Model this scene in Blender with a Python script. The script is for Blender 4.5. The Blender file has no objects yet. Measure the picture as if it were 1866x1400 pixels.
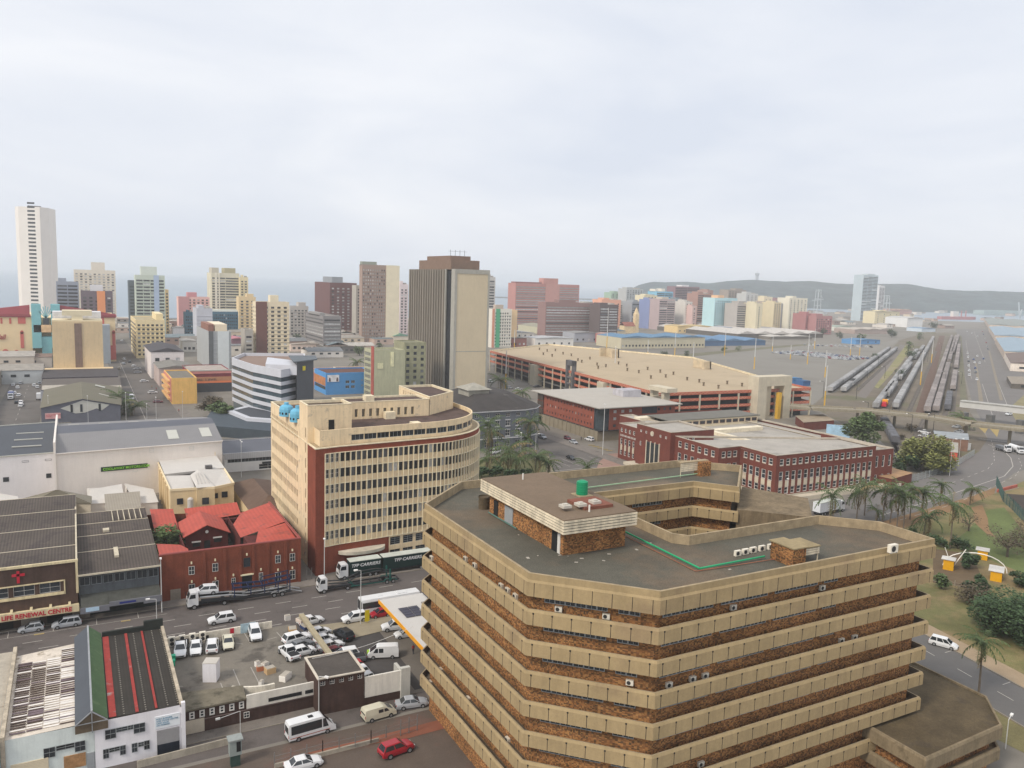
import bpy, math, random
from math import sin, cos, radians as rad, pi, hypot, atan2
RN = random.Random(11)
COL = bpy.context.scene.collection
F, PIT, ROL, H = 1478., rad(7.17), rad(1.8), 65.
AZ = rad(61.5); EX = (sin(AZ), cos(AZ)); NX = (-EX[1], EX[0])
def ray(x, y):
 a = x-933; b = y-700
 u = (a*cos(ROL)+b*sin(ROL))/F; v = (b*cos(ROL)-a*sin(ROL))/F
 w = (u, cos(PIT)-v*sin(PIT), -sin(PIT)-v*cos(PIT))
 return (w[0]*EX[0]+w[1]*EX[1], w[0]*NX[0]+w[1]*NX[1], w[2])
def P(x, y, z=0.):
 r = ray(x, y); t = (z-H)/r[2]; return (r[0]*t, r[1]*t)
def P3(x, y, z=0.): return P(x, y, z)+(z,)
def PE(x, y, e):
 r = ray(x, y); t = e/r[0]; return (r[1]*t, H+r[2]*t)
def PN(x, y, n):
 r = ray(x, y); t = n/r[1]; return (r[0]*t, H+r[2]*t)
def PD(x, y, D):
 r = ray(x, y); fw = r[0]*EX[1]+r[1]*EX[0]; t = D/fw
 return (r[0]*t, r[1]*t, H+r[2]*t)
def lin(h):
 h = h.lstrip('#'); c = [int(h[i:i+2], 16)/255 for i in (0, 2, 4)]
 return tuple(x/12.92 if x < .04045 else ((x+.055)/1.055)**2.4 for x in c)
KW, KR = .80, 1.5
def des(c, s):
 g = .3*c[0]+.59*c[1]+.11*c[2]; return [g+(x-g)*s for x in c]
def cap(c): q = max(1., max(c)/.86); return tuple(x/q for x in c)
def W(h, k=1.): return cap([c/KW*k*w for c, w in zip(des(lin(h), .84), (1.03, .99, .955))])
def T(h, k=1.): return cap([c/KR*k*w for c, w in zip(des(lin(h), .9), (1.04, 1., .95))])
MATS = {}
def mat(name, c, rough=.85, var=.18, vs=.35, streak=0., wave=None, metal=0., spec=.3, bump=0., rnd=0., blot=None, fine=0.):
 if name in MATS: return MATS[name]
 m = bpy.data.materials.new(name); m.use_nodes = True; nt = m.node_tree; N = nt.nodes; Lk = nt.links
 b = N['Principled BSDF']; b.inputs['Roughness'].default_value = rough; b.inputs['Metallic'].default_value = metal
 b.inputs['Specular IOR Level'].default_value = spec
 geo = N.new('ShaderNodeNewGeometry')
 def noise(sc, vec=None, det=4., ro=.6):
  n = N.new('ShaderNodeTexNoise'); n.inputs['Scale'].default_value = sc; n.inputs['Detail'].default_value = det; n.inputs['Roughness'].default_value = ro
  Lk.new(vec or geo.outputs['Position'], n.inputs['Vector']); return n.outputs['Fac']
 def remap(s, a, b_, lo, hi):
  r = N.new('ShaderNodeMapRange'); r.inputs[1].default_value = a; r.inputs[2].default_value = b_; r.inputs[3].default_value = lo; r.inputs[4].default_value = hi
  Lk.new(s, r.inputs[0]); return r.outputs[0]
 def mul(s1, s2):
  q = N.new('ShaderNodeMath'); q.operation = 'MULTIPLY'; Lk.new(s1, q.inputs[0])
  if isinstance(s2, float): q.inputs[1].default_value = s2
  else: Lk.new(s2, q.inputs[1])
  return q.outputs[0]
 f = remap(noise(vs), .3, .7, 1-var, 1+var)
 f = mul(f, remap(noise(vs*9), .3, .7, 1-var*.5, 1+var*.5))
 if fine: f = mul(f, remap(noise(6., det=2.), .35, .65, 1-fine, 1+fine))
 if streak:
  mp = N.new('ShaderNodeMapping'); mp.inputs['Scale'].default_value = (1.3, 1.3, .12); Lk.new(geo.outputs['Position'], mp.inputs['Vector'])
  f = mul(f, remap(noise(1., mp.outputs[0], 6., .7), .45, .72, 1., 1-streak))
 if wave:   # corrugation's light and dark ribs painted into the colour: (axis 0/1/2, pitch, depth)
  ax, pitch, dep = wave
  sx = N.new('ShaderNodeSeparateXYZ'); Lk.new(geo.outputs['Position'], sx.inputs[0])
  q = mul(sx.outputs[ax], 2*pi/pitch); s = N.new('ShaderNodeMath'); s.operation = 'SINE'; Lk.new(q, s.inputs[0])
  f = mul(f, remap(s.outputs[0], -1., 1., 1-dep, 1+dep*.6))
 if rnd:
  oi = N.new('ShaderNodeObjectInfo'); f = mul(f, remap(oi.outputs['Random'], 0., 1., 1-rnd, 1+rnd))
 rgb = N.new('ShaderNodeRGB'); rgb.outputs[0].default_value = (*c, 1)
 base = rgb.outputs[0]
 if blot:   # a second colour in patches: (colour, scale, threshold)
  mx = N.new('ShaderNodeMix'); mx.data_type = 'RGBA'; Lk.new(remap(noise(blot[1], det=6., ro=.65), blot[2], blot[2]+.1, 0., 1.), mx.inputs[0])
  Lk.new(base, mx.inputs[6]); mx.inputs[7].default_value = (*blot[0], 1); base = mx.outputs[2]
 vm = N.new('ShaderNodeVectorMath'); vm.operation = 'SCALE'; Lk.new(base, vm.inputs[0]); Lk.new(f, vm.inputs['Scale'])
 Lk.new(vm.outputs[0], b.inputs['Base Color'])
 if bump:
  bp = N.new('ShaderNodeBump'); bp.inputs['Strength'].default_value = bump; bp.inputs['Distance'].default_value = .05
  Lk.new(noise(5.), bp.inputs['Height']); Lk.new(bp.outputs[0], b.inputs['Normal'])
 MATS[name] = m; return m
def speck(name, cols, size=(.32, .32, .11), rough=.9, big=.25):
 """brickwork of mixed bricks: one colour per brick"""
 if name in MATS: return MATS[name]
 m = bpy.data.materials.new(name); m.use_nodes = True; nt = m.node_tree; N = nt.nodes; Lk = nt.links
 b = N['Principled BSDF']; b.inputs['Roughness'].default_value = rough; b.inputs['Specular IOR Level'].default_value = .2
 geo = N.new('ShaderNodeNewGeometry')
 dv = N.new('ShaderNodeVectorMath'); dv.operation = 'DIVIDE'; dv.inputs[1].default_value = size; Lk.new(geo.outputs['Position'], dv.inputs[0])
 fl = N.new('ShaderNodeVectorMath'); fl.operation = 'FLOOR'; Lk.new(dv.outputs[0], fl.inputs[0])
 wn = N.new('ShaderNodeTexWhiteNoise'); Lk.new(fl.outputs[0], wn.inputs['Vector'])
 cr = N.new('ShaderNodeValToRGB'); cr.color_ramp.interpolation = 'CONSTANT'
 el = cr.color_ramp.elements; el[0].position = 0; el[0].color = (*cols[0], 1); el[1].position = 1/len(cols); el[1].color = (*cols[1], 1)
 for i, c in enumerate(cols[2:]):
  e = el.new((i+2)/len(cols)); e.color = (*c, 1)
 Lk.new(wn.outputs['Value'], cr.inputs[0])
 n = N.new('ShaderNodeTexNoise'); n.inputs['Scale'].default_value = .3; n.inputs['Detail'].default_value = 5; Lk.new(geo.outputs['Position'], n.inputs['Vector'])
 r = N.new('ShaderNodeMapRange'); r.inputs[1].default_value = .3; r.inputs[2].default_value = .7; r.inputs[3].default_value = 1-big; r.inputs[4].default_value = 1+big; Lk.new(n.outputs['Fac'], r.inputs[0])
 vm = N.new('ShaderNodeVectorMath'); vm.operation = 'SCALE'; Lk.new(cr.outputs[0], vm.inputs[0]); Lk.new(r.outputs[0], vm.inputs['Scale'])
 Lk.new(vm.outputs[0], b.inputs['Base Color']); MATS[name] = m; return m
class MB:
 def __init__(s): s.v = []; s.f = []; s.m = []; s.k = 0
 def poly(s, pts, k=None):
  i = len(s.v); s.v += [tuple(p) for p in pts]; s.f.append(tuple(range(i, i+len(pts)))); s.m.append(s.k if k is None else k)
 def box(s, x0, y0, z0, x1, y1, z1, k=None, rot=0., c=None, bot=True):
  p = [(x0, y0), (x1, y0), (x1, y1), (x0, y1)]
  if rot:
   cx, cy = c or ((x0+x1)/2, (y0+y1)/2); cr, sr = cos(rot), sin(rot)
   p = [(cx+(a-cx)*cr-(b-cy)*sr, cy+(a-cx)*sr+(b-cy)*cr) for a, b in p]
  s.prism(p, z0, z1, k=k, bot=bot)
 def prism(s, pl, z0, z1, top=True, bot=False, k=None):
  for i in range(len(pl)):
   a, b = pl[i], pl[(i+1) % len(pl)]
   s.poly([(*a, z0), (*b, z0), (*b, z1), (*a, z1)], k)
  if top: s.poly([(*p, z1) for p in pl], k)
  if bot: s.poly([(*p, z0) for p in reversed(pl)], k)
 def bar(s, a, b, w, h=None, k=None, up=(0, 0, 1)):
  h = h or w; d = [b[i]-a[i] for i in range(3)]; L = math.sqrt(sum(x*x for x in d)) or 1e-6; d = [x/L for x in d]
  if abs(d[2]) > .95: up = (1, 0, 0)
  s1 = (d[1]*up[2]-d[2]*up[1], d[2]*up[0]-d[0]*up[2], d[0]*up[1]-d[1]*up[0]); q = math.sqrt(sum(x*x for x in s1)); s1 = [x/q for x in s1]
  s2 = (s1[1]*d[2]-s1[2]*d[1], s1[2]*d[0]-s1[0]*d[2], s1[0]*d[1]-s1[1]*d[0])
  c = [[p[i]+s1[i]*su*w/2+s2[i]*sv*h/2 for i in range(3)] for p in (a, b) for su, sv in ((-1, -1), (1, -1), (1, 1), (-1, 1))]
  for q4 in ((0, 1, 5, 4), (1, 2, 6, 5), (2, 3, 7, 6), (3, 0, 4, 7), (3, 2, 1, 0), (4, 5, 6, 7)): s.poly([c[j] for j in q4], k)
 def cyl(s, a, b, r0, r1=None, n=8, k=None, caps=True):
  r1 = r0 if r1 is None else r1; d = [b[i]-a[i] for i in range(3)]; L = math.sqrt(sum(x*x for x in d)) or 1e-6; d = [x/L for x in d]
  if L < 1e-5: d = [0, 0, 1.]
  up = (1, 0, 0) if abs(d[2]) > .9 else (0, 0, 1)
  s1 = (d[1]*up[2]-d[2]*up[1], d[2]*up[0]-d[0]*up[2], d[0]*up[1]-d[1]*up[0]); q = math.sqrt(sum(x*x for x in s1)); s1 = [x/q for x in s1]
  s2 = (d[1]*s1[2]-d[2]*s1[1], d[2]*s1[0]-d[0]*s1[2], d[0]*s1[1]-d[1]*s1[0])
  A = []; B = []
  for i in range(n):
   t = 2*pi*i/n; o = [s1[j]*cos(t)+s2[j]*sin(t) for j in range(3)]
   A.append([a[j]+o[j]*r0 for j in range(3)]); B.append([b[j]+o[j]*r1 for j in range(3)])
  for i in range(n): s.poly([A[i], A[(i+1) % n], B[(i+1) % n], B[i]], k)
  if caps: s.poly(A[::-1], k); s.poly(B, k)
 def mesh(s, name, mats, smooth=False):
  me = bpy.data.meshes.new(name); me.from_pydata(s.v, [], s.f)
  for m in (mats if isinstance(mats, (list, tuple)) else [mats]): me.materials.append(m)
  if any(s.m): me.polygons.foreach_set('material_index', s.m)
  if smooth: me.polygons.foreach_set('use_smooth', [True]*len(s.f))
  me.update(); return me
 def obj(s, name, mats, parent=None, smooth=False):
  return link(name, s.mesh(name, mats, smooth), parent)
def link(name, me, parent=None, loc=None, rz=0.):
 o = bpy.data.objects.new(name, me); COL.objects.link(o)
 if parent is not None:
  o.parent = parent
  if loc is None and me is not None: o.location = (-parent.location[0], -parent.location[1], -parent.location[2])
  elif loc: o.location = tuple(loc[i]-parent.location[i] for i in range(3))
 elif loc: o.location = loc
 if rz: o.rotation_euler.z = rz
 return o
def tag(o, label, cat, group=None, kind=None):
 o['label'] = label
 if cat: o['category'] = cat
 if group: o['group'] = group
 if kind: o['kind'] = kind
 return o
def thing(name, label, cat, loc=(0, 0, 0), group=None):
 o = bpy.data.objects.new(name, None); COL.objects.link(o); o.location = loc; o.empty_display_size = .5
 return tag(o, label, cat, group)
def struct(name, mb, m, kind='structure'):
 o = mb.obj(name, m) if isinstance(mb, MB) else mb
 o['kind'] = kind; return o
def kids(o): return CH.get(o.name, None) or list(o.children)
CH = {}
def dup(root, loc, rz, label=None, group=None, sc=None):
 r = root.copy(); COL.objects.link(r); r.location = loc; r.rotation_euler = (0, 0, rz)
 if sc: r.scale = sc if isinstance(sc, tuple) else (sc, sc, sc)
 if label: r['label'] = label
 if group: r['group'] = group
 for ch in kids(root):
  c = ch.copy(); COL.objects.link(c); c.parent = r
  for g in kids(ch):
   d = g.copy(); COL.objects.link(d); d.parent = c
 return r
USED = set()
def place(root, loc, rz, label, group=None, sc=None):
 """first use moves the prototype itself, later uses copy it"""
 if root.name in USED: return dup(root, loc, rz, label, group, sc)
 USED.add(root.name)
 CH[root.name] = list(root.children)
 for c in root.children: CH[c.name] = list(c.children)
 root.location = loc; root.rotation_euler = (0, 0, rz); root['label'] = label
 if group: root['group'] = group
 if sc: root.scale = sc if isinstance(sc, tuple) else (sc, sc, sc)
 return root
def text(body, size, m, parent, loc, rz=0., tilt=pi/2, ext=.02, align='LEFT', name='lettering', shear=0., sx=1., bold=0.):
 cu = bpy.data.curves.new(name, 'FONT'); cu.body = body; cu.size = size; cu.extrude = ext; cu.align_x = align; cu.shear = shear; cu.resolution_u = 3; cu.offset = bold
 t = bpy.data.objects.new(name, cu); COL.objects.link(t)
 dg = bpy.context.evaluated_depsgraph_get(); me = bpy.data.meshes.new_from_object(t.evaluated_get(dg)); me.name = name
 bpy.data.objects.remove(t); bpy.data.curves.remove(cu); me.materials.clear(); me.materials.append(m)
 o = link(name, me, parent, loc); o.rotation_euler = (tilt, 0, rz); o.scale = (sx, 1, 1); return o
def offs(pl, d):
 """offset a CCW polygon outwards by d, mitred"""
 out = []; n = len(pl)
 for i in range(n):
  a, b, c = pl[i-1], pl[i], pl[(i+1) % n]
  d1 = (b[0]-a[0], b[1]-a[1]); d2 = (c[0]-b[0], c[1]-b[1]); l1 = hypot(*d1); l2 = hypot(*d2)
  n1 = (d1[1]/l1, -d1[0]/l1); n2 = (d2[1]/l2, -d2[0]/l2); k = 1+n1[0]*n2[0]+n1[1]*n2[1]
  out.append((b[0]+(n1[0]+n2[0])*d/k, b[1]+(n1[1]+n2[1])*d/k))
 return out
def sweep(mb, pl, prof, k=None):
 """sweep a closed profile [(offset, z)] round a closed polygon"""
 rings = [[(*p, z) for p in offs(pl, o)] for o, z in prof]; n = len(pl); q = len(prof)
 for j in range(q):
  a, b = rings[j], rings[(j+1) % q]
  for i in range(n): mb.poly([a[i], a[(i+1) % n], b[(i+1) % n], b[i]], k)
def rect(e0, e1, n0, n1): return [(e0, n0), (e1, n0), (e1, n1), (e0, n1)]
def area(pl): return sum(pl[i][0]*pl[(i+1) % len(pl)][1]-pl[(i+1) % len(pl)][0]*pl[i][1] for i in range(len(pl)))/2
GL = mat('window_glass', (.035, .042, .05), .12, .3, .2, spec=.6, rnd=.45)
GLB = mat('bluish_window_glass', (.06, .085, .1), .1, .3, .2, spec=.7, rnd=.3)
GLP = mat('curtained_window_glass', (.5, .5, .49), .3, .3, .5, spec=.5, rnd=.4)
GLD = mat('dusty_window_glass', (.12, .125, .13), .25, .3, .5, rnd=.4)
DK = mat('dark_opening', (.018, .018, .018), .9, .2)
WHF = mat('white_window_frame', W('#c9c9c4'), .5, .08)
DKF = mat('dark_window_frame', (.06, .065, .07), .5, .1)
GYF = mat('grey_window_frame', W('#8f979a'), .5, .08)
CRF = mat('cream_window_frame', W('#cbbb92'), .6, .08)
BRF = mat('brown_window_frame', W('#7d4a3b'), .6, .08)
STY = {'plain': (DKF, GL, 1, 1, .05), 'white': (WHF, GL, 2, 2, .09), 'w1': (WHF, GL, 1, 2, .17), 'g22': (GYF, GL, 2, 2, .035), 'grey': (GYF, GL, 2, 1, .07), 'cream': (CRF, GL, 2, 1, .07), 'brown': (BRF, GL, 1, 1, .07),
       'blue': (DKF, GLB, 6, 1, .06), 'curt': (WHF, GLP, 2, 1, .07), 'dim': (DKF, GLD, 1, 1, .05), 'dark': (DKF, DK, 1, 1, .05), 'ribbon': (GYF, GL, 8, 1, .07), 'tall': (GYF, GL, 2, 4, .08), 'wh22': (WHF, GL, 2, 2, .06), 'office': (GYF, GL, 4, 1, .06)}
WM = {}
def win_mesh(w, h, st):
 key = (round(w, 2), round(h, 2), st)
 if key in WM: return WM[key]
 fm, gm, nx, ny, fw = STY[st]; mb = MB()
 mb.poly([(0, 0, 0), (w, 0, 0), (w, 0, h), (0, 0, h)], 1)
 for (x0, x1, z0, z1) in ((0, w, 0, fw), (0, w, h-fw, h), (0, fw, fw, h-fw), (w-fw, w, fw, h-fw)):
  mb.box(x0, -.07, z0, x1, .01, z1, 0)
 nx = max(1, round(w/1.1)) if nx > 4 else nx
 for i in range(1, nx): mb.box(w*i/nx-fw*.35, -.055, fw, w*i/nx+fw*.35, .008, h-fw, 0)
 for i in range(1, ny): mb.box(fw, -.05, h*i/ny-fw*.35, w-fw, .006, h*i/ny+fw*.35, 0)
 WM[key] = mb.mesh('window', [fm, gm]); return WM[key]
def put_windows(B, wins, name='window', cap=100):
 """wins: (x, y, z, rz, w, h, style); the nearest `cap` are parts of their own, the rest one mesh"""
 wins.sort(key=lambda q: q[0]**2+q[1]**2+(q[2]-H)**2*2)
 for (x, y, z, rz, w, h, st) in wins[:cap]:
  link(name, win_mesh(w, h, st), B, (x, y, z), rz)
 rest = wins[cap:]
 if rest:
  mb = MB(); mats = []
  for (x, y, z, rz, w, h, st) in rest:
   me = win_mesh(w, h, st); c, s = cos(rz), sin(rz); i0 = len(mb.v)
   mi = []
   for m in me.materials:
    if m not in mats: mats.append(m)
    mi.append(mats.index(m))
   for v in me.vertices: mb.v.append((x+v.co.x*c-v.co.y*s, y+v.co.x*s+v.co.y*c, z+v.co.z))
   for p in me.polygons: mb.f.append(tuple(i0+k for k in p.vertices)); mb.m.append(mi[p.material_index])
  o = mb.obj('windows', mats, B); o['kind'] = 'stuff'
def wall_holes(mb, a, b, z0, z1, holes, dep=.2, k=0):
 """wall from a to b (outside on the right) with real recessed openings; holes: (s0, s1, za, zb)"""
 L = hypot(b[0]-a[0], b[1]-a[1]); dx, dy = (b[0]-a[0])/L, (b[1]-a[1])/L; ix, iy = -dy*dep, dx*dep
 def pt(s, z, i=0): return (a[0]+dx*s+ix*i, a[1]+dy*s+iy*i, z)
 if not holes: mb.poly([pt(0, z0), pt(L, z0), pt(L, z1), pt(0, z1)], k); return
 ks = sorted({(round(h[2], 3), round(h[3], 3)) for h in holes})
 if any(ks[i+1][0] < ks[i][1]-1e-3 for i in range(len(ks)-1)):   # storeys that overlap: cut every height into cells
  S = sorted({0, L, *[h[0] for h in holes], *[h[1] for h in holes]}); Z = sorted({z0, z1, *[h[2] for h in holes], *[h[3] for h in holes]})
  for i in range(len(S)-1):
   for j in range(len(Z)-1):
    m, q = (S[i]+S[i+1])/2, (Z[j]+Z[j+1])/2
    if S[i+1]-S[i] > 1e-4 and not any(h[0] < m < h[1] and h[2] < q < h[3] for h in holes):
     mb.poly([pt(S[i], Z[j]), pt(S[i+1], Z[j]), pt(S[i+1], Z[j+1]), pt(S[i], Z[j+1])], k)
  for (s0, s1, za, zb) in holes:
   mb.poly([pt(s0, za), pt(s1, za), pt(s1, za, 1), pt(s0, za, 1)], k); mb.poly([pt(s0, zb, 1), pt(s1, zb, 1), pt(s1, zb), pt(s0, zb)], k)
   mb.poly([pt(s0, za), pt(s0, za, 1), pt(s0, zb, 1), pt(s0, zb)], k); mb.poly([pt(s1, za, 1), pt(s1, za), pt(s1, zb), pt(s1, zb, 1)], k)
  return
 rows = {}
 for h in holes: rows.setdefault((round(h[2], 3), round(h[3], 3)), []).append(h)
 z = z0
 for (za, zb) in sorted(rows):
  if za > z+1e-4: mb.poly([pt(0, z), pt(L, z), pt(L, za), pt(0, za)], k)
  s = 0
  for (s0, s1, _, _) in sorted(rows[(za, zb)]):
   if s0 > s+1e-4: mb.poly([pt(s, za), pt(s0, za), pt(s0, zb), pt(s, zb)], k)
   mb.poly([pt(s0, za), pt(s1, za), pt(s1, za, 1), pt(s0, za, 1)], k); mb.poly([pt(s0, zb, 1), pt(s1, zb, 1), pt(s1, zb), pt(s0, zb)], k)
   mb.poly([pt(s0, za), pt(s0, za, 1), pt(s0, zb, 1), pt(s0, zb)], k); mb.poly([pt(s1, za, 1), pt(s1, za), pt(s1, zb), pt(s1, zb, 1)], k)
   s = s1
  if L > s+1e-4: mb.poly([pt(s, za), pt(L, za), pt(L, zb), pt(s, zb)], k)
  z = zb
 if z1 > z+1e-4: mb.poly([pt(0, z), pt(L, z), pt(L, z1), pt(0, z1)], k)
def grid(L, n, w, rows, mg=(.0, .0)):
 """n windows of width w, evenly in [mg0, L-mg1]; rows: list of (sill z, height)"""
 bay = (L-mg[0]-mg[1])/n
 if w > bay-.06: w = bay-.06
 return [(mg[0]+bay*(i+.5)-w/2, mg[0]+bay*(i+.5)+w/2, z, z+h) for z, h in rows for i in range(n)]
def rows(first, n, step, h): return [(first+i*step, h) for i in range(n)]
def face(B, wl, wins, a, b, z0, z1, specs, dep=.2, k=0):
 """specs: list of dict(n,w,rows,mg,st)"""
 L = hypot(b[0]-a[0], b[1]-a[1]); dx, dy = (b[0]-a[0])/L, (b[1]-a[1])/L; rz = atan2(dy, dx); hs = []
 for s in specs:
  g = grid(L, s['n'] if s['n'] > 0 else max(1, round((L-sum(s.get('mg', (0, 0))))/-s['n'])), s['w'], s['rows'], s.get('mg', (0, 0)))
  g = [q for q in g if q[3] < z1-.02 and q[2] > z0+.01]
  hs += g
  for (s0, s1, za, zb) in g:
   st_ = s.get('st', 'plain'); q = RN.random()
   if st_ == 'plain' and q < .34: st_ = 'curt' if q < .1 else 'dim'
   elif st_ == 'curt' and q < .25: st_ = 'dim'
   wins.append((a[0]+dx*s0-dy*dep*.97, a[1]+dy*s0+dx*dep*.97, za, rz, s1-s0, zb-za, st_))
 wall_holes(wl, a, b, z0, z1, hs, dep, k)
def bld(label, pl, z1, wall, roof, fac=None, par=.8, z0=0., name='building', cat='building', th=.3, dep=.2, cap=100, trim=None, B=None, partname='wall', roofname='roof', group=None):
 """a flat-roofed building: walls with recessed windows, parapet, roof"""
 if area(pl) < 0: pl = pl[::-1]
 cx = sum(p[0] for p in pl)/len(pl); cy = sum(p[1] for p in pl)/len(pl)
 if B is None: B = thing(name, label, cat, (cx, cy, z0), group)
 wl = MB(); wins = []; fac = fac or {}
 for i in range(len(pl)):
  a, b = pl[i], pl[(i+1) % len(pl)]
  face(B, wl, wins, a, b, z0, z1, fac.get(i, fac.get('*', [])), dep)
 if par > 0:
  inn = offs(pl, -th)
  for i in range(len(pl)):
   j = (i+1) % len(pl)
   wl.poly([(*pl[i], z1), (*pl[j], z1), (*inn[j], z1), (*inn[i], z1)]); wl.poly([(*inn[i], z1), (*inn[j], z1), (*inn[j], z1-par), (*inn[i], z1-par)])
  rp = inn
 else: rp = pl
 wl.obj(partname, wall, B)
 r = MB(); r.poly([(*p, z1-par) for p in rp]); r.obj(roofname, roof, B)
 if trim:   # coping strip in another colour
  t = MB(); sweep(t, pl, [(.12, z1+.02), (.12, z1+.16), (-th-.05, z1+.16), (-th-.05, z1+.02)]); t.obj('coping', trim, B)
 put_windows(B, wins, cap=cap)
 return B
def roofbox(B, e0, e1, n0, n1, z0, z1, m, name='roof_box'):
 mb = MB(); mb.box(e0, n0, z0, e1, n1, z1); return mb.obj(name, m, B)
def gable(B, e0, e1, n0, n1, z0, zr, m, along='e', ov=.4, name='roof', wallm=None, th=.15, z=None):
 """pitched roof with ridge along e or n; returns the roof part, adds gable ends"""
 mb = MB()
 if along == 'e':
  c = (n0+n1)/2; s = (zr-z0)/(c-n0)
  for sg, na in ((1, n0-ov), (-1, n1+ov)):
   za = z0-ov*s
   q = [(e0-ov, na, za), (e1+ov, na, za), (e1+ov, c, zr), (e0-ov, c, zr)]
   mb.poly(q); mb.poly([(a, b, z_-th) for a, b, z_ in reversed(q)]); mb.poly([q[0], q[1], (*q[1][:2], q[1][2]-th), (*q[0][:2], q[0][2]-th)])
   for i in (0, 1): mb.poly([q[i], q[3-i], (*q[3-i][:2], q[3-i][2]-th), (*q[i][:2], q[i][2]-th)])
  G_ = [[(e, n0, z0-.01), (e, n1, z0-.01), (e, c, zr-th-.02)] for e in (e0, e1)]
 else:
  c = (e0+e1)/2; s = (zr-z0)/(c-e0)
  for sg, ea in ((1, e0-ov), (-1, e1+ov)):
   za = z0-ov*s
   q = [(ea, n0-ov, za), (ea, n1+ov, za), (c, n1+ov, zr), (c, n0-ov, zr)]
   mb.poly(q); mb.poly([(a, b, z_-th) for a, b, z_ in reversed(q)]); mb.poly([q[0], q[1], (*q[1][:2], q[1][2]-th), (*q[0][:2], q[0][2]-th)])
   for i in (0, 1): mb.poly([q[i], q[3-i], (*q[3-i][:2], q[3-i][2]-th), (*q[i][:2], q[i][2]-th)])
  G_ = [[(e0, n, z0-.01), (e1, n, z0-.01), (c, n, zr-th-.02)] for n in (n0, n1)]
 o = mb.obj(name, m, B)
 if wallm:
  for q in G_: g = MB(); g.poly(q); g.obj('gable_wall', wallm, B)
 return o
def paint(name, h, k=1.): return mat('paint_'+name, tuple(min(.8, c*k) for c in lin(h)), .28, .05, .8, spec=.6)
PAINT = {'white': paint('white', '#f2f2f2', .88), 'silver': paint('silver', '#b9bcc0', .85), 'grey': paint('grey', '#6f7378'), 'black': paint('black', '#202226'), 'red': paint('red', '#a81f2c'),
         'maroon': paint('maroon', '#6b2533'), 'blue': paint('blue', '#2d4a86'), 'cream': paint('cream', '#e0dac2', .9), 'yellow': paint('yellow', '#d9a528'), 'green': paint('green', '#3d7a5c'), 'beige': paint('beige', '#b8aa8c')}
TYRE = mat('tyre_rubber', (.018, .018, .018), .9, .1); RIM = mat('wheel_rim', (.42, .43, .44), .35, .05, metal=.6); LAMP = mat('headlamp_glass', (.6, .62, .62), .15, .03, spec=.7)
TAIL = mat('tail_lamp', (.4, .02, .02), .3, .03); CGL = mat('car_glass', (.025, .03, .035), .06, .1, spec=.8); TRIM = mat('black_plastic', (.025, .025, .027), .7, .1)
KIND = {'hatchback': (3.8, 1.68, .22, .88, 1.47, .84, -1.86, -1.8, -1.35, .15, .95),
  'sedan': (4.6, 1.78, .22, .9, 1.43, .84, -2.2, -1.65, -1.0, .25, 1.05),
  'suv': (4.6, 1.88, .3, 1.05, 1.72, 1.0, -2.25, -2.2, -1.8, .3, 1.1),
  'estate': (4.5, 1.74, .22, .92, 1.62, .86, -2.2, -2.18, -1.85, .5, 1.3),
  'pickup': (5.1, 1.85, .35, 1.08, 1.76, 1.05, -2.5, -.75, -.55, .55, 1.25)}
CARS = {}
def wheels(root, xs, w, r=.33, far=False, wid=.22, name='wheel'):
 for x in xs:
  for sg in (-1, 1):
   y = sg*(w/2-.02); key = ('wheel', r, sg, far, wid)
   if key not in WM:
    mb = MB(); mb.cyl((0, -sg*wid/2, 0), (0, sg*wid/2, 0), r, n=14); q = MB(); q.cyl((0, sg*wid/2, 0), (0, sg*(wid/2+.012), 0), r*.62, n=8)
    WM[key] = (mb.mesh('wheel', TYRE), q.mesh('rim', RIM))
   o = link('wheel', WM[key][0], root, (x+root.location[0], y, r)); o = link('rim', WM[key][1], o); o.location = (0, 0, 0)
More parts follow.
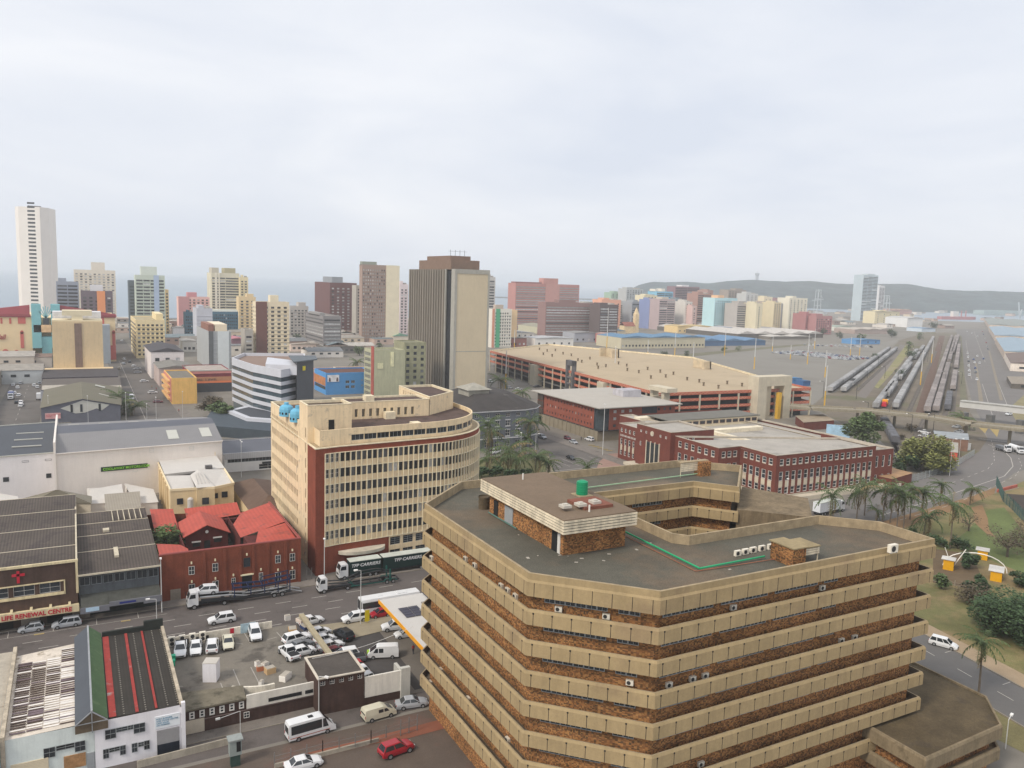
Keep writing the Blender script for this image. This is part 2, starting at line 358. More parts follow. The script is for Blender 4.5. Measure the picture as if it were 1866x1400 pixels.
def make_car(kind, color, far=False):
 key = (kind, color, far)
 if key in CARS: return CARS[key]
 L, Wd, fl, belt, rf, hood, xt, xg, xr, xf, xw = KIND[kind]; w = Wd/2; nose = L/2
 t = thing('parked_car' if far else 'car', '', kind)
 pm = PAINT[color]; b = MB()
 st = [(-L/2, fl+.12, belt-.14, .86), (-L/2+.12, fl, belt-.02, .96), (-L/2+.7, fl-.02, belt, 1.), (xw-.1, fl-.02, belt, 1.), (xw+.25, fl-.02, hood+.03, .985), (nose-.35, fl, hood-.08, .93), (nose-.05, fl+.05, hood-.26, .82), (nose, fl+.12, hood-.36, .76)]
 ring = []
 for x, zl, zt, k in st:
  ww = w*k; zm = zl+(zt-zl)*.55
  ring.append([(x, -ww*.95, zl), (x, -ww, zm), (x, -ww*.93, zt-.03), (x, -ww*.8, zt), (x, ww*.8, zt), (x, ww*.93, zt-.03), (x, ww, zm), (x, ww*.95, zl)])
 for a, c in zip(ring, ring[1:]):
  for i in range(8): b.poly([a[i], c[i], c[(i+1) % 8], a[(i+1) % 8]])
 b.poly(ring[0]); b.poly(ring[-1][::-1])
 z0, z1 = belt-.02, rf; wb, wt = w*.9, w*.7
 B4 = [(xg, -wb, z0), (xw, -wb, z0), (xw, wb, z0), (xg, wb, z0)]; T4 = [(xr, -wt, z1-.06), (xf, -wt, z1-.06), (xf, wt, z1-.06), (xr, wt, z1-.06)]
 mid = [(xr+.1, -wt*.86, z1), (xf-.12, -wt*.86, z1), (xf-.12, wt*.86, z1), (xr+.1, wt*.86, z1)]
 for i in range(4): b.poly([T4[i], T4[(i+1) % 4], mid[(i+1) % 4], mid[i]])
 b.poly(mid)
 gl = {'side_window': [(0, 1)], 'windscreen': [(1, 2)], 'rear_window': [(3, 0)]}
 def lerp(a, c, s): return tuple(a[i]+(c[i]-a[i])*s for i in range(3))
 for i in range(4):
  j = (i+1) % 4; b.poly([B4[i], B4[j], T4[j], T4[i]])
 for i, nm in ((0, 'side_window'), (1, 'windscreen'), (2, 'side_window'), (3, 'rear_window')):
  j = (i+1) % 4; a, c, d, e = B4[i], B4[j], T4[j], T4[i]; ox = (0, 1, 0, -1)[i]*.012; oy = (-1, 0, 1, 0)[i]*.012
  cells = [(.05, .48), (.53, .95)] if i in (0, 2) and not far else [(.06, .94)]
  if kind == 'estate' and i in (0, 2) and not far: cells = [(.04, .33), (.37, .66), (.70, .95)]
  g = MB()
  for s0, s1 in cells:
   g.poly([tuple(v+o for v, o in zip(lerp(lerp(a, c, s), lerp(e, d, s), tt), (ox, oy, .008))) for s, tt in ((s0, .07), (s1, .07), (s1, .93), (s0, .93))])
  g.obj(nm, CGL, t)
 if kind == 'pickup':   # open load bed
  bd = MB(); bd.box(-L/2+.15, -w*.8, belt-.35, xg-.1, w*.8, belt+.03, bot=False)
  bd.obj('load_bed', TRIM, t)
 b.obj('body', pm, t, smooth=False)
 if not far:
  tr = MB(); tr.box(nose-.02, -w*.62, fl+.14, nose+.02, w*.62, fl+.32); tr.box(-L/2-.02, -w*.6, fl+.1, -L/2+.03, w*.6, fl+.26)
  for sg in (-1, 1): tr.box(xw-.28, sg*w*.98-.06, belt-.03, xw-.12, sg*w*.98+.1*sg, belt+.12)
  tr.obj('bumper_trim', TRIM, t)
  for sg in (-1, 1):
   h = MB(); h.box(nose-.16, sg*w*.6-.17, hood-.42, nose-.005+.02, sg*w*.6+.1, hood-.27); h.obj('headlight', LAMP, t)
   q = MB(); q.box(-L/2-.015, sg*w*.72-.12, belt-.3, -L/2+.12, sg*w*.72+.12, belt-.12); q.obj('tail_light', TAIL, t)
 wheels(t, (-L*.29, L*.31), Wd, .31 if kind in ('hatchback', 'sedan', 'estate') else .37, far)
 CARS[key] = t; return t
CW = {'hatchback': 'hatchback', 'sedan': 'saloon car', 'suv': 'four-wheel drive', 'estate': 'people carrier', 'pickup': 'pickup truck'}
def car(kind, color, px, head, label, z=0., far=False, group=None):
 p = P(px[0], px[1], z) if px[1] > 500 or z else px
 return place(make_car(kind, color, far), (p[0], p[1], z), rad(head), label, group, 1.08)
def make_van(L=5.0, Wd=1.9, h=1.95, color='cream', side='part', name='van', snout=.8, stripe=None):
 t = thing(name, '', 'van'); w = Wd/2; n = L/2; b = MB(); pm = PAINT[color]
 prof = [(-n, .35), (-n, h-.5), (-n+.12, h-.06), (-n+.5, h), (n-snout-1.15, h), (n-snout-.95, h-.06), (n-snout*.55-.0, 1.18), (n-.12, .95), (n, .6), (n-.02, .3)]
 def ww(z): return w if z < 1.05 else w*(1-.13*(z-1.05)/(h-1.05))
 A = [(x, -ww(z), z) for x, z in prof]; C = [(x, ww(z), z) for x, z in prof]
 for i in range(len(prof)-1): b.poly([A[i], C[i], C[i+1], A[i+1]])
 for s_, Q in ((-1, A), (1, C)):
  bl = [(x, z) for x, z in prof]; ctr = [(x, s_*w, 1.05) for x in (-n, n-.2)]
  lo = [(-n, s_*w, .35), (n-.02, s_*w, .3), (n, s_*w, .6), (n-.12, s_*w, .95), (n-.25, s_*w, 1.05), (-n, s_*w, 1.05)]
  up = [(-n, s_*w, 1.05), (n-.25, s_*w, 1.05), (n-snout*.55, s_*ww(1.18), 1.18), (n-snout-.95, s_*ww(h-.06), h-.06), (n-snout-1.15, s_*ww(h), h), (-n+.5, s_*ww(h), h), (-n+.12, s_*ww(h-.06), h-.06), (-n, s_*ww(h-.5), h-.5)]
  b.poly(lo if s_ < 0 else lo[::-1]); b.poly(up if s_ < 0 else up[::-1])
 b.obj('body', pm, t)
 zb, zt = 1.15, h-.32
 def pane(x0, x1, nm='side_window', x1t=None):
  for s_ in (-1, 1):
   g = MB(); o = s_*.012
   q = [(x0, s_*ww(zb)+o, zb), (x1, s_*ww(zb)+o, zb), (x1t or x1, s_*ww(zt)+o, zt), (x0, s_*ww(zt)+o, zt)]
   g.poly(q if s_ < 0 else q[::-1]); g.obj(nm, CGL, t)
 xf = n-snout-.2; pane(xf-.85, xf-.02, x1t=xf-.45)
 if side == 'part': pane(xf-1.75, xf-.98)
 elif side == 'full': pane(-n+.35, xf-1.0)
 g = MB(); e0, e1 = (n-snout*.55-.05, 1.24), (n-snout-.9, h-.14); g.poly([(e0[0]+.05, -w*.82, e0[1]), (e0[0]+.05, w*.82, e0[1]), (e1[0]+.05, w*.74, e1[1]), (e1[0]+.05, -w*.74, e1[1])]); g.obj('windscreen', CGL, t)
 g = MB(); g.poly([(-n-.012, w*.75, 1.2), (-n-.012, -w*.75, 1.2), (-n-.012, -w*.7, h-.5), (-n-.012, w*.7, h-.5)]); g.obj('rear_window', CGL, t)
 tr = MB(); tr.box(n-.03, -w*.8, .3, n+.03, w*.8, .5); tr.box(-n-.05, -w*.9, .32, -n+.05, w*.9, .48); tr.obj('bumper_trim', TRIM, t)
 for sg in (-1, 1):
  q = MB(); q.box(n-.1, sg*w*.75-.12, .68, n+.012, sg*w*.75+.12, .9); q.obj('headlight', LAMP, t)
  q = MB(); q.box(-n-.02, sg*w*.88-.08, .75, -n+.05, sg*w*.88+.08, 1.15); q.obj('tail_light', TAIL, t)
 if stripe:
  q = MB()
  for sg in (-1, 1): q.box(-n+.2, sg*(w+.008)-.006, .62, n-.9, sg*(w+.008)+.006, .72)
  q.obj('side_stripe', stripe, t)
 if L > 6: r = MB(); r.box(-.4, -.3, h, .3, .3, h+.07); r.obj('roof_hatch', TRIM, t)
 wheels(t, (-L*.3, L*.31), Wd, .34)
 return t
STEEL = mat('dark_steel', (.03, .032, .036), .6, .2); RAMP = mat('pale_steel_ramp', (.32, .33, .34), .5, .2); BLUES = mat('blue_painted_steel', (.022, .035, .09), .5, .2); GRNS = mat('green_painted_steel', (.02, .12, .1), .5, .2)
def cab(t, x, m, w=2.3, h=2.5, zc=.75, d=1.75):
 b = MB(); n = x+d
 prof = [(x, zc), (x, zc+h*.95), (x+.3, zc+h), (n-.5, zc+h-.05), (n-.12, zc+h*.55), (n, zc+.9), (n, zc-.15)]
 A = [(a, -w/2, z) for a, z in prof]; C = [(a, w/2, z) for a, z in prof]
 for i in range(len(prof)): j = (i+1) % len(prof); b.poly([A[i], C[i], C[j], A[j]])
 b.poly(A[::-1]); b.poly(C); b.obj('cab', m, t)
 g = MB(); g.poly([(n-.1, -w*.44, zc+h*.56), (n-.1, w*.44, zc+h*.56), (n-.44, w*.42, zc+h*.92), (n-.44, -w*.42, zc+h*.92)]); g.obj('windscreen', CGL, t)
 for s_ in (-1, 1):
  q = MB(); y = s_*(w/2+.012); q.poly([(x+.45, y, zc+h*.55), (n-.25, y, zc+h*.55), (n-.5, y, zc+h*.86), (x+.45, y, zc+h*.86)][::(1 if s_ < 0 else -1)]); q.obj('side_window', CGL, t)
  q = MB(); q.box(n-.06, s_*w*.38-.15, zc+.1, n+.02, s_*w*.38+.15, zc+.32); q.obj('headlight', LAMP, t)
  q = MB(); q.bar((n-.1, s_*w*.5, zc+h*.8), (n+.15, s_*w*.6, zc+h*.75), .05); q.box(n+.05, s_*w*.6-.1, zc+h*.45, n+.14, s_*w*.6+.1, zc+h*.75); q.obj('wing_mirror', TRIM, t)
 gr = MB(); gr.box(n-.02, -w*.3, zc+.35, n+.03, w*.3, zc+.75); gr.box(n-.3, -w/2, .35, n+.06, w/2, .65); gr.obj('grille', TRIM, t)
def carrier(label, px, head, mode):
 p = P(*px); t = thing('car_transporter', label, 'lorry', (0, 0, 0)); cab(t, 6.6, PAINT['white'])
 f = MB(); f.box(-1, -.5, .6, 8, .5, .85); f.bar((-9, -1.1, .75), (.5, -1.1, .75), .16, .3); f.bar((-9, 1.1, .75), (.5, 1.1, .75), .16, .3)
 for x in range(-9, 8, 2): f.box(x-.08, -1.1, .68, x+.08, 1.1, .82)
 f.obj('chassis', STEEL, t)
 if mode == 0:
  d = MB()
  for y in (-.85, .85):   # lower and upper decks, sloping
   d.box(-9.2, y-.3, 1.0, -1., y+.3, 1.1); d.bar((6.3, y, 2.1), (1.2, y, 1.75), .55, .1); d.bar((1.2, y, 1.75), (-1.6, y, 1.15), .55, .1)
  d.bar((-9.2, -.85, 1.05), (-11.3, -.85, .35), .5, .1); d.bar((-9.2, .85, 1.05), (-11.3, .85, .35), .5, .1)
  d.obj('lower_deck', RAMP, t); s_ = MB()
  for y in (-1.2, 1.2): s_.bar((-9.2, y, .95), (1.2, y, .95), .1, .5); s_.bar((1.2, y, 1.2), (6.2, y, 1.6), .1, .6); s_.bar((-1.6, y, 1.2), (-9.2, y, 1.9), .1, .12)
  s_.obj('side_rail', STEEL, t)
  u = MB()
  for y in (-1.15, 1.15):
   u.bar((.8, y, 3.1), (-4.2, y, 2.75), .2, .3); u.bar((-4.2, y, 2.75), (-9.2, y, 3.3), .2, .3)
   for x, zt in ((.6, 3.1), (-2.2, 2.9), (-4.6, 2.8), (-7., 3.05), (-9.1, 3.3)): u.bar((x, y, .8), (x, y, zt), .16)
   u.bar((-4.4, y, 3.6), (-9.3, y, 4.2), .1, .16); u.bar((-4.6, y, 2.8), (-4.6, y, 3.7), .12); u.bar((-9.1, y, 3.2), (-9.1, y, 4.3), .14)
  for x, z in ((.6, 3.1), (-.6, 3.), (-1.8, 2.9), (-3., 2.85), (-4.2, 2.8), (-5.4, 2.88), (-6.6, 3.), (-7.8, 3.15), (-9., 3.3)): u.bar((x, -1.15, z), (x, 1.15, z), .1, .12)
  u.obj('upper_deck', BLUES, t)
 else:
  d = MB()
  for y in (-.8, .8):
   d.bar((6.2, y, 1.9), (2.6, y, 1.5), .5, .1); d.bar((2.6, y, 1.6), (-.8, y, 2.9), .45, .1); d.bar((-.8, y, 2.9), (-4.4, y, 3.1), .45, .1); d.bar((-4.4, y, 3.1), (-7.4, y, 2.3), .45, .1)
  d.obj('upper_deck', STEEL, t)
  u = MB()
  for y in (-1.15, 1.15):
   u.bar((1.6, y, .7), (-8.6, y, .7), .12, .22); u.bar((-7., y, .7), (-7., y, 3.2), .3, .25); u.bar((.8, y, .7), (1.8, y, 1.6), .2)
  u.obj('lower_deck', GRNS, t)
 fd = MB()
 for x in (-6.3, -7.7):
  for y in (-1.18, 1.18): fd.bar((x-.62, y, .95), (x-.3, y, 1.12), .3, .05); fd.bar((x-.3, y, 1.12), (x+.3, y, 1.12), .3, .05); fd.bar((x+.3, y, 1.12), (x+.62, y, .95), .3, .05)
 fd.obj('mudguard', PAINT['white'] if mode == 0 else GRNS, t)
 wheels(t, (7.3, 2.3, -6.3, -7.7), 2.3, .45, wid=.3)
 t.location = (p[0], p[1], 0); t.rotation_euler.z = rad(head); return t
def boxtruck(label, px, head, L=11., color='#18302e', lettering=None, rig=1, cat='lorry', top='#dfe3d8'):
 p = P(*px); t = thing('curtain_lorry', label, cat, (0, 0, 0)); cb = mat('lorry_side_'+color, lin(color), .5, .08); tp = mat('lorry_roof_'+top, tuple(c*.8 for c in lin(top)), .6, .1)
 cab(t, L/2-2, PAINT['white'], 2.4, 2.7, .8, 2.)
 x1 = L/2-2.4; segs = [(-L/2, x1)] if rig == 1 else [(x1-7., x1), (x1-7.5-11.5, x1-7.5)]
 for a, b_ in segs:
  m = MB(); m.box(a, -1.25, 1.1, b_, 1.25, 3.85); m.obj('cargo_body', cb, t)
  m = MB(); m.box(a-.03, -1.28, 3.85, b_+.03, 1.28, 3.97); m.obj('cargo_roof', tp, t)
  m = MB(); m.box(a, -.5, .6, b_, .5, 1.1); m.box(a+.3, -1.2, .75, b_-.3, 1.2, .95); m.obj('chassis', STEEL, t)
  if lettering:
   o = text(lettering, .95, PAINT['white'], t, ((a+b_)/2, 1.27, 2.65), pi, align='CENTER', shear=.2, bold=.02, sx=1.1)
  wheels(t, (a+1.2, a+2.5), 2.4, .48, wid=.3)
 wheels(t, (L/2-1.2,), 2.4, .48, wid=.3)
 t.location = (p[0], p[1], 0); t.rotation_euler.z = rad(head); return t
def bus(label, px, head, L=12.):
 p = P(*px); t = thing('bus', label, 'bus', (0, 0, 0)); b = MB(); w, h, n = 1.27, 3.1, L/2
 sec = [(-w, .35), (-w, 2.7), (-w*.9, h), (w*.9, h), (w, 2.7), (w, .35)]
 A = [(-n, y, z) for y, z in sec]; C = [(n, y, z) for y, z in sec]
 for i in range(6): b.poly([A[i], C[i], C[(i+1) % 6], A[(i+1) % 6]][::-1])
 b.poly(A); b.poly(C[::-1]); b.obj('body', PAINT['white'], t)
 for s_ in (-1, 1):
  g = MB(); g.box(-n+.4, s_*(w+.005)-.008, 1.35, n-.2, s_*(w+.005)+.008, 2.55); g.obj('side_window', CGL, t)
 g = MB(); g.box(n-.005, -w*.92, .9, n+.02, w*.92, 2.75); g.obj('windscreen', CGL, t)
 r = MB(); r.box(-3.5, -.7, h, -1.5, .7, h+.14); r.obj('roof_hatch', PAINT['white'], t); r = MB(); r.box(1.5, -.4, h, 2.5, .4, h+.1); r.obj('roof_hatch', PAINT['white'], t)
 wheels(t, (-n+3.2, n-2.6), 2.5, .48, wid=.3)
 t.location = (p[0], p[1], 0); t.rotation_euler.z = rad(head); return t
# ================================================================== the brown office block (foreground right)
CONC = mat('weathered_concrete', W('#a18c62', .9), .9, .1, .25, streak=.14, blot=(W('#947f5c', .9), .09, .56), fine=.04)
CONCD = mat('dark_concrete_ledge', W('#5d5446'), .95, .3, .6)  # darker tone inside the troughs and on the band undersides
COPE = mat('pale_concrete_coping', W('#a39170', .85), .9, .2, .8, streak=.2)
BRK = speck('speckled_brown_brick', [*[tuple(v*.86 for v in lin(h)) for h in ('#b98553', '#966844', '#b07a4c', '#7a5a3d', '#bb8a57', '#88603f', '#67503a', '#a87549')]], (.22, .22, .15), big=.3)
GRAV = mat('grey_green_roof_gravel', T('#6d6b60'), .95, .16, .12, fine=.22, blot=(T('#857663'), .035, .5))
JOINT = mat('panel_joint', (.03, .027, .022), .95, .1)
OB = thing('office_block', 'large brown brick office block with eight stacked concrete bands and a flat roof', 'office block', (60, 80, 0))
OP = [(44.4, 76.6), (54.9, 65.9), (102, 65.9), (102, 74.6), (95.8, 80.7), (71.3, 80.7), (70, 82.1), (70, 103.5), (92, 103.5), (96.8, 97.6), (109.6, 110.2), (101.3, 118.2), (55, 118.2), (44.4, 108)]
INN = offs(OP, -1.35)
TOPZ = 32.3
w_ = MB()
for i in range(len(INN)): w_.poly([(*INN[i], 0), (*INN[(i+1) % len(INN)], 0), (*INN[(i+1) % len(INN)], TOPZ-1.6), (*INN[i], TOPZ-1.6)])
w_.obj('brick_wall', BRK, OB)
r_ = MB(); r_.poly([(*p, 31.0) for p in offs(OP, -.45)]); r_.obj('roof', GRAV, OB)
def band(T0, Hh, top):
 m = MB()
 if top: prof = [(0, T0-2.65), (0, T0-1.0), (-.18, T0-.75), (-.18, T0), (-.5, T0), (-.5, T0-1.32), (-1.34, T0-1.32), (-1.34, T0-2.65)]
 else: prof = [(0, T0-Hh), (0, T0-.32), (-.14, T0), (-.32, T0), (-.32, T0-.85), (-1.345, T0-.85), (-1.345, T0-Hh)]
 rings = [[(*p, z) for p in offs(OP, o)] for o, z in prof]; n = len(OP)
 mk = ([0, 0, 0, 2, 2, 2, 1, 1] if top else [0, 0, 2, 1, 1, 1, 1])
 for j in range(len(prof)):
  a, b = rings[j], rings[(j+1) % len(prof)]
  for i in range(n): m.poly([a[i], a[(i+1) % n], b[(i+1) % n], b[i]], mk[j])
 zb, zt = prof[0][1], prof[1][1]
 for i in range(n):   # joints between the cast panels, with the dark fixing holes
  a, b = OP[i], OP[(i+1) % n]; L = hypot(b[0]-a[0], b[1]-a[1]); dx, dy = (b[0]-a[0])/L, (b[1]-a[1])/L; q = max(1, round((L-1.6)/2.35))
  for k in range(q+1):
   s = .8+(L-1.6)*k/q if L > 3 else L/2; x, y = a[0]+dx*s, a[1]+dy*s
   m.prism([(x-dx*.035, y-dy*.035), (x-dx*.035+dy*.008, y-dy*.035-dx*.008), (x+dx*.035+dy*.008, y+dy*.035-dx*.008), (x+dx*.035, y+dy*.035)][::-1], zb+.01, zt-.01, top=True, k=3)
   if not top and L > 3: m.prism([(x-dx*.1, y-dy*.1), (x-dx*.1+dy*.014, y-dy*.1-dx*.014), (x+dx*.1+dy*.014, y+dy*.1-dx*.014), (x+dx*.1, y+dy*.1)][::-1], zt-.22, zt-.02, k=3)
   if L < 3: break
 return m.obj('concrete_band', [CONC, CONCD, COPE, JOINT], OB)
band(TOPZ, 0, True)
BT = [TOPZ-4.2-3.7*k for k in range(7)]
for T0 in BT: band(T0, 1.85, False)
wn = []
bots = [TOPZ-2.65]+[t-1.85 for t in BT]
for fi, zb in enumerate(bots[:-1]):
 for (i, s0, s1, st) in ((0, 1.2, 13.2, 'white'), (1, .9, 30. if fi == 0 else 29., 'white'), (7, 3, 18, 'white'), (4, 2, 20, 'white'), (11, 6, 40, 'white'), (12, 2, 12, 'white')):
  a, b = INN[i], INN[(i+1) % len(INN)]; L = hypot(b[0]-a[0], b[1]-a[1]); dx, dy = (b[0]-a[0])/L, (b[1]-a[1])/L; s1 = min(s1, L-.5); q = int((s1-s0)/1.22)
  for k in range(q):
   if k % 7 == 6: continue
   s = s0+k*1.22; wn.append((a[0]+dx*s+dy*.05, a[1]+dy*s-dx*.05, zb-.98, atan2(dy, dx), 1.2, .93, 'grey'))
put_windows(OB, wn, cap=100)
m = MB()
m.prism([(97, 98.2), (105.5, 89.8), (114.6, 98.9), (109.4, 109.8)], 0, 28.3)   # stair wing at the east end
m.obj('stair_wing', mat('tan_rendered_wing', W('#75664d'), .95, .25, .4, streak=.4), OB)
m = MB(); m.box(53.3, 83.4, 31.0, 62.9, 103.9, 34.4); m.obj('plant_room_wall', BRK, OB)
LOUV = mat('white_painted_louvre', W('#cfc4aa'), .8, .2, .8, streak=.35)
m = MB(); m.box(52.35, 81.9, 35.95, 63.45, 105., 36.1); m.obj('plant_room_roof', mat('tan_roof_felt', T('#917d68'), .95, .12, .2, fine=.05, blot=(T('#7f6f5d'), .1, .55)), OB)
m = MB()
for k in range(5): z = 34.25+k*.36; sweep(m, [(52.3, 81.85), (63.5, 81.85), (63.5, 105.05), (52.3, 105.05)], [(.02, z), (.02, z+.26), (-.1, z+.26), (-.1, z)])
m.obj('louvre_fascia', LOUV, OB)
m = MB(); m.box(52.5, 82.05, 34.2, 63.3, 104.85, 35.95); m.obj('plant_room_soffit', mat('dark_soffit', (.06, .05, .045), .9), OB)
dm = mat('grey_steel_door', W('#8d9499'), .6, .1)
for (n0, n1, mm, nm, z1) in ((101.2, 102.4, DK, 'doorway', 33.4), (96.6, 99.0, dm, 'door', 33.5), (84.6, 86.0, DK, 'doorway', 33.6), (84.0, 84.6, WHF, 'door', 33.6)):
 m = MB(); m.box(53.2, n0, 31.02, 53.4, n1, z1); m.obj(nm, mm, OB)
SBR = thing('roof_stair_box', 'small speckled brick box with a concrete lid on the brown roof beside five air conditioners', 'roof structure', (79, 69, 31))
m = MB(); m.box(77.4, 68.3, 31.0, 79.6, 72.0, 33.3); m.obj('brick_wall', BRK, SBR)
m = MB(); m.box(77.2, 68.1, 33.3, 79.8, 72.2, 33.45); m.box(79.8, 68.8, 32.9, 82.8, 72.2, 33.02); m.obj('concrete_lid', mat('yellowish_concrete', T('#b7a57c'), .9, .2), SBR)
m = MB();
for k in range(3): m.box(79.82, 68.9, 31.95+k*.3, 82.7, 69., 32.18+k*.3)
m.box(82.6, 69, 31.95, 82.7, 72.1, 32.85); m.box(80, 68.95, 31, 80.1, 69.05, 32); m.box(82.5, 68.95, 31, 82.6, 69.05, 32); m.obj('louvre', LOUV, SBR)
SBN = thing('roof_stair_box', 'brick and white louvre box on the far wing of the brown roof', 'roof structure', (99, 112, 31))
m = MB(); m.box(99.3, 110., 31.0, 101.6, 111.9, 33.6); m.obj('brick_wall', BRK, SBN)
m = MB();
for k in range(5): m.box(95.4, 111.0, 32.+k*.32, 99.3, 111.1, 32.24+k*.32)
m.box(95.4, 111.05, 31, 95.5, 111.15, 33.6); m.obj('louvre', LOUV, SBN)
m = MB(); m.box(95.3, 110.9, 33.6, 101.8, 112., 33.72); m.obj('concrete_lid', COPE, SBN)
GP = mat('green_plastic', lin('#1d8f63'), .45, .08)
g = thing('water_tank', 'round green plastic water tank on top of the roof plant room', 'water tank', (61.1, 91.3, 36.1))
m = MB(); m.cyl((61.1, 91.3, 36.2), (61.1, 91.3, 38.0), .78, n=20)
for k in range(5): m.cyl((61.1, 91.3, 36.35+k*.34), (61.1, 91.3, 36.42+k*.34), .82, n=20)
m.cyl((61.1, 91.3, 38.0), (61.1, 91.3, 38.2), .78, .35, n=20); m.obj('tank_shell', GP, g)
m = MB(); m.box(60.0, 90.2, 36.1, 62.2, 92.4, 36.2); m.obj('plinth', COPE, g)
g = thing('water_tank', 'brown banded concrete tank like a barrel on the left of the brown roof', 'water tank', (54., 106.3, 31))
m = MB()
for k in range(4): m.cyl((53.6, 106.3, 31+k*.42), (53.6, 106.3, 31.36+k*.42), .84, n=18); m.cyl((53.6, 106.3, 31.36+k*.42), (53.6, 106.3, 31.42+k*.42), .9, n=18)
m.cyl((53.6, 106.3, 32.69), (53.6, 106.3, 32.9), .9, .9, n=18, caps=False); m.obj('tank_shell', mat('brown_concrete_tank', T('#75664f'), .95, .3, 1.), g)
def pipe(label, pts, r, m_, nm='roof_pipe'):
 b = MB()
 for a, c in zip(pts, pts[1:]): b.cyl(a, c, r, n=8)
 o = b.obj(nm, m_); tag(o, label, 'pipe'); return o
pp = lambda x, y, z: (*P(x, y, z), z)
pipe('thick green pipe running in a V across the brown roof', [pp(1137, 968, 31.5), pp(1275, 1036, 31.35), pp(1393, 1014, 31.35)], .13, mat('green_pipe', lin('#2aa06c'), .4, .1))
pipe('rusty copper pipe beside the green V-shaped roof pipe', [pp(1140, 977, 31.15), pp(1268, 1041, 31.15), pp(1412, 1019, 31.15)], .05, mat('copper_pipe', lin('#a4664a'), .5, .2))
pipe('pale green pipe along the far wing of the brown roof', [pp(1068, 889, 31.35), pp(1290, 861, 31.35)], .1, mat('pale_green_pipe', lin('#9fc09a'), .5, .1))
pipe('grey pipe at the foot of the plant room door wall', [(53.0, 103.6, 31.2), (53.0, 95, 31.2)], .1, mat('grey_green_pipe', lin('#5d7f74'), .5, .1))
b = MB(); b.box(57.2, 84.6, 36.1, 61.6, 88.9, 36.5); o = b.obj('skylight_curb', mat('red_brick_curb', T('#9a5f4c'), .9, .15)); tag(o, 'red brick curb with three white hatches on the plant room roof', 'skylight')
for k, (x, y) in enumerate(((1030, 922), (1058, 919), (1084, 914))):
 q = P(x, y, 36.7); b = MB(); b.box(q[0]-.62, q[1]-.62, 36.5, q[0]+.62, q[1]+.62, 36.85); b.box(q[0]-.3, q[1]-.3, 36.85, q[0]+.3, q[1]+.3, 37.); o = b.obj('roof_hatch', mat('white_grp', T('#e6e1d6'), .6, .1)); tag(o, 'white hatch %s on the plant room roof' % ('nearest the left', 'in the middle', 'nearest the right with a dark hole')[k], 'roof hatch', group='white hatches on the plant room')
for x, y, l in ((953, 868, 'short white vent pipe near the far edge of the plant room roof'), (1074, 926, 'short white vent pipe beside the plant room hatches')):
 q = P(x, y, 36.6); b = MB(); b.cyl((*q, 36.1), (*q, 37.), .12, n=8); tag(b.obj('vent_pipe', WHF), l, 'vent pipe')
RNL = random.Random(3)
b = MB()
for (x, y) in ((945, 975), (995, 985), (1020, 1012), (1035, 1014), (980, 1013), (962, 1017), (1160, 1002), (1185, 990), (1050, 1025), (1100, 1022), (1330, 1038), (1488, 950), (1357, 865), (1350, 858), (1110, 1010), (1060, 1018)):
 q = P(x, y, 31); s = RNL.uniform(.06, .3); b.box(q[0]-s, q[1]-s*.6, 31, q[0]+s, q[1]+s*.6, 31.04, rot=RNL.random()*3)
tag(b.obj('roof_litter', mat('pale_litter', T('#cfc9bd'), .9, .1)), 'scraps of pale rubbish scattered over the brown office roof', 'litter', kind='stuff')
ACW = mat('air_conditioner_casing', W('#cfcabb'), .6, .1, 2.); FANM = mat('fan_grille', (.04, .04, .04), .7, .1)
def make_ac():
 t = thing('air_conditioner', '', 'air conditioner', (0, 0, 0)); b = MB(); b.box(-.42, -.32, 0, .42, .0, .62); b.obj('casing', ACW, t)
 f = MB(); f.cyl((-.1, -.34, .31), (-.1, -.32, .31), .23, n=14); f.obj('fan', FANM, t.children[0] if t.children else t)
 for x in (-.36, .3): k = MB(); k.box(x, -.3, -.06, x+.06, .02, 0); k.obj('bracket', STEEL, t)
 return t
AC = make_ac()
def ac(pt, rz, label, group=None, sc=1.): place(AC, pt, rz, label, group, sc)
wallW, wallS = INN[0][0]-.02, INN[1][1]-.02
FL = ['top', 'second', 'third', 'fourth', 'fifth', 'sixth', 'seventh', 'eighth']
acs = [(850, 1025), (867, 1037), (915, 1075), (927, 1083), (941, 1094), (788, 1023), (805, 1227), (786, 1250), (798, 1265), (855, 1280), (927, 1355), (797, 1362)]
for i, (x, y) in enumerate(acs):
 n, z = PE(x, y, wallW); f = min(7, max(0, int((TOPZ-z)/3.7)))
 ac((wallW, n, z+.2), -pi/2, 'air conditioner on the left brick face, %s storey, %s' % (FL[f], ['farther of a close pair', 'nearer of a close pair', 'first of three by the corner', 'middle of three by the corner', 'nearest the corner', 'alone at the far end', 'alone near the far edge', 'small dark one at the far edge', 'beside the small dark one', 'alone halfway along', 'alone close to the corner', 'small one low down'][i]), 'air conditioners on the brown office')
acs = [(1334, 1112), (1496, 1076), (1217, 1253), (1260, 1242), (1283, 1236), (1531, 1172), (1555, 1166), (1620, 1332), (1275, 1397)]
for i, (x, y) in enumerate(acs):
 e, z = PN(x, y, wallS); f = min(7, max(0, int((TOPZ-z)/3.7)))
 ac((e, wallS, z+.1), 0, 'air conditioner on the right brick face, %s storey, %s' % (FL[f], ['left of two', 'right of two', 'nearest the corner', 'left of a close pair', 'right of a close pair', 'smaller one far along', 'larger one far along', 'alone at the far end', 'alone low down'][i]), 'air conditioners on the brown office')
a, b_ = INN[0], INN[1]; L = hypot(b_[0]-a[0], b_[1]-a[1])
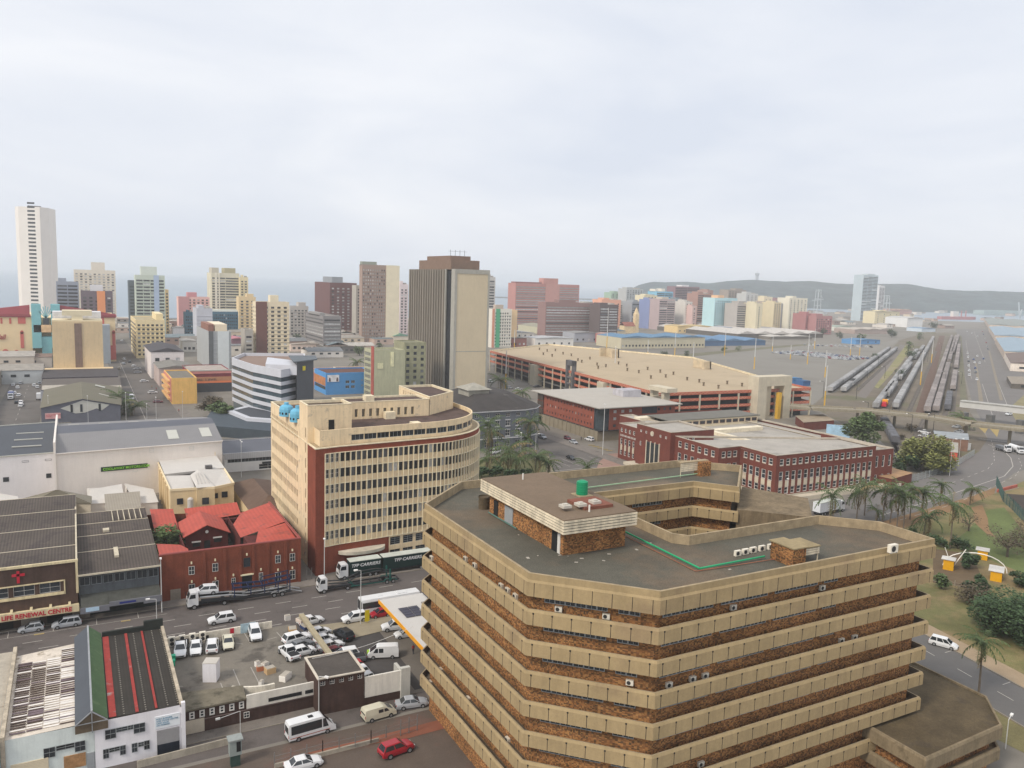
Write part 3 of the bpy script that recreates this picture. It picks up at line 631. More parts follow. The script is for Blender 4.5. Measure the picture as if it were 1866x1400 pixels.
for i, (s, fz) in enumerate(((2.9, 28.0), (8.4, 28.0), (11.4, 20.7))):
 ac((a[0]+(b_[0]-a[0])*s/L, a[1]+(b_[1]-a[1])*s/L, fz-.15), atan2(b_[1]-a[1], b_[0]-a[0]), 'white air conditioner on the chamfered corner face of the brown office, %s' % ['high on the left', 'high in the middle', 'lower on the right'][i], 'air conditioners on the brown office')
for i, (x, y) in enumerate(((1342, 1013), (1356, 1010), (1370, 1007), (1386, 1004), (1402, 1001))):
 q = P(x, y, 31); ac((q[0], q[1], 31.06), 0, 'air conditioner on the brown roof, %s of five by the brick box' % ['first', 'second', 'third', 'fourth', 'last'][i], 'air conditioners in a row on the brown roof', 1.15)
for i, (x, y) in enumerate(((1245, 928), (1262, 927), (1249, 963), (1266, 960), (1291, 958))):
 e, z = PN(x, y, INN[7][1]-.02); ac((e, INN[7][1]-.02, z-.3), 0, 'air conditioner on the courtyard wall of the brown office, %s' % ['upper left', 'upper right', 'lower left', 'lower middle', 'lower right'][i], 'air conditioners in the office courtyard')
q = P(1623, 1004, 32.); ac((q[0], q[1], 31.9), 0, 'single white air conditioner standing alone at the right end of the brown roof', sc=1.7)
LW = thing('office_wing', 'low brown concrete wing with a stained flat roof at the foot of the office block', 'office block', (104, 66, 0))
lp = [(92, 58), (109.2, 58.6), (115.2, 64.4), (115.4, 80), (92, 80)]
m = MB(); m.prism(offs(lp, -1.3), 0, 5.2, top=False); m.obj('brick_wall', BRK, LW)
m = MB(); m.poly([(*p, 7.2) for p in offs(lp, -.4)]); m.obj('roof', mat('stained_concrete_roof', T('#6b5d44'), .95, .25, .3, blot=(T('#5f5443'), .2, .55), fine=.1), LW)
m = MB()
for T0, hb in ((7.5, 1.9), (4.2, 1.7)): sweep(m, lp, [(0, T0-hb), (0, T0-.3), (-.14, T0), (-.4, T0), (-.4, T0-.5), (-1.32, T0-.6), (-1.32, T0-hb)])
m.obj('concrete_band', mat('dark_stained_concrete', W('#85765a', .85), .9, .2, .3, streak=.3, blot=(W('#5f543f', .85), .25, .56)), LW)
# ================================================================== cream 1950s building with the rounded end
CRM = mat('stained_cream_render', W('#ead3a8', 1.06), .9, .07, .3, streak=.2, blot=(W('#b3a48a'), .4, .58))
CRM2 = mat('cream_render', W('#dccda4', 1.), .9, .1, .3, streak=.2)
RBR = mat('red_face_brick', W('#8b4229', .85), .9, .12, .5, streak=.25, fine=.08)
RFL = mat('reddish_brown_roof_felt', T('#6d5a54'), .95, .2, .25, blot=(T('#4f4642'), .3, .55))
CB = thing('rounded_office_building', 'stained cream office building with a curved end, red brick frame and rows of narrow windows', 'office building', (60, 185, 0))
arc = [(72+21*sin(t), 193.5-21*cos(t)) for t in [pi/2*k/10 for k in range(1, 11)]]
BRIM = [(44.7, 169.4), (50.3, 170.6), (72, 172.5)]+arc+[(93, 214), (44.7, 214)]
wl = MB(); wins = []; br = MB()
storeys = [(6.3+3.45*i+1.25, 2.0) for i in range(6)]
grd = [(1.0, 4.2)]
n_ = len(BRIM)
for i in range(n_):
 a, b_ = BRIM[i], BRIM[(i+1) % n_]; L = hypot(b_[0]-a[0], b_[1]-a[1]); dx, dy = (b_[0]-a[0])/L, (b_[1]-a[1])/L
 if i == 0:   # brick pier, then glazing begins
  face(CB, br, wins, a, (a[0]+dx*2.2, a[1]+dy*2.2), 0, 28.2, []); a2 = (a[0]+dx*2.2, a[1]+dy*2.2)
  face(CB, wl, wins, a2, b_, 6.2, 26.9, [dict(n=3, w=.92, rows=storeys, st='white')], .3); wall_holes(br, a2, b_, 0, 6.2, []); wall_holes(br, a2, b_, 26.9, 28.2, [])
 elif i <= 12:
  q = max(2, round(L/1.3)); face(CB, wl, wins, a, b_, 6.2, 26.9, [dict(n=q, w=1.04, rows=storeys, st='plain')], .3)
  wall_holes(br, a, b_, 26.9, 28.2, [])
  if i == 1:
   c2 = (62., 171.6+.0); c2 = (a[0]+dx*12, a[1]+dy*12); wall_holes(br, a, c2, 0, 6.2, []); face(CB, wl, wins, c2, b_, 0, 6.2, [dict(n=3, w=2.6, rows=[(3.9, 1.9), (.6, 2.2)], st='tall')], .3)
  else: face(CB, wl, wins, a, b_, 0, 6.2, [dict(n=1, w=L-.5, rows=[(3.9, 1.9), (.6, 2.2)], st='tall')], .3)
 elif i == n_-1:   # west side: brick return then cream wing
  pass
 else: wall_holes(wl, a, b_, 0, 28.2, [])
fin = MB()
for i in range(13):
 a, b_ = BRIM[i], BRIM[i+1]; L = hypot(b_[0]-a[0], b_[1]-a[1]); dx, dy = (b_[0]-a[0])/L, (b_[1]-a[1])/L; s0 = 2.2 if i == 0 else 0; q = 3 if i == 0 else max(2, round(L/1.3))
 for k in range(q+1):
  s = s0+(L-s0)*k/q; x, y = a[0]+dx*s, a[1]+dy*s; o = .3
  fin.prism([(x-dx*.06, y-dy*.06), (x-dx*.06+dy*o, y-dy*.06-dx*o), (x+dx*.06+dy*o, y+dy*.06-dx*o), (x+dx*.06, y+dy*.06)][::-1], 6.2, 26.9)
 for z in [6.2+3.45*j for j in range(7)]:
  x0, y0, x1, y1 = a[0]+dx*s0, a[1]+dy*s0, b_[0], b_[1]; o = .2
  fin.prism([(x0+dy*o, y0-dx*o), (x1+dy*o, y1-dx*o), (x1, y1), (x0, y0)], z-.07, z+.07, bot=True)
fin.obj('fins', mat('pale_cream_fins', W('#d9cfb0'), .8, .1), CB)
face(CB, br, wins, (44.7, 176.2), (44.7, 169.4), 0, 28.2, [])
face(CB, wl, wins, (44.7, 183.5), (44.7, 176.2), 0, 36.6, [dict(n=1, w=.9, rows=rows(1.5, 9, 3.45, 2.3), mg=(4.5, .6), st='grey')], .3)
face(CB, wl, wins, (44.7, 214), (44.7, 183.5), 0, 32, [dict(n=19, w=.85, rows=rows(6.8, 7, 3.45, 1.75), mg=(1.2, 1.4), st='plain'), dict(n=14, w=1.4, rows=[(1., 4.3)], mg=(1, 1), st='brown')], .35)
wall_holes(wl, (56, 183.5), (56, 214), 28, 32, []); wall_holes(wl, (56, 214), (44.7, 214), 28, 32, []); wall_holes(wl, (44.7, 183.5), (56, 183.5), 28, 32, [])
wl.poly([(44.7, 176.2, 28.2), (54.7, 176.2, 28.2), (54.7, 176.2, 36.6), (44.7, 176.2, 36.6)]); wall_holes(wl, (54.7, 176.2), (54.7, 183.5), 28, 36.6, []); wall_holes(wl, (54.7, 183.5), (44.7, 183.5), 28, 36.6, [])
SET = [(46.2, 171.6), (52, 172.4), (72, 174.2)]+[(72+19.2*sin(t), 193.5-19.2*cos(t)) for t in [pi/2*k/10 for k in range(1, 11)]]+[(91.2, 212), (46.2, 212)]
for i in range(len(SET)-1):
 a, b_ = SET[i], SET[i+1]; L = hypot(b_[0]-a[0], b_[1]-a[1])
 sp = [dict(n=1 if i > 1 else 6, w=L-.25 if i > 1 else 3., rows=[(28.9, 1.35)], mg=(1.5, 0) if i == 1 else (0, 0), st='ribbon')] if 0 < i < 13 else []
 face(CB, wl, wins, a, b_, 28.2, 31.7, sp, .25)
 ia, ib = offs(SET, -.35)[i], offs(SET, -.35)[i+1]
 wl.poly([(*a, 31.7), (*b_, 31.7), (*ib, 31.7), (*ia, 31.7)]); wl.poly([(*ia, 31.7), (*ib, 31.7), (*ib, 30.7), (*ia, 30.7)])
wl.poly([(46.2, 176.2, 28.2), (46.2, 171.6, 28.2), (46.2, 171.6, 31.7), (46.2, 176.2, 31.7)]);
face(CB, wl, wins, (56, 188.7), (78.7, 188.7), 30.7, 34.9, [dict(n=10, w=.75, rows=[(31.2, 2.)], mg=(1, 3.5), st='cream')], .3)
wall_holes(wl, (78.7, 197), (56, 197), 28, 34.9, [])
face(CB, wl, wins, (79.3, 212), (79, 189), 28.2, 35.3, [dict(n=11, w=.6, rows=[(31.3, 1.1), (33.4, 1.2)], mg=(3, 1), st='plain')], .25)
wall_holes(wl, (79, 189), (89.3, 197.4), 30, 35.3, []); wall_holes(wl, (89.3, 197.4), (89.3, 212), 28, 35.3, []); wall_holes(wl, (89.3, 212), (79.3, 212), 28, 35.3, [])
wl.obj('rendered_wall', CRM, CB); br.obj('brick_frame', RBR, CB)
m = MB()
m.poly([(*p, 28.2) for p in BRIM]); m.obj('terrace_floor', COPE, CB)
m = MB(); m.poly([(*p, 30.7) for p in offs(SET, -.35)]); m.poly([(45, 183.8, 31.3), (55.7, 183.8, 31.3), (55.7, 213.7, 31.3), (45, 213.7, 31.3)]); m.box(56, 188.8, 34.4, 78.6, 196.9, 34.55)
m.box(45, 176.5, 35.7, 54.4, 183.2, 35.9); m.poly([(79.1, 189.3, 34.8), (89.1, 197.5, 34.8), (89.1, 211.8, 34.8), (79.4, 211.8, 34.8)]); m.obj('roof', RFL, CB)
m = MB()
for pl_, z in ((rect(56, 78.7, 188.7, 197), 34.9), (rect(44.7, 54.7, 176.2, 183.5), 36.6), ([(79, 189), (89.3, 197.4), (89.3, 212), (79.3, 212)], 35.3), (rect(44.7, 56, 183.5, 214), 32.)):
 sweep(m, pl_, [(.05, z-.05), (.05, z+.1), (-.35, z+.1), (-.35, z-.6)])
sweep(m, BRIM, [(.1, 28.1), (.1, 28.3), (-.35, 28.3), (-.35, 28.1)])
m.box(69.5, 175.6, 30.7, 71.6, 178.4, 31.4); m.box(66.5, 186.6, 30.7, 69, 188.4, 32.4); m.box(63, 191.5, 34.5, 65.2, 194, 35.9); m.obj('coping', mat('pale_coping', W('#cfc3a4'), .85, .15, 1.), CB)
m = MB(); m.box(49.4, 176.14, 30.72, 50.7, 176.25, 33.2); m.obj('doorway', DK, CB)
m = MB()   # entrance canopy, curved
for k in range(8):
 t0, t1 = pi*k/8, pi*(k+1)/8; f_ = lambda t: (55.5-5.6*cos(t), 171-2.9*sin(t))
 m.prism([f_(t0), f_(t1), (f_(t1)[0], 171.2), (f_(t0)[0], 171.2)], 3.9, 4.6, bot=True)
m.obj('entrance_canopy', mat('pale_canopy', W('#b3ad9c'), .8, .2), CB)
put_windows(CB, wins, cap=100)
SKB = mat('sky_blue_plastic', lin('#6db4d2'), .5, .1)
for k, (x, y, s, l) in enumerate(((522, 757, .86, 'sky blue roof tank with round shoulders, the farther of two'), (543, 767, .96, 'larger sky blue roof tank with small windows, the nearer of two'))):
 q = P(x, y, 31.4); t = thing('water_tank', l, 'water tank', (*q, 31.3), group='sky blue tanks on the cream building'); m = MB()
 sec = [(0, 2.5), (1.9, 2.5), (2.6, 2.2), (3.1, 1.4), (3.15, .8), (3.8, .8), (3.8, 0)]
 for (z0, r0), (z1, r1) in zip(sec, sec[1:]): m.cyl((0, 0, z0*s), (0, 0, z1*s), r0*s*.8, max(r1, .01)*s*.8, n=12, caps=False)
 m.obj('tank_shell', SKB, t, smooth=False).location = (0, 0, 0)
 for a in range(12):
  ww = MB(); t_ = 2*pi*(a+.5)/12; r = 2.0*s*cos(pi/12)+.01; ww.box(-.22, -.02, .5, .22, .02, 1.); o = link('vent_opening', ww.mesh('vent_opening', DK), t); o.location = (r*cos(t_), r*sin(t_), 0); o.rotation_euler.z = t_+pi/2
# ================================================================== red brick hall with red tin roofs
RH = thing('brick_hall', 'dark red brick hall with bright red tin roofs round an inner court', 'brick building', (27, 180, 0))
RB2 = mat('dark_red_brick', W('#823f26', .85), .9, .14, .4, streak=.22, fine=.1)
RB3 = mat('maroon_painted_wall', W('#5b2420', .85), .9, .15, .5, streak=.2)
REDT = mat('red_painted_tin', T('#bb4c3a', 1.4), .6, .1, .4, wave=(0, .8, .08), blot=(T('#8f4a40', 1.3), .25, .58))
REDC = mat('red_coping', T('#b8605a', 1.2), .7, .1)
CRW = mat('creamy_keystone', W('#d9d2ac'), .8, .08)
wl = MB(); wins = []
face(RH, wl, wins, (13.3, 167.3), (41, 167.3), 0, 9.6, [], .3)
def pw(x, z, w, h, st='grey'): wins.append((x-w/2, 167.22, z, 0, w, h, st))
for x in (19.2, 23.7, 36.2, 39.2): pw(x, 4.9, 1.1, 1.7, 'wh22'); pw(x, .9, 1.15, 2.0, 'wh22')
pw(29.9, 5.0, 1.3, 1.9, 'plain'); pw(27.2, 1.9, .8, 1.1, 'wh22'); pw(32.7, 1.5, .8, 1.8, 'wh22')
wall_holes(wl, (41, 167.3), (41, 198), 0, 9.6, []); wall_holes(wl, (13.3, 205), (13.3, 167.3), 0, 9.0, []); wall_holes(wl, (41, 198), (13.3, 205), 0, 7.5, [])
for x in (13.6, 21.6, 25.6, 28.6, 31.2, 34.2, 37.8, 40.7): wl.box(x-.28, 167.1, 0, x+.28, 167.3, 9.3)
wl.obj('brick_wall', RB2, RH)
k_ = MB()
for x, z in ((19.2, 7.1), (23.7, 7.1), (36.2, 7.1), (39.2, 7.1), (29.9, 7.4), (19.2, 3.2), (23.7, 3.2), (36.2, 3.2), (39.2, 3.2), (27.2, 3.4), (32.7, 3.8)): k_.box(x-.13, 167.05, z, x+.13, 167.3, z+.45)
k_.box(28.6, 166.95, 3.2, 31.2, 167.3, 3.45); k_.obj('keystone', CRW, RH)
m = MB(); m.box(28.8, 167.2, .1, 31., 167.35, 3.1); m.obj('doorway', DK, RH)
m = MB(); m.box(15.2, 167.2, 0, 17.1, 167.33, 2.3); m.obj('boarded_gate', mat('grey_boards', W('#83796c'), .9, .2), RH)
m = MB(); sweep(m, [(13.3, 167.3), (41, 167.3), (41, 198), (40.6, 198), (40.6, 167.7), (13.3, 167.7)], [(.05, 9.55), (.05, 9.75), (-.12, 9.75), (-.12, 9.55)]); m.obj('coping', REDC, RH)
for q in ([(31.5, 168, 8.2), (40.6, 168, 8.9), (40.6, 180, 9.5), (34.5, 179, 8.6)], [(30.8, 179.5, 7.4), (40.6, 180.5, 9.6), (40.6, 197.5, 9.6), (34, 197.5, 7.8), (31, 190, 7.4)], [(22, 197, 6.8), (34, 197, 7.6), (34, 203, 9.), (22, 204, 8.4)], [(13.6, 168, 8.7), (19.0, 168, 7.6), (19.5, 175, 7.8), (18.2, 177, 8.2), (13.6, 177, 9.)], [(14.5, 192, 7.), (19.5, 191, 6.8), (19.5, 204, 8.6), (14.5, 205, 8.8)]):
 m = MB(); m.poly(q); m.obj('tin_roof', REDT, RH)
m = MB(); m.box(30.8, 180, 0, 31, 197, 7.4); m.box(31.4, 168, 3, 34.5, 179.6, 7.6); m.prism([(22.0, 196), (34., 196.), (34, 197), (22, 197)], 0, 7); m.box(19., 170, 3, 19.2, 205, 7.5)
m.obj('court_wall', RB3, RH)
hs = MB(); hs.box(20.2, 186, 2, 29.2, 197, 7.2); hs.obj('inner_house_wall', RB3, RH); gable(RH, 20.2, 29.2, 186, 197, 7.2, 9.3, REDT, 'n', .5, 'gabled_roof', RB3)
m = MB(); m.box(21.5, 185.9, 5.4, 23.4, 186.05, 5.7); m.box(26., 185.9, 5.9, 27.9, 186.05, 6.2); m.cyl((24.7, 185.9, 7.6), (24.7, 186., 7.6), .35, n=12); m.obj('white_trim', WHF, RH)
m = MB(); m.box(24.1, 185.85, 3.2, 25.3, 186.02, 5.6); m.box(21.7, 185.9, 4.5, 23.2, 186.02, 5.3); m.box(26.2, 185.9, 5., 27.7, 186.02, 5.8); m.obj('doorway', DK, RH)
m = MB(); m.poly([(13.4, 167.4, 3.), (41, 167.4, 3.), (41, 198, 3.), (13.4, 204, 3.)]); m.obj('court_floor', mat('weedy_court_floor', T('#55574a'), .95, .3, .5, blot=(T('#7b776d'), .6, .5)), RH)
put_windows(RH, wins)
# ================================================================== the two shops with corrugated roofs
ASB = mat('grey_brown_corrugated_roof', T('#6f6660', .9), .9, .16, .15, wave=(0, .55, .22), blot=(T('#5a5250'), .3, .52))
ASE = mat('pale_roof_edge', W('#b5ad97'), .9, .15, 1.)
BRN = mat('brown_shop_wall', W('#4d3b33'), .9, .15, .4, streak=.3); CRF2 = mat('cream_fascia', W('#cdbf95'), .85, .12, .6, streak=.3)
SH = thing('shop_building', 'brown two-storey shop with a corrugated roof, a red cross and a long cream sign', 'shop', (-12, 185, 0))
wl = MB(); wins = []
face(SH, wl, wins, (-28, 164.9), (-.9, 164.9), 0, 11.3, [dict(n=6, w=3.3, rows=[(5.9, 1.9)], mg=(0.2, 2.4), st='wh22')], .25)
wall_holes(wl, (-.9, 164.9), (-.9, 212), 0, 10.5, []); wall_holes(wl, (-28, 212), (-28, 164.9), 0, 10.5, []); wl.obj('wall', BRN, SH); put_windows(SH, wins)
m = MB(); m.box(-28.2, 164.7, 11.2, -.7, 165.1, 11.65); m.box(-1.15, 164.72, 5.2, -.75, 165.1, 11.2); m.box(-28, 164.72, 7.85, -3., 164.9, 8.05); m.box(-28, 164.72, 5.35, -3., 164.9, 5.85); m.box(-3.1, 164.72, 5.35, -2.9, 164.9, 8.05)
m.obj('cream_trim', CRF2, SH)
m = MB(); m.box(-28, 162.4, 3.0, -.8, 164.9, 3.2); m.box(-28, 162.2, 2.6, -.75, 162.4, 3.95)
for k in range(9): m.box(-26.9+3.05*k, 162.4, 3.2, -26.5+3.05*k, 164.9, 3.7)
m.obj('canopy', CRF2, SH)
RDL = mat('red_lettering', lin('#c5283c'), .7, .05)
text('LIFE RENEWAL CENTRE', 1.12, RDL, SH, (-12.9, 162.17, 2.85), 0, ext=.03, bold=.03, sx=.93)
m = MB(); m.box(-10.45, 164.7, 8.5, -10., 164.85, 10.7); m.box(-11.2, 164.7, 9.75, -9.2, 164.86, 10.2); m.obj('red_cross', RDL, SH)
m = MB()
for k in range(7): m.box(-26.5+4.1*k, 164.82, .1, -23.6+4.1*k, 164.95, 2.4, k=k % 2)
m.obj('roller_shutter', [mat('grey_shutter', W('#8d857a'), .7, .15, wave=(2, .2, .1)), DK], SH)
m = MB(); zs = [(165.1, 10.9), (176, 11.1), (188, 11.5), (200, 11.9), (212, 12.3)]
for (a, za), (c, zc) in zip(zs, zs[1:]): m.poly([(-28, a, za-.5), (-.9, a, za-.5), (-.9, c, zc-.1), (-28, c, zc-.1)])
m.obj('roof', ASB, SH)
m = MB()
for a, z in zs[1:]: m.box(-28, a-.12, z-.6, -.9, a+.12, z-.05)
m.box(-1.1, 165, 10.4, -.8, 212, 11.6); m.obj('roof_flashing', ASE, SH)
S2 = thing('shop_building', 'dark grey shop with a corrugated roof and sloping canopy beside the brown shop', 'shop', (6, 180, 0))
GRW = mat('slate_grey_wall', W('#565d63'), .9, .15, .4, streak=.25)
wl = MB(); wins = []
face(S2, wl, wins, (-.7, 166), (13.1, 166), 0, 8.6, [dict(n=7, w=1.7, rows=[(5.9, 1.6)], st='grey')], .25); wall_holes(wl, (13.1, 166), (13.1, 205), 0, 8.4, []); wall_holes(wl, (-.7, 205), (-.7, 166), 0, 9, []); wl.obj('wall', GRW, S2)
m = MB(); zz = [(164.7, 8.5), (175.5, 9.1), (185.5, 9.3), (193.5, 9.6), (201.5, 9.9)]
for i, ((a, za), (c, zc)) in enumerate(zip(zz, zz[1:])): m.poly([(-.85, a, za), (13.3, a, za), (13.3, c, zc+.35), (-.85, c, zc+.35)])
m.obj('roof', ASB, S2)
m = MB()
for i, (a, za) in enumerate(zz[1:]): m.box(-.8, a-.1, za+.1, 13.3, a+.1, za+.42)
m.box(-.9, 164.55, 8.3, 13.35, 164.75, 8.6); m.box(5.6, 171., 9.0, 6.4, 176.5, 9.5); m.box(4.1, 187.5, 9.5, 5.3, 189.2, 9.95)
for k in range(6): m.box(6.2+k*1.15, 193.6, 9.9, 6.35+k*1.15, 201.3, 10.3)
m.obj('roof_flashing', ASE, S2)
m = MB(); m.poly([(-.5, 162.2, 2.8), (4.2, 162.2, 3.0), (4.2, 166, 4.3), (-.5, 166, 4.3)]); m.poly([(4.2, 162.2, 3.4), (13.1, 162.2, 3.4), (13.1, 166, 4.3), (4.2, 166, 4.3)]); m.obj('canopy_top', mat('mossy_canopy', T('#5f625e'), .95, .2, .8), S2)
m = MB(); m.box(-.6, 162., 2.0, 4.2, 162.2, 3.1); m.box(4.2, 162., 2.7, 10, 162.2, 3.55); m.box(10, 162., 2.3, 13.2, 162.2, 3.55); m.obj('canopy_fascia', mat('grey_fascia', W('#6c6f78'), .8, .1), S2)
m = MB(); m.box(.3, 161.96, 2.3, 2.5, 162.03, 3.05); m.obj('blue_white_sign', mat('pale_blue_sign', W('#a6c7df'), .6, .1), S2)
m = MB(); m.box(5.9, 161.96, 2.95, 8.7, 162.03, 3.3); m.obj('blue_sign', mat('royal_blue_sign', lin('#29357e'), .6, .05), S2)
m = MB(); m.box(.5, 165.9, .1, 12.6, 166.02, 2.6); m.obj('shopfront', mat('dark_shopfront', (.02, .028, .028), .4, .4), S2)
put_windows(S2, wins)
# ================================================================== workshop with three roofs (bottom left)
WHW = mat('white_painted_wall', W('#dedfe6', 1.), .85, .04, .5, streak=.1); AQW = mat('pale_aqua_wall', W('#c6d2d1', 1.), .85, .06, .5, streak=.15)
WS = thing('workshop', 'white and aqua workshop with patchwork roof, green gable and black roof with red stripes', 'workshop', (1, 125, 0))
wl = MB(); wins = []
face(WS, wl, wins, (.7, 112), (11.4, 112), 0, 6.6, [], .2)
m2 = MB(); wall_holes(m2, (-9.4, 112.2), (.7, 112.2), 0, 6.5, []); wall_holes(m2, (-9.4, 139), (-9.4, 112.2), 0, 6.5, []); m2.obj('aqua_wall', AQW, WS)
wall_holes(wl, (11.4, 112), (11.4, 139), 0, 6.6, []); wl.box(11.2, 111.7, 0, 11.7, 112.2, 7.); wl.obj('white_wall', WHW, WS)
for (x, z, w, h) in ((1.9, 3.9, 1.3, 1.35), (3.2, 4.6, 1.4, .65), (4.6, 4.6, .7, .65), (5.3, 3.9, 1.4, 1.35), (1.6, 1.3, .7, 1.35), (2.3, 2., 1.3, .65), (3.6, 1.3, .7, 1.35), (5., 1.3, .7, 1.3), (5.8, 1.9, .7, .65), (6.5, 1.3, .7, 1.3)): wins.append((x, 111.93, z, 0, w, h, 'g22'))
for (x, z, w, h) in ((-5.1, 3., 1.3, 1.4), (-3.7, 3.7, 2.1, .7), (-1.6, 3., 1.2, 1.4)): wins.append((x, 112.13, z, 0, w, h, 'g22'))
put_windows(WS, wins)
m = MB(); m.box(8.1, 111.85, .1, 10.9, 112.02, 3.6); m.obj('roller_door', mat('grey_roller_door', W('#86878a'), .6, .08, wave=(2, .15, .12)), WS)
m = MB(); m.box(8.1, 111.8, .05, 10.9, 111.9, 1.6); m.obj('door_opening', mat('dark_garage_interior', (.015, .02, .03), .5, .4), WS)
m = MB(); m.box(7.9, 111.9, 3.9, 11.0, 112., 5.6); m.obj('sign_board', mat('pale_sign_board', W('#cfd8df'), .7, .04), WS)
SGT = mat('pale_blue_lettering', lin('#86a7bb'), .7)
text('PORT BUSINESS\nAND TRADE CENTRE\nCASH SALES\nON PREMISES', .3, SGT, WS, (8.05, 111.87, 5.15), 0, ext=.01, sx=.95, bold=.006)
m = MB(); m.box(-8.7, 112.05, 0, -4.6, 112.22, 3.1); m.obj('cream_roller_door', mat('cream_roller_door', W('#c5b99c'), .7, .08, wave=(2, .2, .1)), WS)
m = MB(); m.box(-2.9, 112.05, .9, -.4, 112.22, 2.7); m.obj('boarded_window', mat('plywood_boards', W('#9b7346'), .8, .3, 1.), WS)
m = MB(); m.box(-.25, 112.02, 0, .6, 112.2, 2.5); m.obj('grey_door', dm, WS)
from mathutils import noise as mn
mnoise = lambda a, b: mn.noise((a, b, 4.2))
m = MB(); rr = random.Random(5)
m.poly([(-9.2, 112.4, 6.35), (-1.3, 112.4, 6.5), (-1.3, 138.6, 6.5), (-9.2, 137.6, 6.35)], 0)
for r_i in range(35):
 for c_i in range(4):
  x, y = -8.8+c_i*1.86, 113.3+r_i*.68+c_i*.05
  q = mnoise(x*.35, y*.16)+rr.uniform(-.25, .25)
  if x < -5 and y > 134: continue
  m.box(x, y, 6.5, x+1.74, y+.27, 6.56, k=(1 if rr.random() < .7 else 2) if q > -.12 else 3)
  if rr.random() < .3: m.box(x, y+.3, 6.5, x+1.8, y+.62, 6.53, k=3 if rr.random() < .7 else 2)
m.obj('patchwork_roof', [mat('weathered_cream_roof', T('#e6dccf', 1.2), .9, .14, .35, streak=0, blot=(T('#b9ab95'), .5, .55)), mat('rusty_brown_sheet', T('#62504a'), .9, .25, .8), mat('dusty_mauve_sheet', T('#887780'), .9, .2, .8), mat('white_roof_sheet', T('#f4f0ec', 1.3), .8, .1, .8)], WS)
m = MB(); zr = 8.5
m.poly([(-1.5, 111.6, 6.9), (.45, 111.6, zr), (.45, 140, zr), (-1.5, 140, 6.9)][::-1][::-1]); m.obj('grey_gable_slope', mat('blue_grey_tin', T('#5c6470'), .6, .08, wave=(1, .5, .06)), WS)
m = MB(); m.poly([(.45, 111.6, zr), (2.3, 111.8, 6.9), (2.3, 140, 6.9), (.45, 140, zr)]); m.obj('green_gable_slope', mat('faded_green_tin', T('#5c8253'), .7, .12, .4, blot=(T('#6f9161'), .5, .55)), WS)
m = MB(); m.box(.33, 111.5, zr-.08, .57, 140.1, zr+.06); m.bar((-1.5, 111.5, 6.85), (.45, 111.5, zr-.1), .12); m.bar((2.3, 111.5, 6.85), (.45, 111.5, zr-.1), .12); m.bar((-1.5, 111.5, 6.9), (2.3, 111.5, 6.9), .1); m.bar((.45, 111.5, 5.5), (.45, 111.5, zr), .1); m.obj('ridge_cap', RAMP, WS)
m = MB(); m.poly([(-1.5, 111.7, 5.6), (2.3, 111.7, 5.6), (2.3, 111.7, 6.9), (.45, 111.7, zr-.1), (-1.5, 111.7, 6.9)]); m.obj('gable_panel', mat('brown_gable_boards', W('#5d5140'), .9, .2), WS)
m = MB(); m.poly([(2.3, 112.2, 6.7), (11.1, 112.2, 6.5), (11.1, 139, 6.5), (2.3, 139, 6.7)]); m.obj('black_roof', mat('black_tar_roof', T('#46423d'), .9, .18, .25, wave=(0, .45, .1)), WS)
m = MB()
RED = mat('red_flashing', T('#bb4038'), .8, .2, .8, blot=(T('#a9a9a9'), .35, .6))
for x, w in ((2.45, .85), (5.6, .4), (8., .3)): m.box(x, 112.3, 6.66, x+w, 138.8, 6.74)
m.obj('red_roof_stripe', RED, WS)
m = MB()
for x in (4.15, 6.8, 9.5, 10.8):
 for k in range(40): m.box(x, 112.6+k*.66, 6.62, x+.18, 112.7+k*.66, 6.68)
m.obj('roof_fixings', mat('pale_fixings', T('#bdb8ad'), .8), WS)
m = MB(); m.box(-9.7, 111.9, 0, -9.2, 139.6, 7.1);  m.box(11.05, 112, 6.3, 11.5, 139.2, 6.85); m.box(-1.5, 139.9, 5, -1.3, 140, 6);m.obj('party_wall', mat('stained_party_wall', W('#a79c88'), .9, .3, .6, streak=.3), WS)
m = MB(); m.box(2.4, 139.2, 5, 11.4, 139.6, 7.3); m.box(8.5, 139.2, 7.3, 11.4, 139.6, 8.1); m.obj('rear_wall', mat('black_green_wall', (.03, .035, .03), .9), WS)
LB = thing('workshop', 'pale blue workshop with a dirty white roof at the left edge of the picture', 'workshop', (-14, 120, 0))
m = MB(); m.box(-24, 111.5, 0, -9.75, 139, 6.6); m.obj('wall', mat('pale_blue_wall', W('#a9c3dd'), .85, .08), LB)
m = MB(); m.poly([(-24, 111.6, 6.65), (-9.8, 111.6, 6.65), (-9.8, 139, 6.65), (-24, 139, 6.65)]); m.obj('roof', mat('dirty_white_roof', T('#cfc6b6'), .9, .2, .3, blot=(T('#8a7460'), .25, .62)), LB)
m = MB(); m.box(-11.6, 111.42, 3.2, -10.4, 111.52, 4.9); m.box(-24, 111.42, .1, -10.2, 111.52, 1.9, k=1); m.obj('window', [GLP, DK], LB)
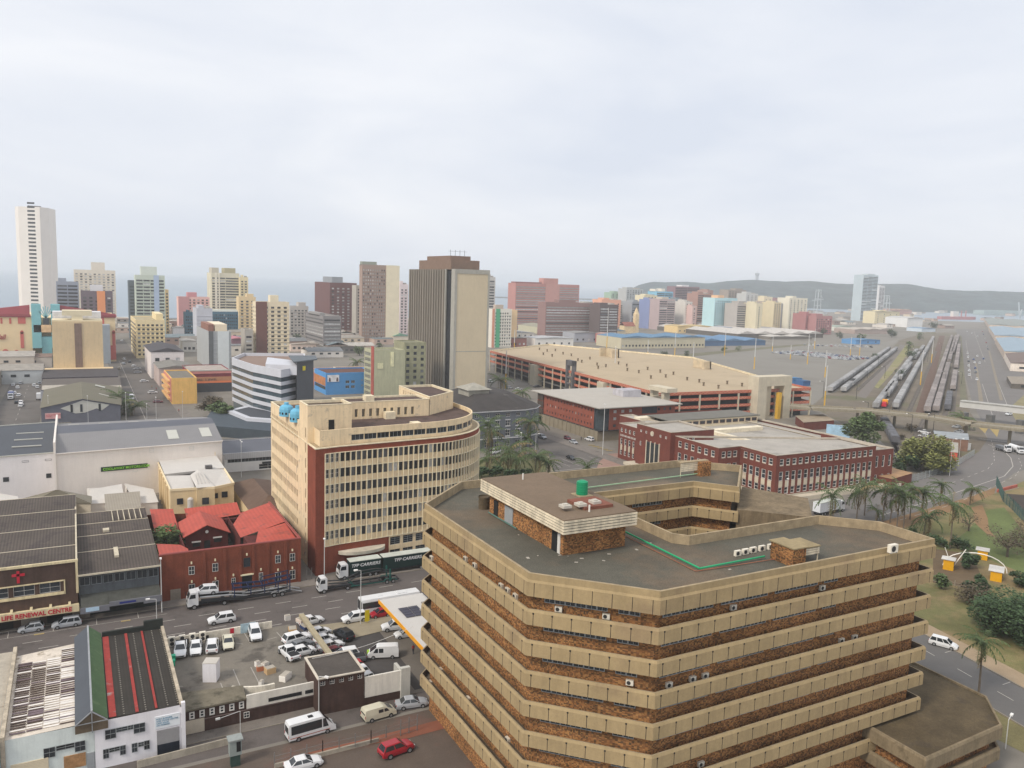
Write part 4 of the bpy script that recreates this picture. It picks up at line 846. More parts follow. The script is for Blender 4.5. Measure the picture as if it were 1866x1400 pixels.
# ================================================================== raised car deck and its little block
DZ = 2.5
DKB = mat('dark_brown_brick', W('#46332d'), .9, .2, .5, streak=.3)
PD_ = P(500, 1125, DZ)
DECK = mat('worn_deck_asphalt', T('#948e84'), .95, .14, .12, fine=.1, blot=(T('#6f6a64'), .22, .54))
CD = thing('car_deck', 'dark brown brick building whose roof is a car park with white parking lines', 'parking deck', (22, 128, 0))
ds = 115.6; dn = 141.2; de = 32.6
wl = MB(); wins = []
face(CD, wl, wins, (11.5, ds), (de, ds), 0, DZ+1.1, [], .25)
wall_holes(wl, (de, ds), (de, dn), 0, DZ, []); wall_holes(wl, (de, dn), (11.5, dn), 0, DZ, []); wl.obj('brick_wall', DKB, CD)
m = MB(); m.poly([(11.5, ds, DZ), (de, ds, DZ), (de, dn, DZ), (11.5, dn, DZ)]); m.obj('deck_surface', DECK, CD)
m = MB(); m.prism([(11.5, ds-.3), (20.3, ds-.3), (20.6, 119.4), (11.5, 121)], DZ+1.1, DZ+1.35, bot=True); m.obj('ledge_roof', mat('lichen_concrete_roof', T('#8b8472'), .95, .25, .7, blot=(T('#6a6555'), .5, .55)), CD)
for k in range(6): wins.append((12.6+k*1.35, ds-.06, 2.3, 0, .7, 1.05, 'w1'))
wins.append((16.8+3.2, ds-.06, .7, 0, .8, .9, 'wh22'))
put_windows(CD, wins)
m = MB(); m.box(20.4, ds-.2, 2.1, 30.2, ds+.1, 4.15); m.obj('white_parapet', mat('off_white_wall', W('#cac7bd'), .9, .08, streak=.15), CD)
m = MB(); m.box(23.5, ds-.24, 2.5, 28.4, ds-.18, 3.05); m.box(28.9, ds-.24, 2.5, 30.1, ds-.18, 3.05); m.obj('slot_opening', DK, CD)
m = MB(); m.box(11.7, ds-.1, .1, 14.6, ds+.0, 2.1); m.obj('garage_door', mat('cream_garage_door', W('#bcb29f'), .8, .1), CD)
m = MB(); m.box(11.5, ds-.05, 1.85, de, ds, 1.95); m.obj('string_course', mat('dull_mauve_trim', W('#7a6864'), .9), CD)
LNW = mat('worn_white_marking', T('#c9c6c0'), .9, .15, 2.)
m = MB()
def dash(mb, a, b_, w, z):
 L = hypot(b_[0]-a[0], b_[1]-a[1]); ox, oy = -(b_[1]-a[1])/L*w/2, (b_[0]-a[0])/L*w/2
 mb.poly([(a[0]-ox, a[1]-oy, z), (b_[0]-ox, b_[1]-oy, z), (b_[0]+ox, b_[1]+oy, z), (a[0]+ox, a[1]+oy, z)])
for a, b_ in (((425, 1220), (441, 1258)), ((457, 1216), (472, 1245)), ((402, 1245), (408, 1260)), ((444, 1152), (456, 1172)), ((504, 1152), (514, 1163)), ((487, 1166), (505, 1161)), ((430, 1172), (443, 1174)), ((318, 1251), (333, 1251)), ((560, 1173), (555, 1190))):
 dash(m, P(*a, DZ), P(*b_, DZ), .13, DZ+.01)
m.obj('bay_lines', LNW, CD)
WL = mat('dirty_white_yard_wall', W('#cfcabb'), .9, .2, .6, streak=.35)
def wall_thing(label, a, b_, z0, z1, m_, th=.25, nm='wall', cat='wall'):
 L = hypot(b_[0]-a[0], b_[1]-a[1]); ox, oy = -(b_[1]-a[1])/L*th/2, (b_[0]-a[0])/L*th/2; mb = MB()
 mb.prism([(a[0]-ox, a[1]-oy), (b_[0]-ox, b_[1]-oy), (b_[0]+ox, b_[1]+oy), (a[0]+ox, a[1]+oy)], z0, z1); o = mb.obj(nm, m_); return tag(o, label, cat)
wall_thing('long dirty white wall between the car deck and the main road', (11.6, dn-.2), (29.4, dn-.2), 0, DZ+1.25, WL)
b = MB(); a_, c_ = P(549, 1118, DZ+1.4), P(603, 1192, DZ+1.4); b.bar((*a_, DZ+1.1), (*c_, DZ+1.1), .85, .5); tag(b.obj('boundary_wall', mat('yellowish_coping', T('#c7bb9b'), .9, .15, .8)), 'thick cream wall running from the rubbish corner to the dark-roofed block', 'wall')
GD = mat('pale_blue_doors', W('#93aebb'), .7, .2, 1.5, blot=(W('#a99a5a'), 1.2, .6)); wall_thing('double door painted blue and yellow in the wall of the car deck', (24.0, dn-.4), (26.6, dn-.4), DZ, DZ+1.7, GD, .1, 'yard_door', 'door')
for k in range(4):
 x = 12.8+k*1.62; t = thing('condenser_unit', ['leftmost', 'second', 'third', 'rightmost'][k]+' tall twin-fan condenser along the white wall of the car deck', 'condenser unit', (x, dn-.9, DZ), group='condenser units along the deck wall'); m = MB(); m.box(x-.5, dn-1.1, DZ+.1, x+.5, dn-.6, DZ+1.7); m.obj('casing', ACW, t)
 for z in (.55, 1.25): m = MB(); m.cyl((x, dn-1.12, DZ+z), (x, dn-1.1, DZ+z), .33, n=14); m.obj('fan', FANM, t)
 b = MB(); b.box(x+.55, dn-1., DZ+.3, x+1., dn-.7, DZ+.85); tag(b.obj('junction_box', TRIM), 'small black box to the right of the %s condenser on the deck' % ['leftmost', 'second', 'third', 'rightmost'][k], 'junction box')
b = MB(); b.box(22.3-.05, dn-.42, DZ+.3, 22.9, dn-.36, DZ+1.2); tag(b.obj('fire_hose_cabinet', RDL), 'red fire hose box on the white deck wall', 'hose box')
for i, (kind, col, px, hd, l) in enumerate((('pickup', 'white', (347, 1204-12), 258, 'white pickup truck at the left of the row on the car deck, facing the camera'), ('sedan', 'white', (386+22, 1198-10), 258, 'white saloon car second from left on the car deck, facing the camera'),
 ('suv', 'white', (388, 1182), 100, 'x'), ('sedan', 'cream', (417, 1178), 262, 'cream saloon car at the right end of the row on the car deck'), ('suv', 'white', (467, 1163), 265, 'white four-wheel drive parked alone in front of the blue and yellow door on the deck'))):
 pass
car('pickup', 'white', (329, 1190), 262, 'white pickup truck leftmost in the row on the car deck, facing the camera', DZ)
car('sedan', 'white', (357, 1186), 262, 'white saloon car second from the left in the row on the car deck', DZ)
car('suv', 'white', (387, 1183), 80, 'white car with red rear lamps towards us, third in the deck row', DZ)
car('sedan', 'cream', (416, 1176), 262, 'cream saloon car at the right end of the row of four on the car deck', DZ)
car('suv', 'white', (465, 1161), 265, 'white four-wheel drive parked alone in front of the blue and yellow door', DZ)
car('suv', 'white', (541, 1170), 12, 'white four-wheel drive with roof rails by the thick cream wall on the deck', DZ)
car('sedan', 'grey', (547, 1182), 20, 'silver grey car squeezed between two white ones by the dark-roofed block', DZ)
car('hatchback', 'white', (553, 1192), 8, 'white hatchback half hidden behind the dark-roofed block', DZ)
car('pickup', 'white', (527, 1196), 100, 'white pickup truck with its load bed showing left of the dark-roofed block', DZ)
GB = mat('bright_green_plastic', lin('#1fb98a'), .4, .05); GB2 = mat('mint_green_plastic', lin('#7adfb4'), .4, .05)
for k, (x, y) in enumerate(((308, 1208), (316, 1205), (308, 1215), (315, 1214))):
 q = P(x, y, DZ); t = thing('wheelie_bin', ['pale green bin at the back left of the bins on the deck', 'bright green bin at the back right of the bins on the deck', 'pale green bin at the front left of the bins on the deck', 'bright green bin at the front right of the bins on the deck'][k], 'bin', (*q, DZ)); m = MB()
 m.box(q[0]-.3, q[1]-.35, DZ+.08, q[0]+.3, q[1]+.35, DZ+.95); m.obj('bin_body', GB2 if k % 2 == 0 else GB, t); m = MB(); m.box(q[0]-.33, q[1]-.38, DZ+.95, q[0]+.33, q[1]+.4, DZ+1.05); m.obj('lid', GB, t)
q = P(388, 1243, DZ); t = thing('white_cabin', 'tall plain white cabin standing on the car deck', 'cabin', (*q, DZ)); m = MB(); m.box(q[0]-1.1, q[1], DZ, q[0]+.95, q[1]+2.0, DZ+3.0, rot=rad(-24)); m.obj('cabin_wall', WHW, t)
m = MB(); m.box(q[0]-1.13, q[1]-.03, DZ+3., q[0]+.98, q[1]+2.03, DZ+3.08, rot=rad(-24)); m.obj('cabin_roof', mat('white_cabin_roof', T('#e8e4dc'), .7, .04), t)
b = MB()
for k in range(10):
 t0, t1 = pi*.05+k*.085, pi*.05+(k+1)*.085; f_ = lambda t: (19.+7*(t-.15), 119.6-2.4*sin(t*1.8)+1.0)
 b.bar((*f_(t0), DZ+.7), (*f_(t1), DZ+.7), .35, 1.1)
tag(b.obj('curved_ramp_wall', WL), 'low curved pale wall sweeping along the front of the car deck', 'wall')
for k, (x, y, sx, sy, sz, c, l, nm) in enumerate(((474, 1222, .5, .35, .75, W('#b3673f'), 'orange-brown cabinet among the dumped goods on the car deck', 'cabinet'), (492, 1226, .75, .6, .9, W('#b99a6b'), 'tan wooden crate with a white top among the dumped goods on the deck', 'crate'),
 (469, 1214, .35, .3, .8, W('#dcdcd8'), 'white appliance at the back left of the dumped goods on the deck', 'appliance'), (483, 1213, .55, .4, .5, W('#dcdcd8'), 'white and black appliance behind the crates on the deck', 'appliance'), (520, 1238, .95, .55, .9, W('#e4e2dc'), 'rounded white tank near the parapet of the deck', 'tank'),
 (476, 1250, .5, .25, .8, W('#dcdcd8'), 'white box with a black screen on the deck parapet', 'box'), (505, 1150-6, 0, 0, 0, None, '', ''), (533, 1147, .9, .7, .25, W('#b98f4a'), 'yellow-brown pallet in the rubbish corner', 'pallet'), (524, 1130, .35, .5, .9, W('#c9c7c2'), 'white board leaning in the rubbish corner', 'board'), (556, 1145, .9, .6, .5, W('#2c3c66'), 'dark blue covered bundle against the thick cream wall', 'bundle'), (551, 1132, .8, .9, .6, W('#c4b6a9'), 'pile of pale boards and sheets in the rubbish corner', 'pile'))):
 if not nm: continue
 q = P(x, y, DZ); t = thing(nm, l, nm, (*q, DZ)); m = MB(); m.box(q[0]-sx, q[1]-sy, DZ, q[0]+sx, q[1]+sy, DZ+sz, rot=.2*k); m.obj('body', mat('goods_'+nm+str(k), c, .8, .1), t)
 m = MB(); m.box(q[0]-sx*.9, q[1]-sy*.9, DZ+sz, q[0]+sx*.9, q[1]+sy*.9, DZ+sz+.08, rot=.2*k); m.obj('top', mat('goods_top', T('#cfc8bb'), .8, .1), t)
SB = bld('small dark brown brick block with a flat grey roof beside the car deck', [(30.2, 112.9), (37.2, 112.6), (37.2, 120.3), (30.2, 120.6)], 5.6, DKB, mat('grey_flat_roof', T('#66605c'), .95, .2, .3), {0: [dict(n=5, w=.75, rows=[(4.55, .7)], st='wh22')]}, .08, trim=mat('pale_gutter', W('#b9b2a4'), .8), th=.2)
WW = wall_thing('tall white rendered wall at the yard entrance right of the dark brown block', (37.3, 112.8), (44.4, 112.6), 1.3, 4.6, mat('white_yard_wall', W('#d3d1c8'), .9, .07, streak=.2), .3)
b = MB(); b.box(43., 112.2, 0, 44.5, 112.9, 5.); b.box(43.9, 112.9, 0, 44.4, 118, 3.2); tag(b.obj('gate_pier', mat('pale_grey_render', W('#b6b7b0'), .9, .1, streak=.2)), 'pale grey gate pier at the end of the white yard wall', 'pier')
wall_thing('dark lower wall under the white yard wall', (37.2, 112.95), (43, 112.8), 0, 1.6, DKB, .5)
car('suv', 'black', (626, 1162), 105, 'black car facing away in the asphalt yard by the pavement')
car('hatchback', 'white', (583, 1157), 12, 'white hatchback behind the thick cream wall, farthest of three')
car('hatchback', 'white', (592, 1170), 12, 'white hatchback behind the thick cream wall, middle of three')
car('sedan', 'white', (602, 1182), 12, 'white saloon car behind the thick cream wall, nearest of three')
car('pickup', 'grey', (637, 1208), 175, 'silver pickup truck with a black load cover in the yard')
car('hatchback', 'red', (642, 1222), 185, 'bright red car beside the silver pickup in the yard')
car('suv', 'white', (646, 1236), 188, 'white car between the red one and the white wall in the yard')
car('estate', 'white', (656, 1248), 195, 'white car with a glazed roof nearest the white wall in the yard')
car('hatchback', 'maroon', (612, 1193), 12, 'maroon hatchback half hidden behind the dark-roofed block in the yard'); car('suv', 'white', (628, 1200), 175, 'white car squeezed in just above the silver pickup in the yard')
car('sedan', 'white', (566, 1136), 8, 'white car nose showing at the kerb behind the thick cream wall')
q = P(698, 1197); V = make_van(5.3, 1.9, 2.2, 'white', 'part', 'minibus', .75); place(V, (*q, 0), rad(160), 'white minibus taxi with a green nose panel crossing the yard')
m = MB(); m.box(2.35, -.6, .7, 2.75, .2, 1.1); o = m.obj('nose_panel', mat('lime_panel', lin('#9fc43a'), .5), V); o.location = (0, 0, 0); o.matrix_parent_inverse.identity()
FC = thing('fuel_station_canopy', 'white filling station canopy with a yellow edge and solar panels', 'canopy', (54, 128, 0)); CZ = 5.4
m = MB(); m.box(48.5, 115.4, CZ-.5, 66, 138.6, CZ); m.obj('canopy_roof', mat('white_canopy', T('#efeeec'), .6, .04), FC)
YL = mat('yellow_canopy_edge', lin('#f0a51c'), .5, .05)
m = MB(); m.box(48.38, 115.3, CZ-.62, 48.5, 138.7, CZ+.06); m.box(48.38, 115.28, CZ-.62, 66, 115.4, CZ+.06); m.obj('yellow_edge', YL, FC)
SOL = mat('solar_panel', (.06, .065, .1), .2, .1, spec=.6)
for (x, y) in ((50.2, 128.8), (57., 134.)):
 for i in range(2):
  for j in range(4): m = MB(); m.box(x+i*1.85, y+j*1.1, CZ+.12, x+i*1.85+1.75, y+j*1.1+1., CZ+.18); m.obj('solar_panel', SOL, FC)
m = MB(); m.box(55, 122, CZ+.1, 56, 134, CZ+.3); m.box(53.5, 130.3, CZ+.1, 57.5, 131, CZ+.3); m.obj('roof_duct', mat('grey_duct', T('#b6afa6'), .8), FC)
m = MB()
for x, y in ((53, 120), (53, 132), (60, 120), (60, 132)): m.box(x-.2, y-.2, 0, x+.2, y+.2, CZ-.5)
m.obj('canopy_column', PAINT['white'], FC)
car('suv', 'white', (719, 1147), 170, 'white four-wheel drive half under the front edge of the filling station canopy'); car('hatchback', 'white', (738, 1160), 178, 'white hatchback under the filling station canopy'); car('sedan', 'silver', (750, 1287), 350, 'silver saloon car leaving past the corner of the brown office')
car('hatchback', 'silver', (57, 1150), 180, 'silver hatchback parked at the left below the long cream sign'); car('estate', 'silver', (122, 1141), 180, 'silver people carrier parked below the end of the long cream sign')
car('suv', 'white', (404, 1134), 180, 'white car driving on the main road behind the white deck wall'); car('suv', 'white', (646, 1132), 180, 'white car driving in front of the bus'); car('hatchback', 'red', (693, 1123), 180, 'bright red car beside the bus')
CT_ = carrier('blue and white car transporter with empty ramps outside the red brick hall', (432, 1095), 180, 0)
CT_.scale = (1.12, 1.05, 1.05)
o = car('suv', 'white', (0, 0), 180, 'white car loaded on the upper ramp of the car transporter'); q = P(373, 1080, 2.4); o.location = (q[0], q[1], 2.15); o.rotation_euler = (0, rad(-4), pi)
carrier('dark green car transporter parked below the cream building', (650, 1069), 180, 1)
boxtruck('dark green curtain-sided road train parked beside the cream building', (662, 1049), 180, 11.5, '#16302f', 'TFP CARRIERS', 2)
bus('long white bus with dark green windows behind the filling station', (709, 1110), 180)
q = P(566, 1338); place(make_van(6.9, 2.0, 2.7, 'white', 'full', 'minibus', .9, mat('orange_stripe', lin('#b0533a'), .6)), (*q, 0), rad(5), 'large white minibus with black windows in the back lane')
q = P(690, 1307); place(make_van(5.0, 1.9, 1.95, 'cream', 'part', 'van', .95), (*q, 0), rad(5), 'cream panel van in the back lane behind the large minibus')
car('suv', 'red', (722, 1372), 8, 'dark red hatchback on the brick paved car park by the office'); car('sedan', 'white', (553, 1398), 0, 'white saloon car cut off at the bottom of the picture')
FW = mat('pale_precast_wall', W('#9b9485'), .9, .15, .6, streak=.2); WIRE = mat('fence_wire', (.2, .19, .18), .6, .1)
def fence(label, pts, z, hgt_, gap=2.4, m_=None, rails=3, thin=.05, group=None, slat=0):
 t = thing('fence', label, 'fence', (pts[0][0], pts[0][1], z), group); m_ = m_ or WIRE; r = MB()
 for a, c in zip(pts, pts[1:]):
  L = hypot(c[0]-a[0], c[1]-a[1]); n = max(1, round(L/gap))
  for k in range(rails): zz = z+hgt_*(k+.3)/rails; r.bar((*a, zz), (*c, zz), thin*.7)
  if slat:
   q = int(L/slat)
   for k in range(q): s = (k+.5)/q; x, y = a[0]+(c[0]-a[0])*s, a[1]+(c[1]-a[1])*s; r.bar((x, y, z+.1), (x, y, z+hgt_), thin*.8)
  for k in range(n+1):
   s = k/n; x, y = a[0]+(c[0]-a[0])*s, a[1]+(c[1]-a[1])*s; p = MB(); p.box(x-thin, y-thin, z, x+thin, y+thin, z+hgt_+.1); p.obj('post', m_, t)
 r.obj('rails', m_, t); return t
g_ = lambda *p: [P(*q) for q in p]
fence('wire fence on a low wall along the back lane', g_((500, 1400), (588, 1377), (676, 1358), (730, 1340)), .3, 1.8)
b = MB(); a_, c_ = P(500, 1400), P(690, 1352); b.bar((*a_, .3), (*c_, .3), .25, .6); tag(b.obj('boundary_wall', FW), 'low pale wall under the wire fence of the back lane', 'wall')
fence('tall wire gate frame near the corner of the brown office', g_((730, 1342), (760, 1332)), 0, 2.4, 1.2)
b = MB(); a_, c_ = P(250, 1400), P(435, 1352); b.bar((*a_, .5), (*c_, .5), .22, 1.0); tag(b.obj('boundary_wall', FW), 'pale brick boundary wall at the very bottom left of the lane', 'wall')
q = P(430, 1398); t = thing('guard_kiosk', 'grey guard hut on a dark stand at the bottom of the picture', 'kiosk', (*q, 0)); m = MB(); m.box(q[0]-.75, q[1], 1.6, q[0]+.75, q[1]+1.2, 3.7); m.obj('hut_wall', mat('grey_green_panel', W('#7e8a88'), .7, .1), t)
m = MB(); m.box(q[0]-.95, q[1]-.2, 3.7, q[0]+.95, q[1]+1.4, 3.9); m.obj('hut_roof', mat('pale_hut_roof', T('#a9b3b3'), .7), t); m = MB(); m.box(q[0]+.1, q[1]-.03, 2.1, q[0]+.65, q[1]+.02, 3.5); m.obj('opening', DK, t); m = MB(); m.box(q[0]-.6, q[1]+.1, 0, q[0]+.6, q[1]+1.1, 1.6); m.obj('stand', mat('dark_green_steel', (.03, .06, .05), .7), t)
LP = mat('galvanised_pole', W('#b9bcbc'), .5, .08); LPY = mat('yellow_mast', lin('#dcae3c'), .6, .1, .3); LPH = mat('lamp_head', W('#dfe1e0'), .4)
def lamp(label, base, z0=0., h=8., arm=1.6, rz=-pi/2, m_=None, r=.07, kind='street_lamp', group=None, heads=1, yellow=0):
 t = thing(kind, label, 'street lamp' if kind == 'street_lamp' else kind.replace('_', ' '), (*base, z0), group); x, y = base; p = MB()
 if yellow: p2 = MB(); p2.cyl((x, y, z0), (x, y, z0+h*yellow), r*1.5, r*1.25, n=6); p2.obj('painted_base', LPY, t)
 p.cyl((x, y, z0+h*yellow), (x, y, z0+h), r*1.2, r*.8, n=6)
 for k in range(heads):
  a = rz+2*pi*k/heads
  if arm: p.bar((x, y, z0+h), (x+arm*cos(a), y+arm*sin(a), z0+h+.25), r*1.3)
  hd = MB(); hx, hy = x+arm*cos(a), y+arm*sin(a); hd.box(hx-.35, hy-.18, z0+h+.12, hx+.35, hy+.18, z0+h+.34, rot=a, c=(hx, hy)); hd.obj('lamp_head', LPH, t)
 p.obj('pole', m_ or LP, t); return t
def lamp_px(label, bx, by, tx, ty, **k):
 b0 = P(bx, by); f = b0[0]*EX[1]+b0[1]*EX[0]; return lamp(label, b0, 0, max(3, PD(tx, ty, f)[2]), **k)
lamp_px('street lamp in front of the join between the grey shop and the red brick hall', 295, 1116, 291, 1020, arm=0, r=.09)
lamp_px('street lamp with a bent arm at the corner of the black-roofed workshop', 286, 1148, 281, 1092, arm=1.4, rz=pi); lamp_px('street lamp in front of the brick pier of the cream building', 591, 1062, 590, 984, arm=0, r=.09)
lamp_px('street lamp in front of the bus and the road train', 657, 1138, 654, 1040, arm=1., rz=pi); lamp_px('street lamp in front of the small dark brown block', 581, 1305, 581, 1233, arm=1.4, rz=-.9)
b = MB(); a_ = P(438, 1337); b.cyl((*a_, 0), (*a_, 3.4), .05, n=6); c_ = P(397, 1313, 3.); b.bar((*a_, 3.4), (c_[0], c_[1], 3.2), .06); b.box(c_[0]-.3, c_[1]-.1, 3.1, c_[0]+.3, c_[1]+.1, 3.35); tag(b.obj('camera_pole', LP), 'thin bent pole against the dark brown brick wall', 'pole')
b = MB(); q = P(669, 1136); b.box(q[0]-.45, q[1]-.05, .4, q[0]+.45, q[1]+.05, 2.6, k=0); b.box(q[0]-.05, q[1]-.03, 0, q[0]+.05, q[1]+.03, .4, k=0); tag(b.obj('kerb_sign', mat('yellow_sign', lin('#d9c21e'), .5, .05)), 'small yellow sign board on the pavement by the white car', 'sign')
b = MB(); a_ = (31., 119.5, 5.9); c_ = (48.4, 121, 7.4)
for k in range(10):
 s, s2 = k/10, (k+1)/10; f_ = lambda s: (a_[0]+(c_[0]-a_[0])*s, a_[1]+(c_[1]-a_[1])*s, a_[2]+(c_[2]-a_[2])*s-1.2*sin(pi*s)*.6); b.cyl(f_(s), f_(s2), .035, n=5, caps=False)
tag(b.obj('overhead_cable', LPH), 'white overhead cable hanging across the yard', 'cable')
fence('steel mesh gate beside the red brick hall', [(41.2, 167.5), (43.4, 167.6)], 0, 2.6, 1.1)
# ================================================================== white warehouses and the block behind the shops
WWL = mat('warm_white_warehouse_wall', W('#efe9e2', 1.1), .85, .03, .2, streak=.06)
LGR = mat('light_grey_sheet_roof', T('#9d9da1'), .6, .05, .15, wave=(0, .5, .03)); DBR = mat('dark_blue_grey_sheet_roof', T('#6d7280'), .6, .06, .15, wave=(0, .5, .03)); DSL = mat('slate_sheet_roof', T('#545b66'), .6, .08, .1, wave=(0, .5, .04))
SKL = mat('translucent_skylight', T('#e2e4dc'), .5, .05)
B = thing('warehouse', 'long white warehouse with a green sign and a light grey roof with skylights', 'warehouse', (17, 275, 0))
m = MB(); m.prism([(-5.5, 252), (38.8, 256), (38.8, 300), (-5.5, 300)], 0, 14.2, top=False); m.obj('wall', WWL, B)
m = MB(); m.poly([(-5.7, 251.6, 14.15), (39, 255.6, 14.15), (39, 272, 16.8), (-5.7, 268, 16.8)]); m.obj('front_roof_slope', LGR, B)
m = MB(); m.poly([(-5.7, 268, 16.8), (39, 272, 16.8), (39.2, 280, 17.2), (-5.7, 279, 17.2)]); m.obj('upper_roof', DBR, B)
m = MB(); m.poly([(-5.7, 279, 17.15), (39.2, 280, 17.15), (39.2, 301, 14.2), (-5.7, 301, 14.2)]); m.obj('rear_roof_slope', LGR, B)
m = MB(); m.box(-6., 251.5, 0, -5.5, 300, 17.4); m.box(-5.6, 251.55, 13.9, 39, 251.9, 14.25) if False else m.bar((-5.5, 251.7, 14.1), (39, 255.6, 14.1), .25); m.obj('gable_capping', WWL, B)
for x in (24, 33.6):
 m = MB(); f_ = lambda y: 14.15+(y-252-(x+5.5)*.09)*.1625+.12
 y0, y1 = 256.5+(x+5)*.09, 264.5+(x+5)*.09
 m.poly([(x, y0, f_(y0)), (x+3, y0, f_(y0)), (x+3, y1, f_(y1)), (x, y1, f_(y1))]); m.obj('skylight', SKL, B)
for x in (-2.5, 6, 14.5, 23, 32):
 m = MB(); m.poly([(x, 283, 16.7), (x+3, 283, 16.7), (x+3, 287, 16.15), (x, 287, 16.15)]); m.obj('skylight', SKL, B)
fy = lambda x: 252+(x+5.5)*4/44.3
for (x0, z0, w, h, mm) in ((5.5, 7.9, 12.2, 1.3, 'sign'),):
 sg = MB(); sg.bar((x0, fy(x0)-.1, z0+.65), (x0+w, fy(x0+w)-.1, z0+.65), .1, h); sg.obj('sign_board', mat('green_black_sign', lin('#1c3326'), .6), B)
 text('COOLAWAY MOTORS.COM', 1.05, mat('lime_lettering', lin('#8fd24a'), .6), B, (x0+.5, fy(x0+.5)-.2, z0+.28), atan2(4, 44.3), ext=.02, bold=.02, sx=.92)
for px in ((215, 857), (246, 832)): pass
for (x, y) in ((246, 856), (276, 821), (349, 817)):
 q = None
 for it in range(1):
  r = ray(x, y); t_ = (252+5.5*4/44.3)/(r[1]-r[0]*4/44.3); ex, zz = r[0]*t_, H+r[2]*t_
 link('window', win_mesh(1.3, 1.3, 'w1'), B, (ex-.6, fy(ex)-.05, zz-.6), atan2(4, 44.3))
B = thing('warehouse', 'plain white warehouse with a dark slate roof and three thin skylights at the left edge', 'warehouse', (-14, 280, 0))
m = MB(); m.prism([(-30, 259.5), (-6, 261.5), (-6, 312), (-30, 308)], 0, 12.5, top=False); m.obj('wall', mat('cool_white_wall', W('#e4e3e6'), .85, .03, .2, streak=.05), B)
m = MB(); m.poly([(-30, 259.3, 12.5), (-6, 261.3, 12.5), (-6, 312, 12.9), (-30, 308, 12.9)]); m.obj('roof', DSL, B)
m = MB(); m.bar((-30, 259.4, 12.6), (-6, 261.4, 12.6), .3, .3); m.bar((-30, 308, 13), (-6, 312, 13), .4, .3)
for y in (272, 283, 294): m.box(-17, y, 12.7, -9.5, y+.6, 12.95)
m.obj('roof_strips', SKL, B)
for (x, y, w, h) in ((11, 874, 1.4, 1.3), (89, 867, 1.3, 1.3), (46, 841, 1.6, .5), (88, 838, 1.6, .5)):
 r = ray(x, y); t_ = (261.5+6*2/24)/(r[1]-r[0]*2/24); ex, zz = r[0]*t_, H+r[2]*t_; link('window', win_mesh(w, h, 'plain'), B, (ex-w/2, 262+ex/12-.06, zz-h/2), atan2(2, 24))
def shed(label, pl, z1, wall, roof, name='shed', cat='shed', ridge=None):
 t = thing(name, label, cat, (pl[0][0], pl[0][1], 0)); m = MB(); m.prism(pl, 0, z1, top=False); m.obj('wall', wall, t)
 r = MB()
 if ridge:   # (x0,y0,x1,y1,z)
  a, b_ = (ridge[0], ridge[1], ridge[4]), (ridge[2], ridge[3], ridge[4]); P4 = [(*p, z1) for p in offs(pl, .3)]
  r.poly([P4[0], P4[1], b_, a]); r.poly([P4[2], P4[3], a, b_]); r.poly([P4[1], P4[2], b_]); r.poly([P4[3], P4[0], a])
 else: r.poly([(*p, z1+.01) for p in offs(pl, .25)])
 r.obj('roof', roof, t); return t
TANR = mat('tan_grey_fibre_roof', T('#a29d8e'), .9, .06, .2); WHR = mat('bright_white_roof', T('#efece8'), .7, .04, .3)
def pxs(z, *pts): return [P(x, y, z) for x, y in pts]
shed('low tan-grey roofed building with a small chimney stub behind the brown shop', pxs(6.5, (2, 938), (133, 932), (133, 908), (5, 918)), 6.5, mat('tan_wall', W('#b3aa97'), .9, .1), TANR)
shed('tan-grey pyramid-roofed hall with a chimney in the yard below the long warehouse', pxs(6, (60, 915), (165, 917), (165, 905), (35, 912)), 6., mat('tan_wall', W('#b3aa97')), TANR, ridge=(*P(101, 893, 9.5), *P(108, 893, 9.5), 9.5))
shed('low white roofed building below the long warehouse sign', pxs(4.5, (163, 918), (225, 915), (222, 888), (160, 890)), 4.5, WWL, WHR, ridge=(*P(165, 892, 6), *P(222, 882, 6), 6.))
shed('white curved-roof store between the long warehouse and the cream house', pxs(4.5, (250, 918), (287, 915), (278, 892), (228, 882)), 4.5, WWL, WHR)
shed('pale grey corrugated-roofed store behind the grey shop', pxs(6, (195, 935), (255, 924), (253, 896), (192, 901)), 6, WWL, mat('pale_grey_corrugated', T('#b9b1a3'), .9, .06, .4, wave=(0, .6, .08)))
shed('small cream hut with two dark windows between the two corrugated roofs', pxs(9, (106, 955), (131, 952), (131, 935), (106, 938)), 9., mat('cream_hut_wall', W('#cfcabb')), mat('pale_hut_top', T('#c9c4b6')))
shed('white canopy roof at the left edge below the slate-roofed warehouse', pxs(4.5, (0, 915), (34, 913), (30, 905), (0, 900)), 4.5, WWL, WHR)
CH = thing('house', 'cream two-storey house with stepped white roofs and buttressed side wall', 'house', (28, 235, 0)); CHW = mat('cream_house_wall', W('#cdb78b'), .9, .05, .3, streak=.12); CHL = mat('light_cream_side', W('#dccba4'), .9, .05)
m = MB(); m.prism([(20.6, 221), (26.8, 220.4), (26.8, 219.6), (31.3, 219.6), (31.3, 222), (36.6, 222.4), (37.2, 256), (20.6, 256)], 0, 8.7, top=False)
for y in (226, 231, 236, 241, 246): m.box(20.1, y, 0, 20.7, y+1.3, 8.9)
m.obj('wall', CHW, CH)
m = MB(); m.poly([(20.8, 221.2, 8.6), (26.8, 220.7, 8.3), (27.4, 236, 8.9), (20.8, 238, 8.8)]); m.poly([(26.8, 219.8, 9.2), (31.3, 219.8, 9.2), (29.6, 238, 9.9), (27.2, 236, 8.95)]); m.poly([(31.3, 222.3, 8.2), (36.4, 222.6, 8.4), (36.9, 240, 8.9), (29.6, 238, 9.9)]); m.poly([(20.8, 238, 9.3), (37, 240, 9.3), (37, 255.8, 9.7), (20.8, 255.8, 9.7)])
m.poly([(20.8, 238, 8.6), (37, 240, 8.6), (37, 240, 9.3), (20.8, 238, 9.3)])
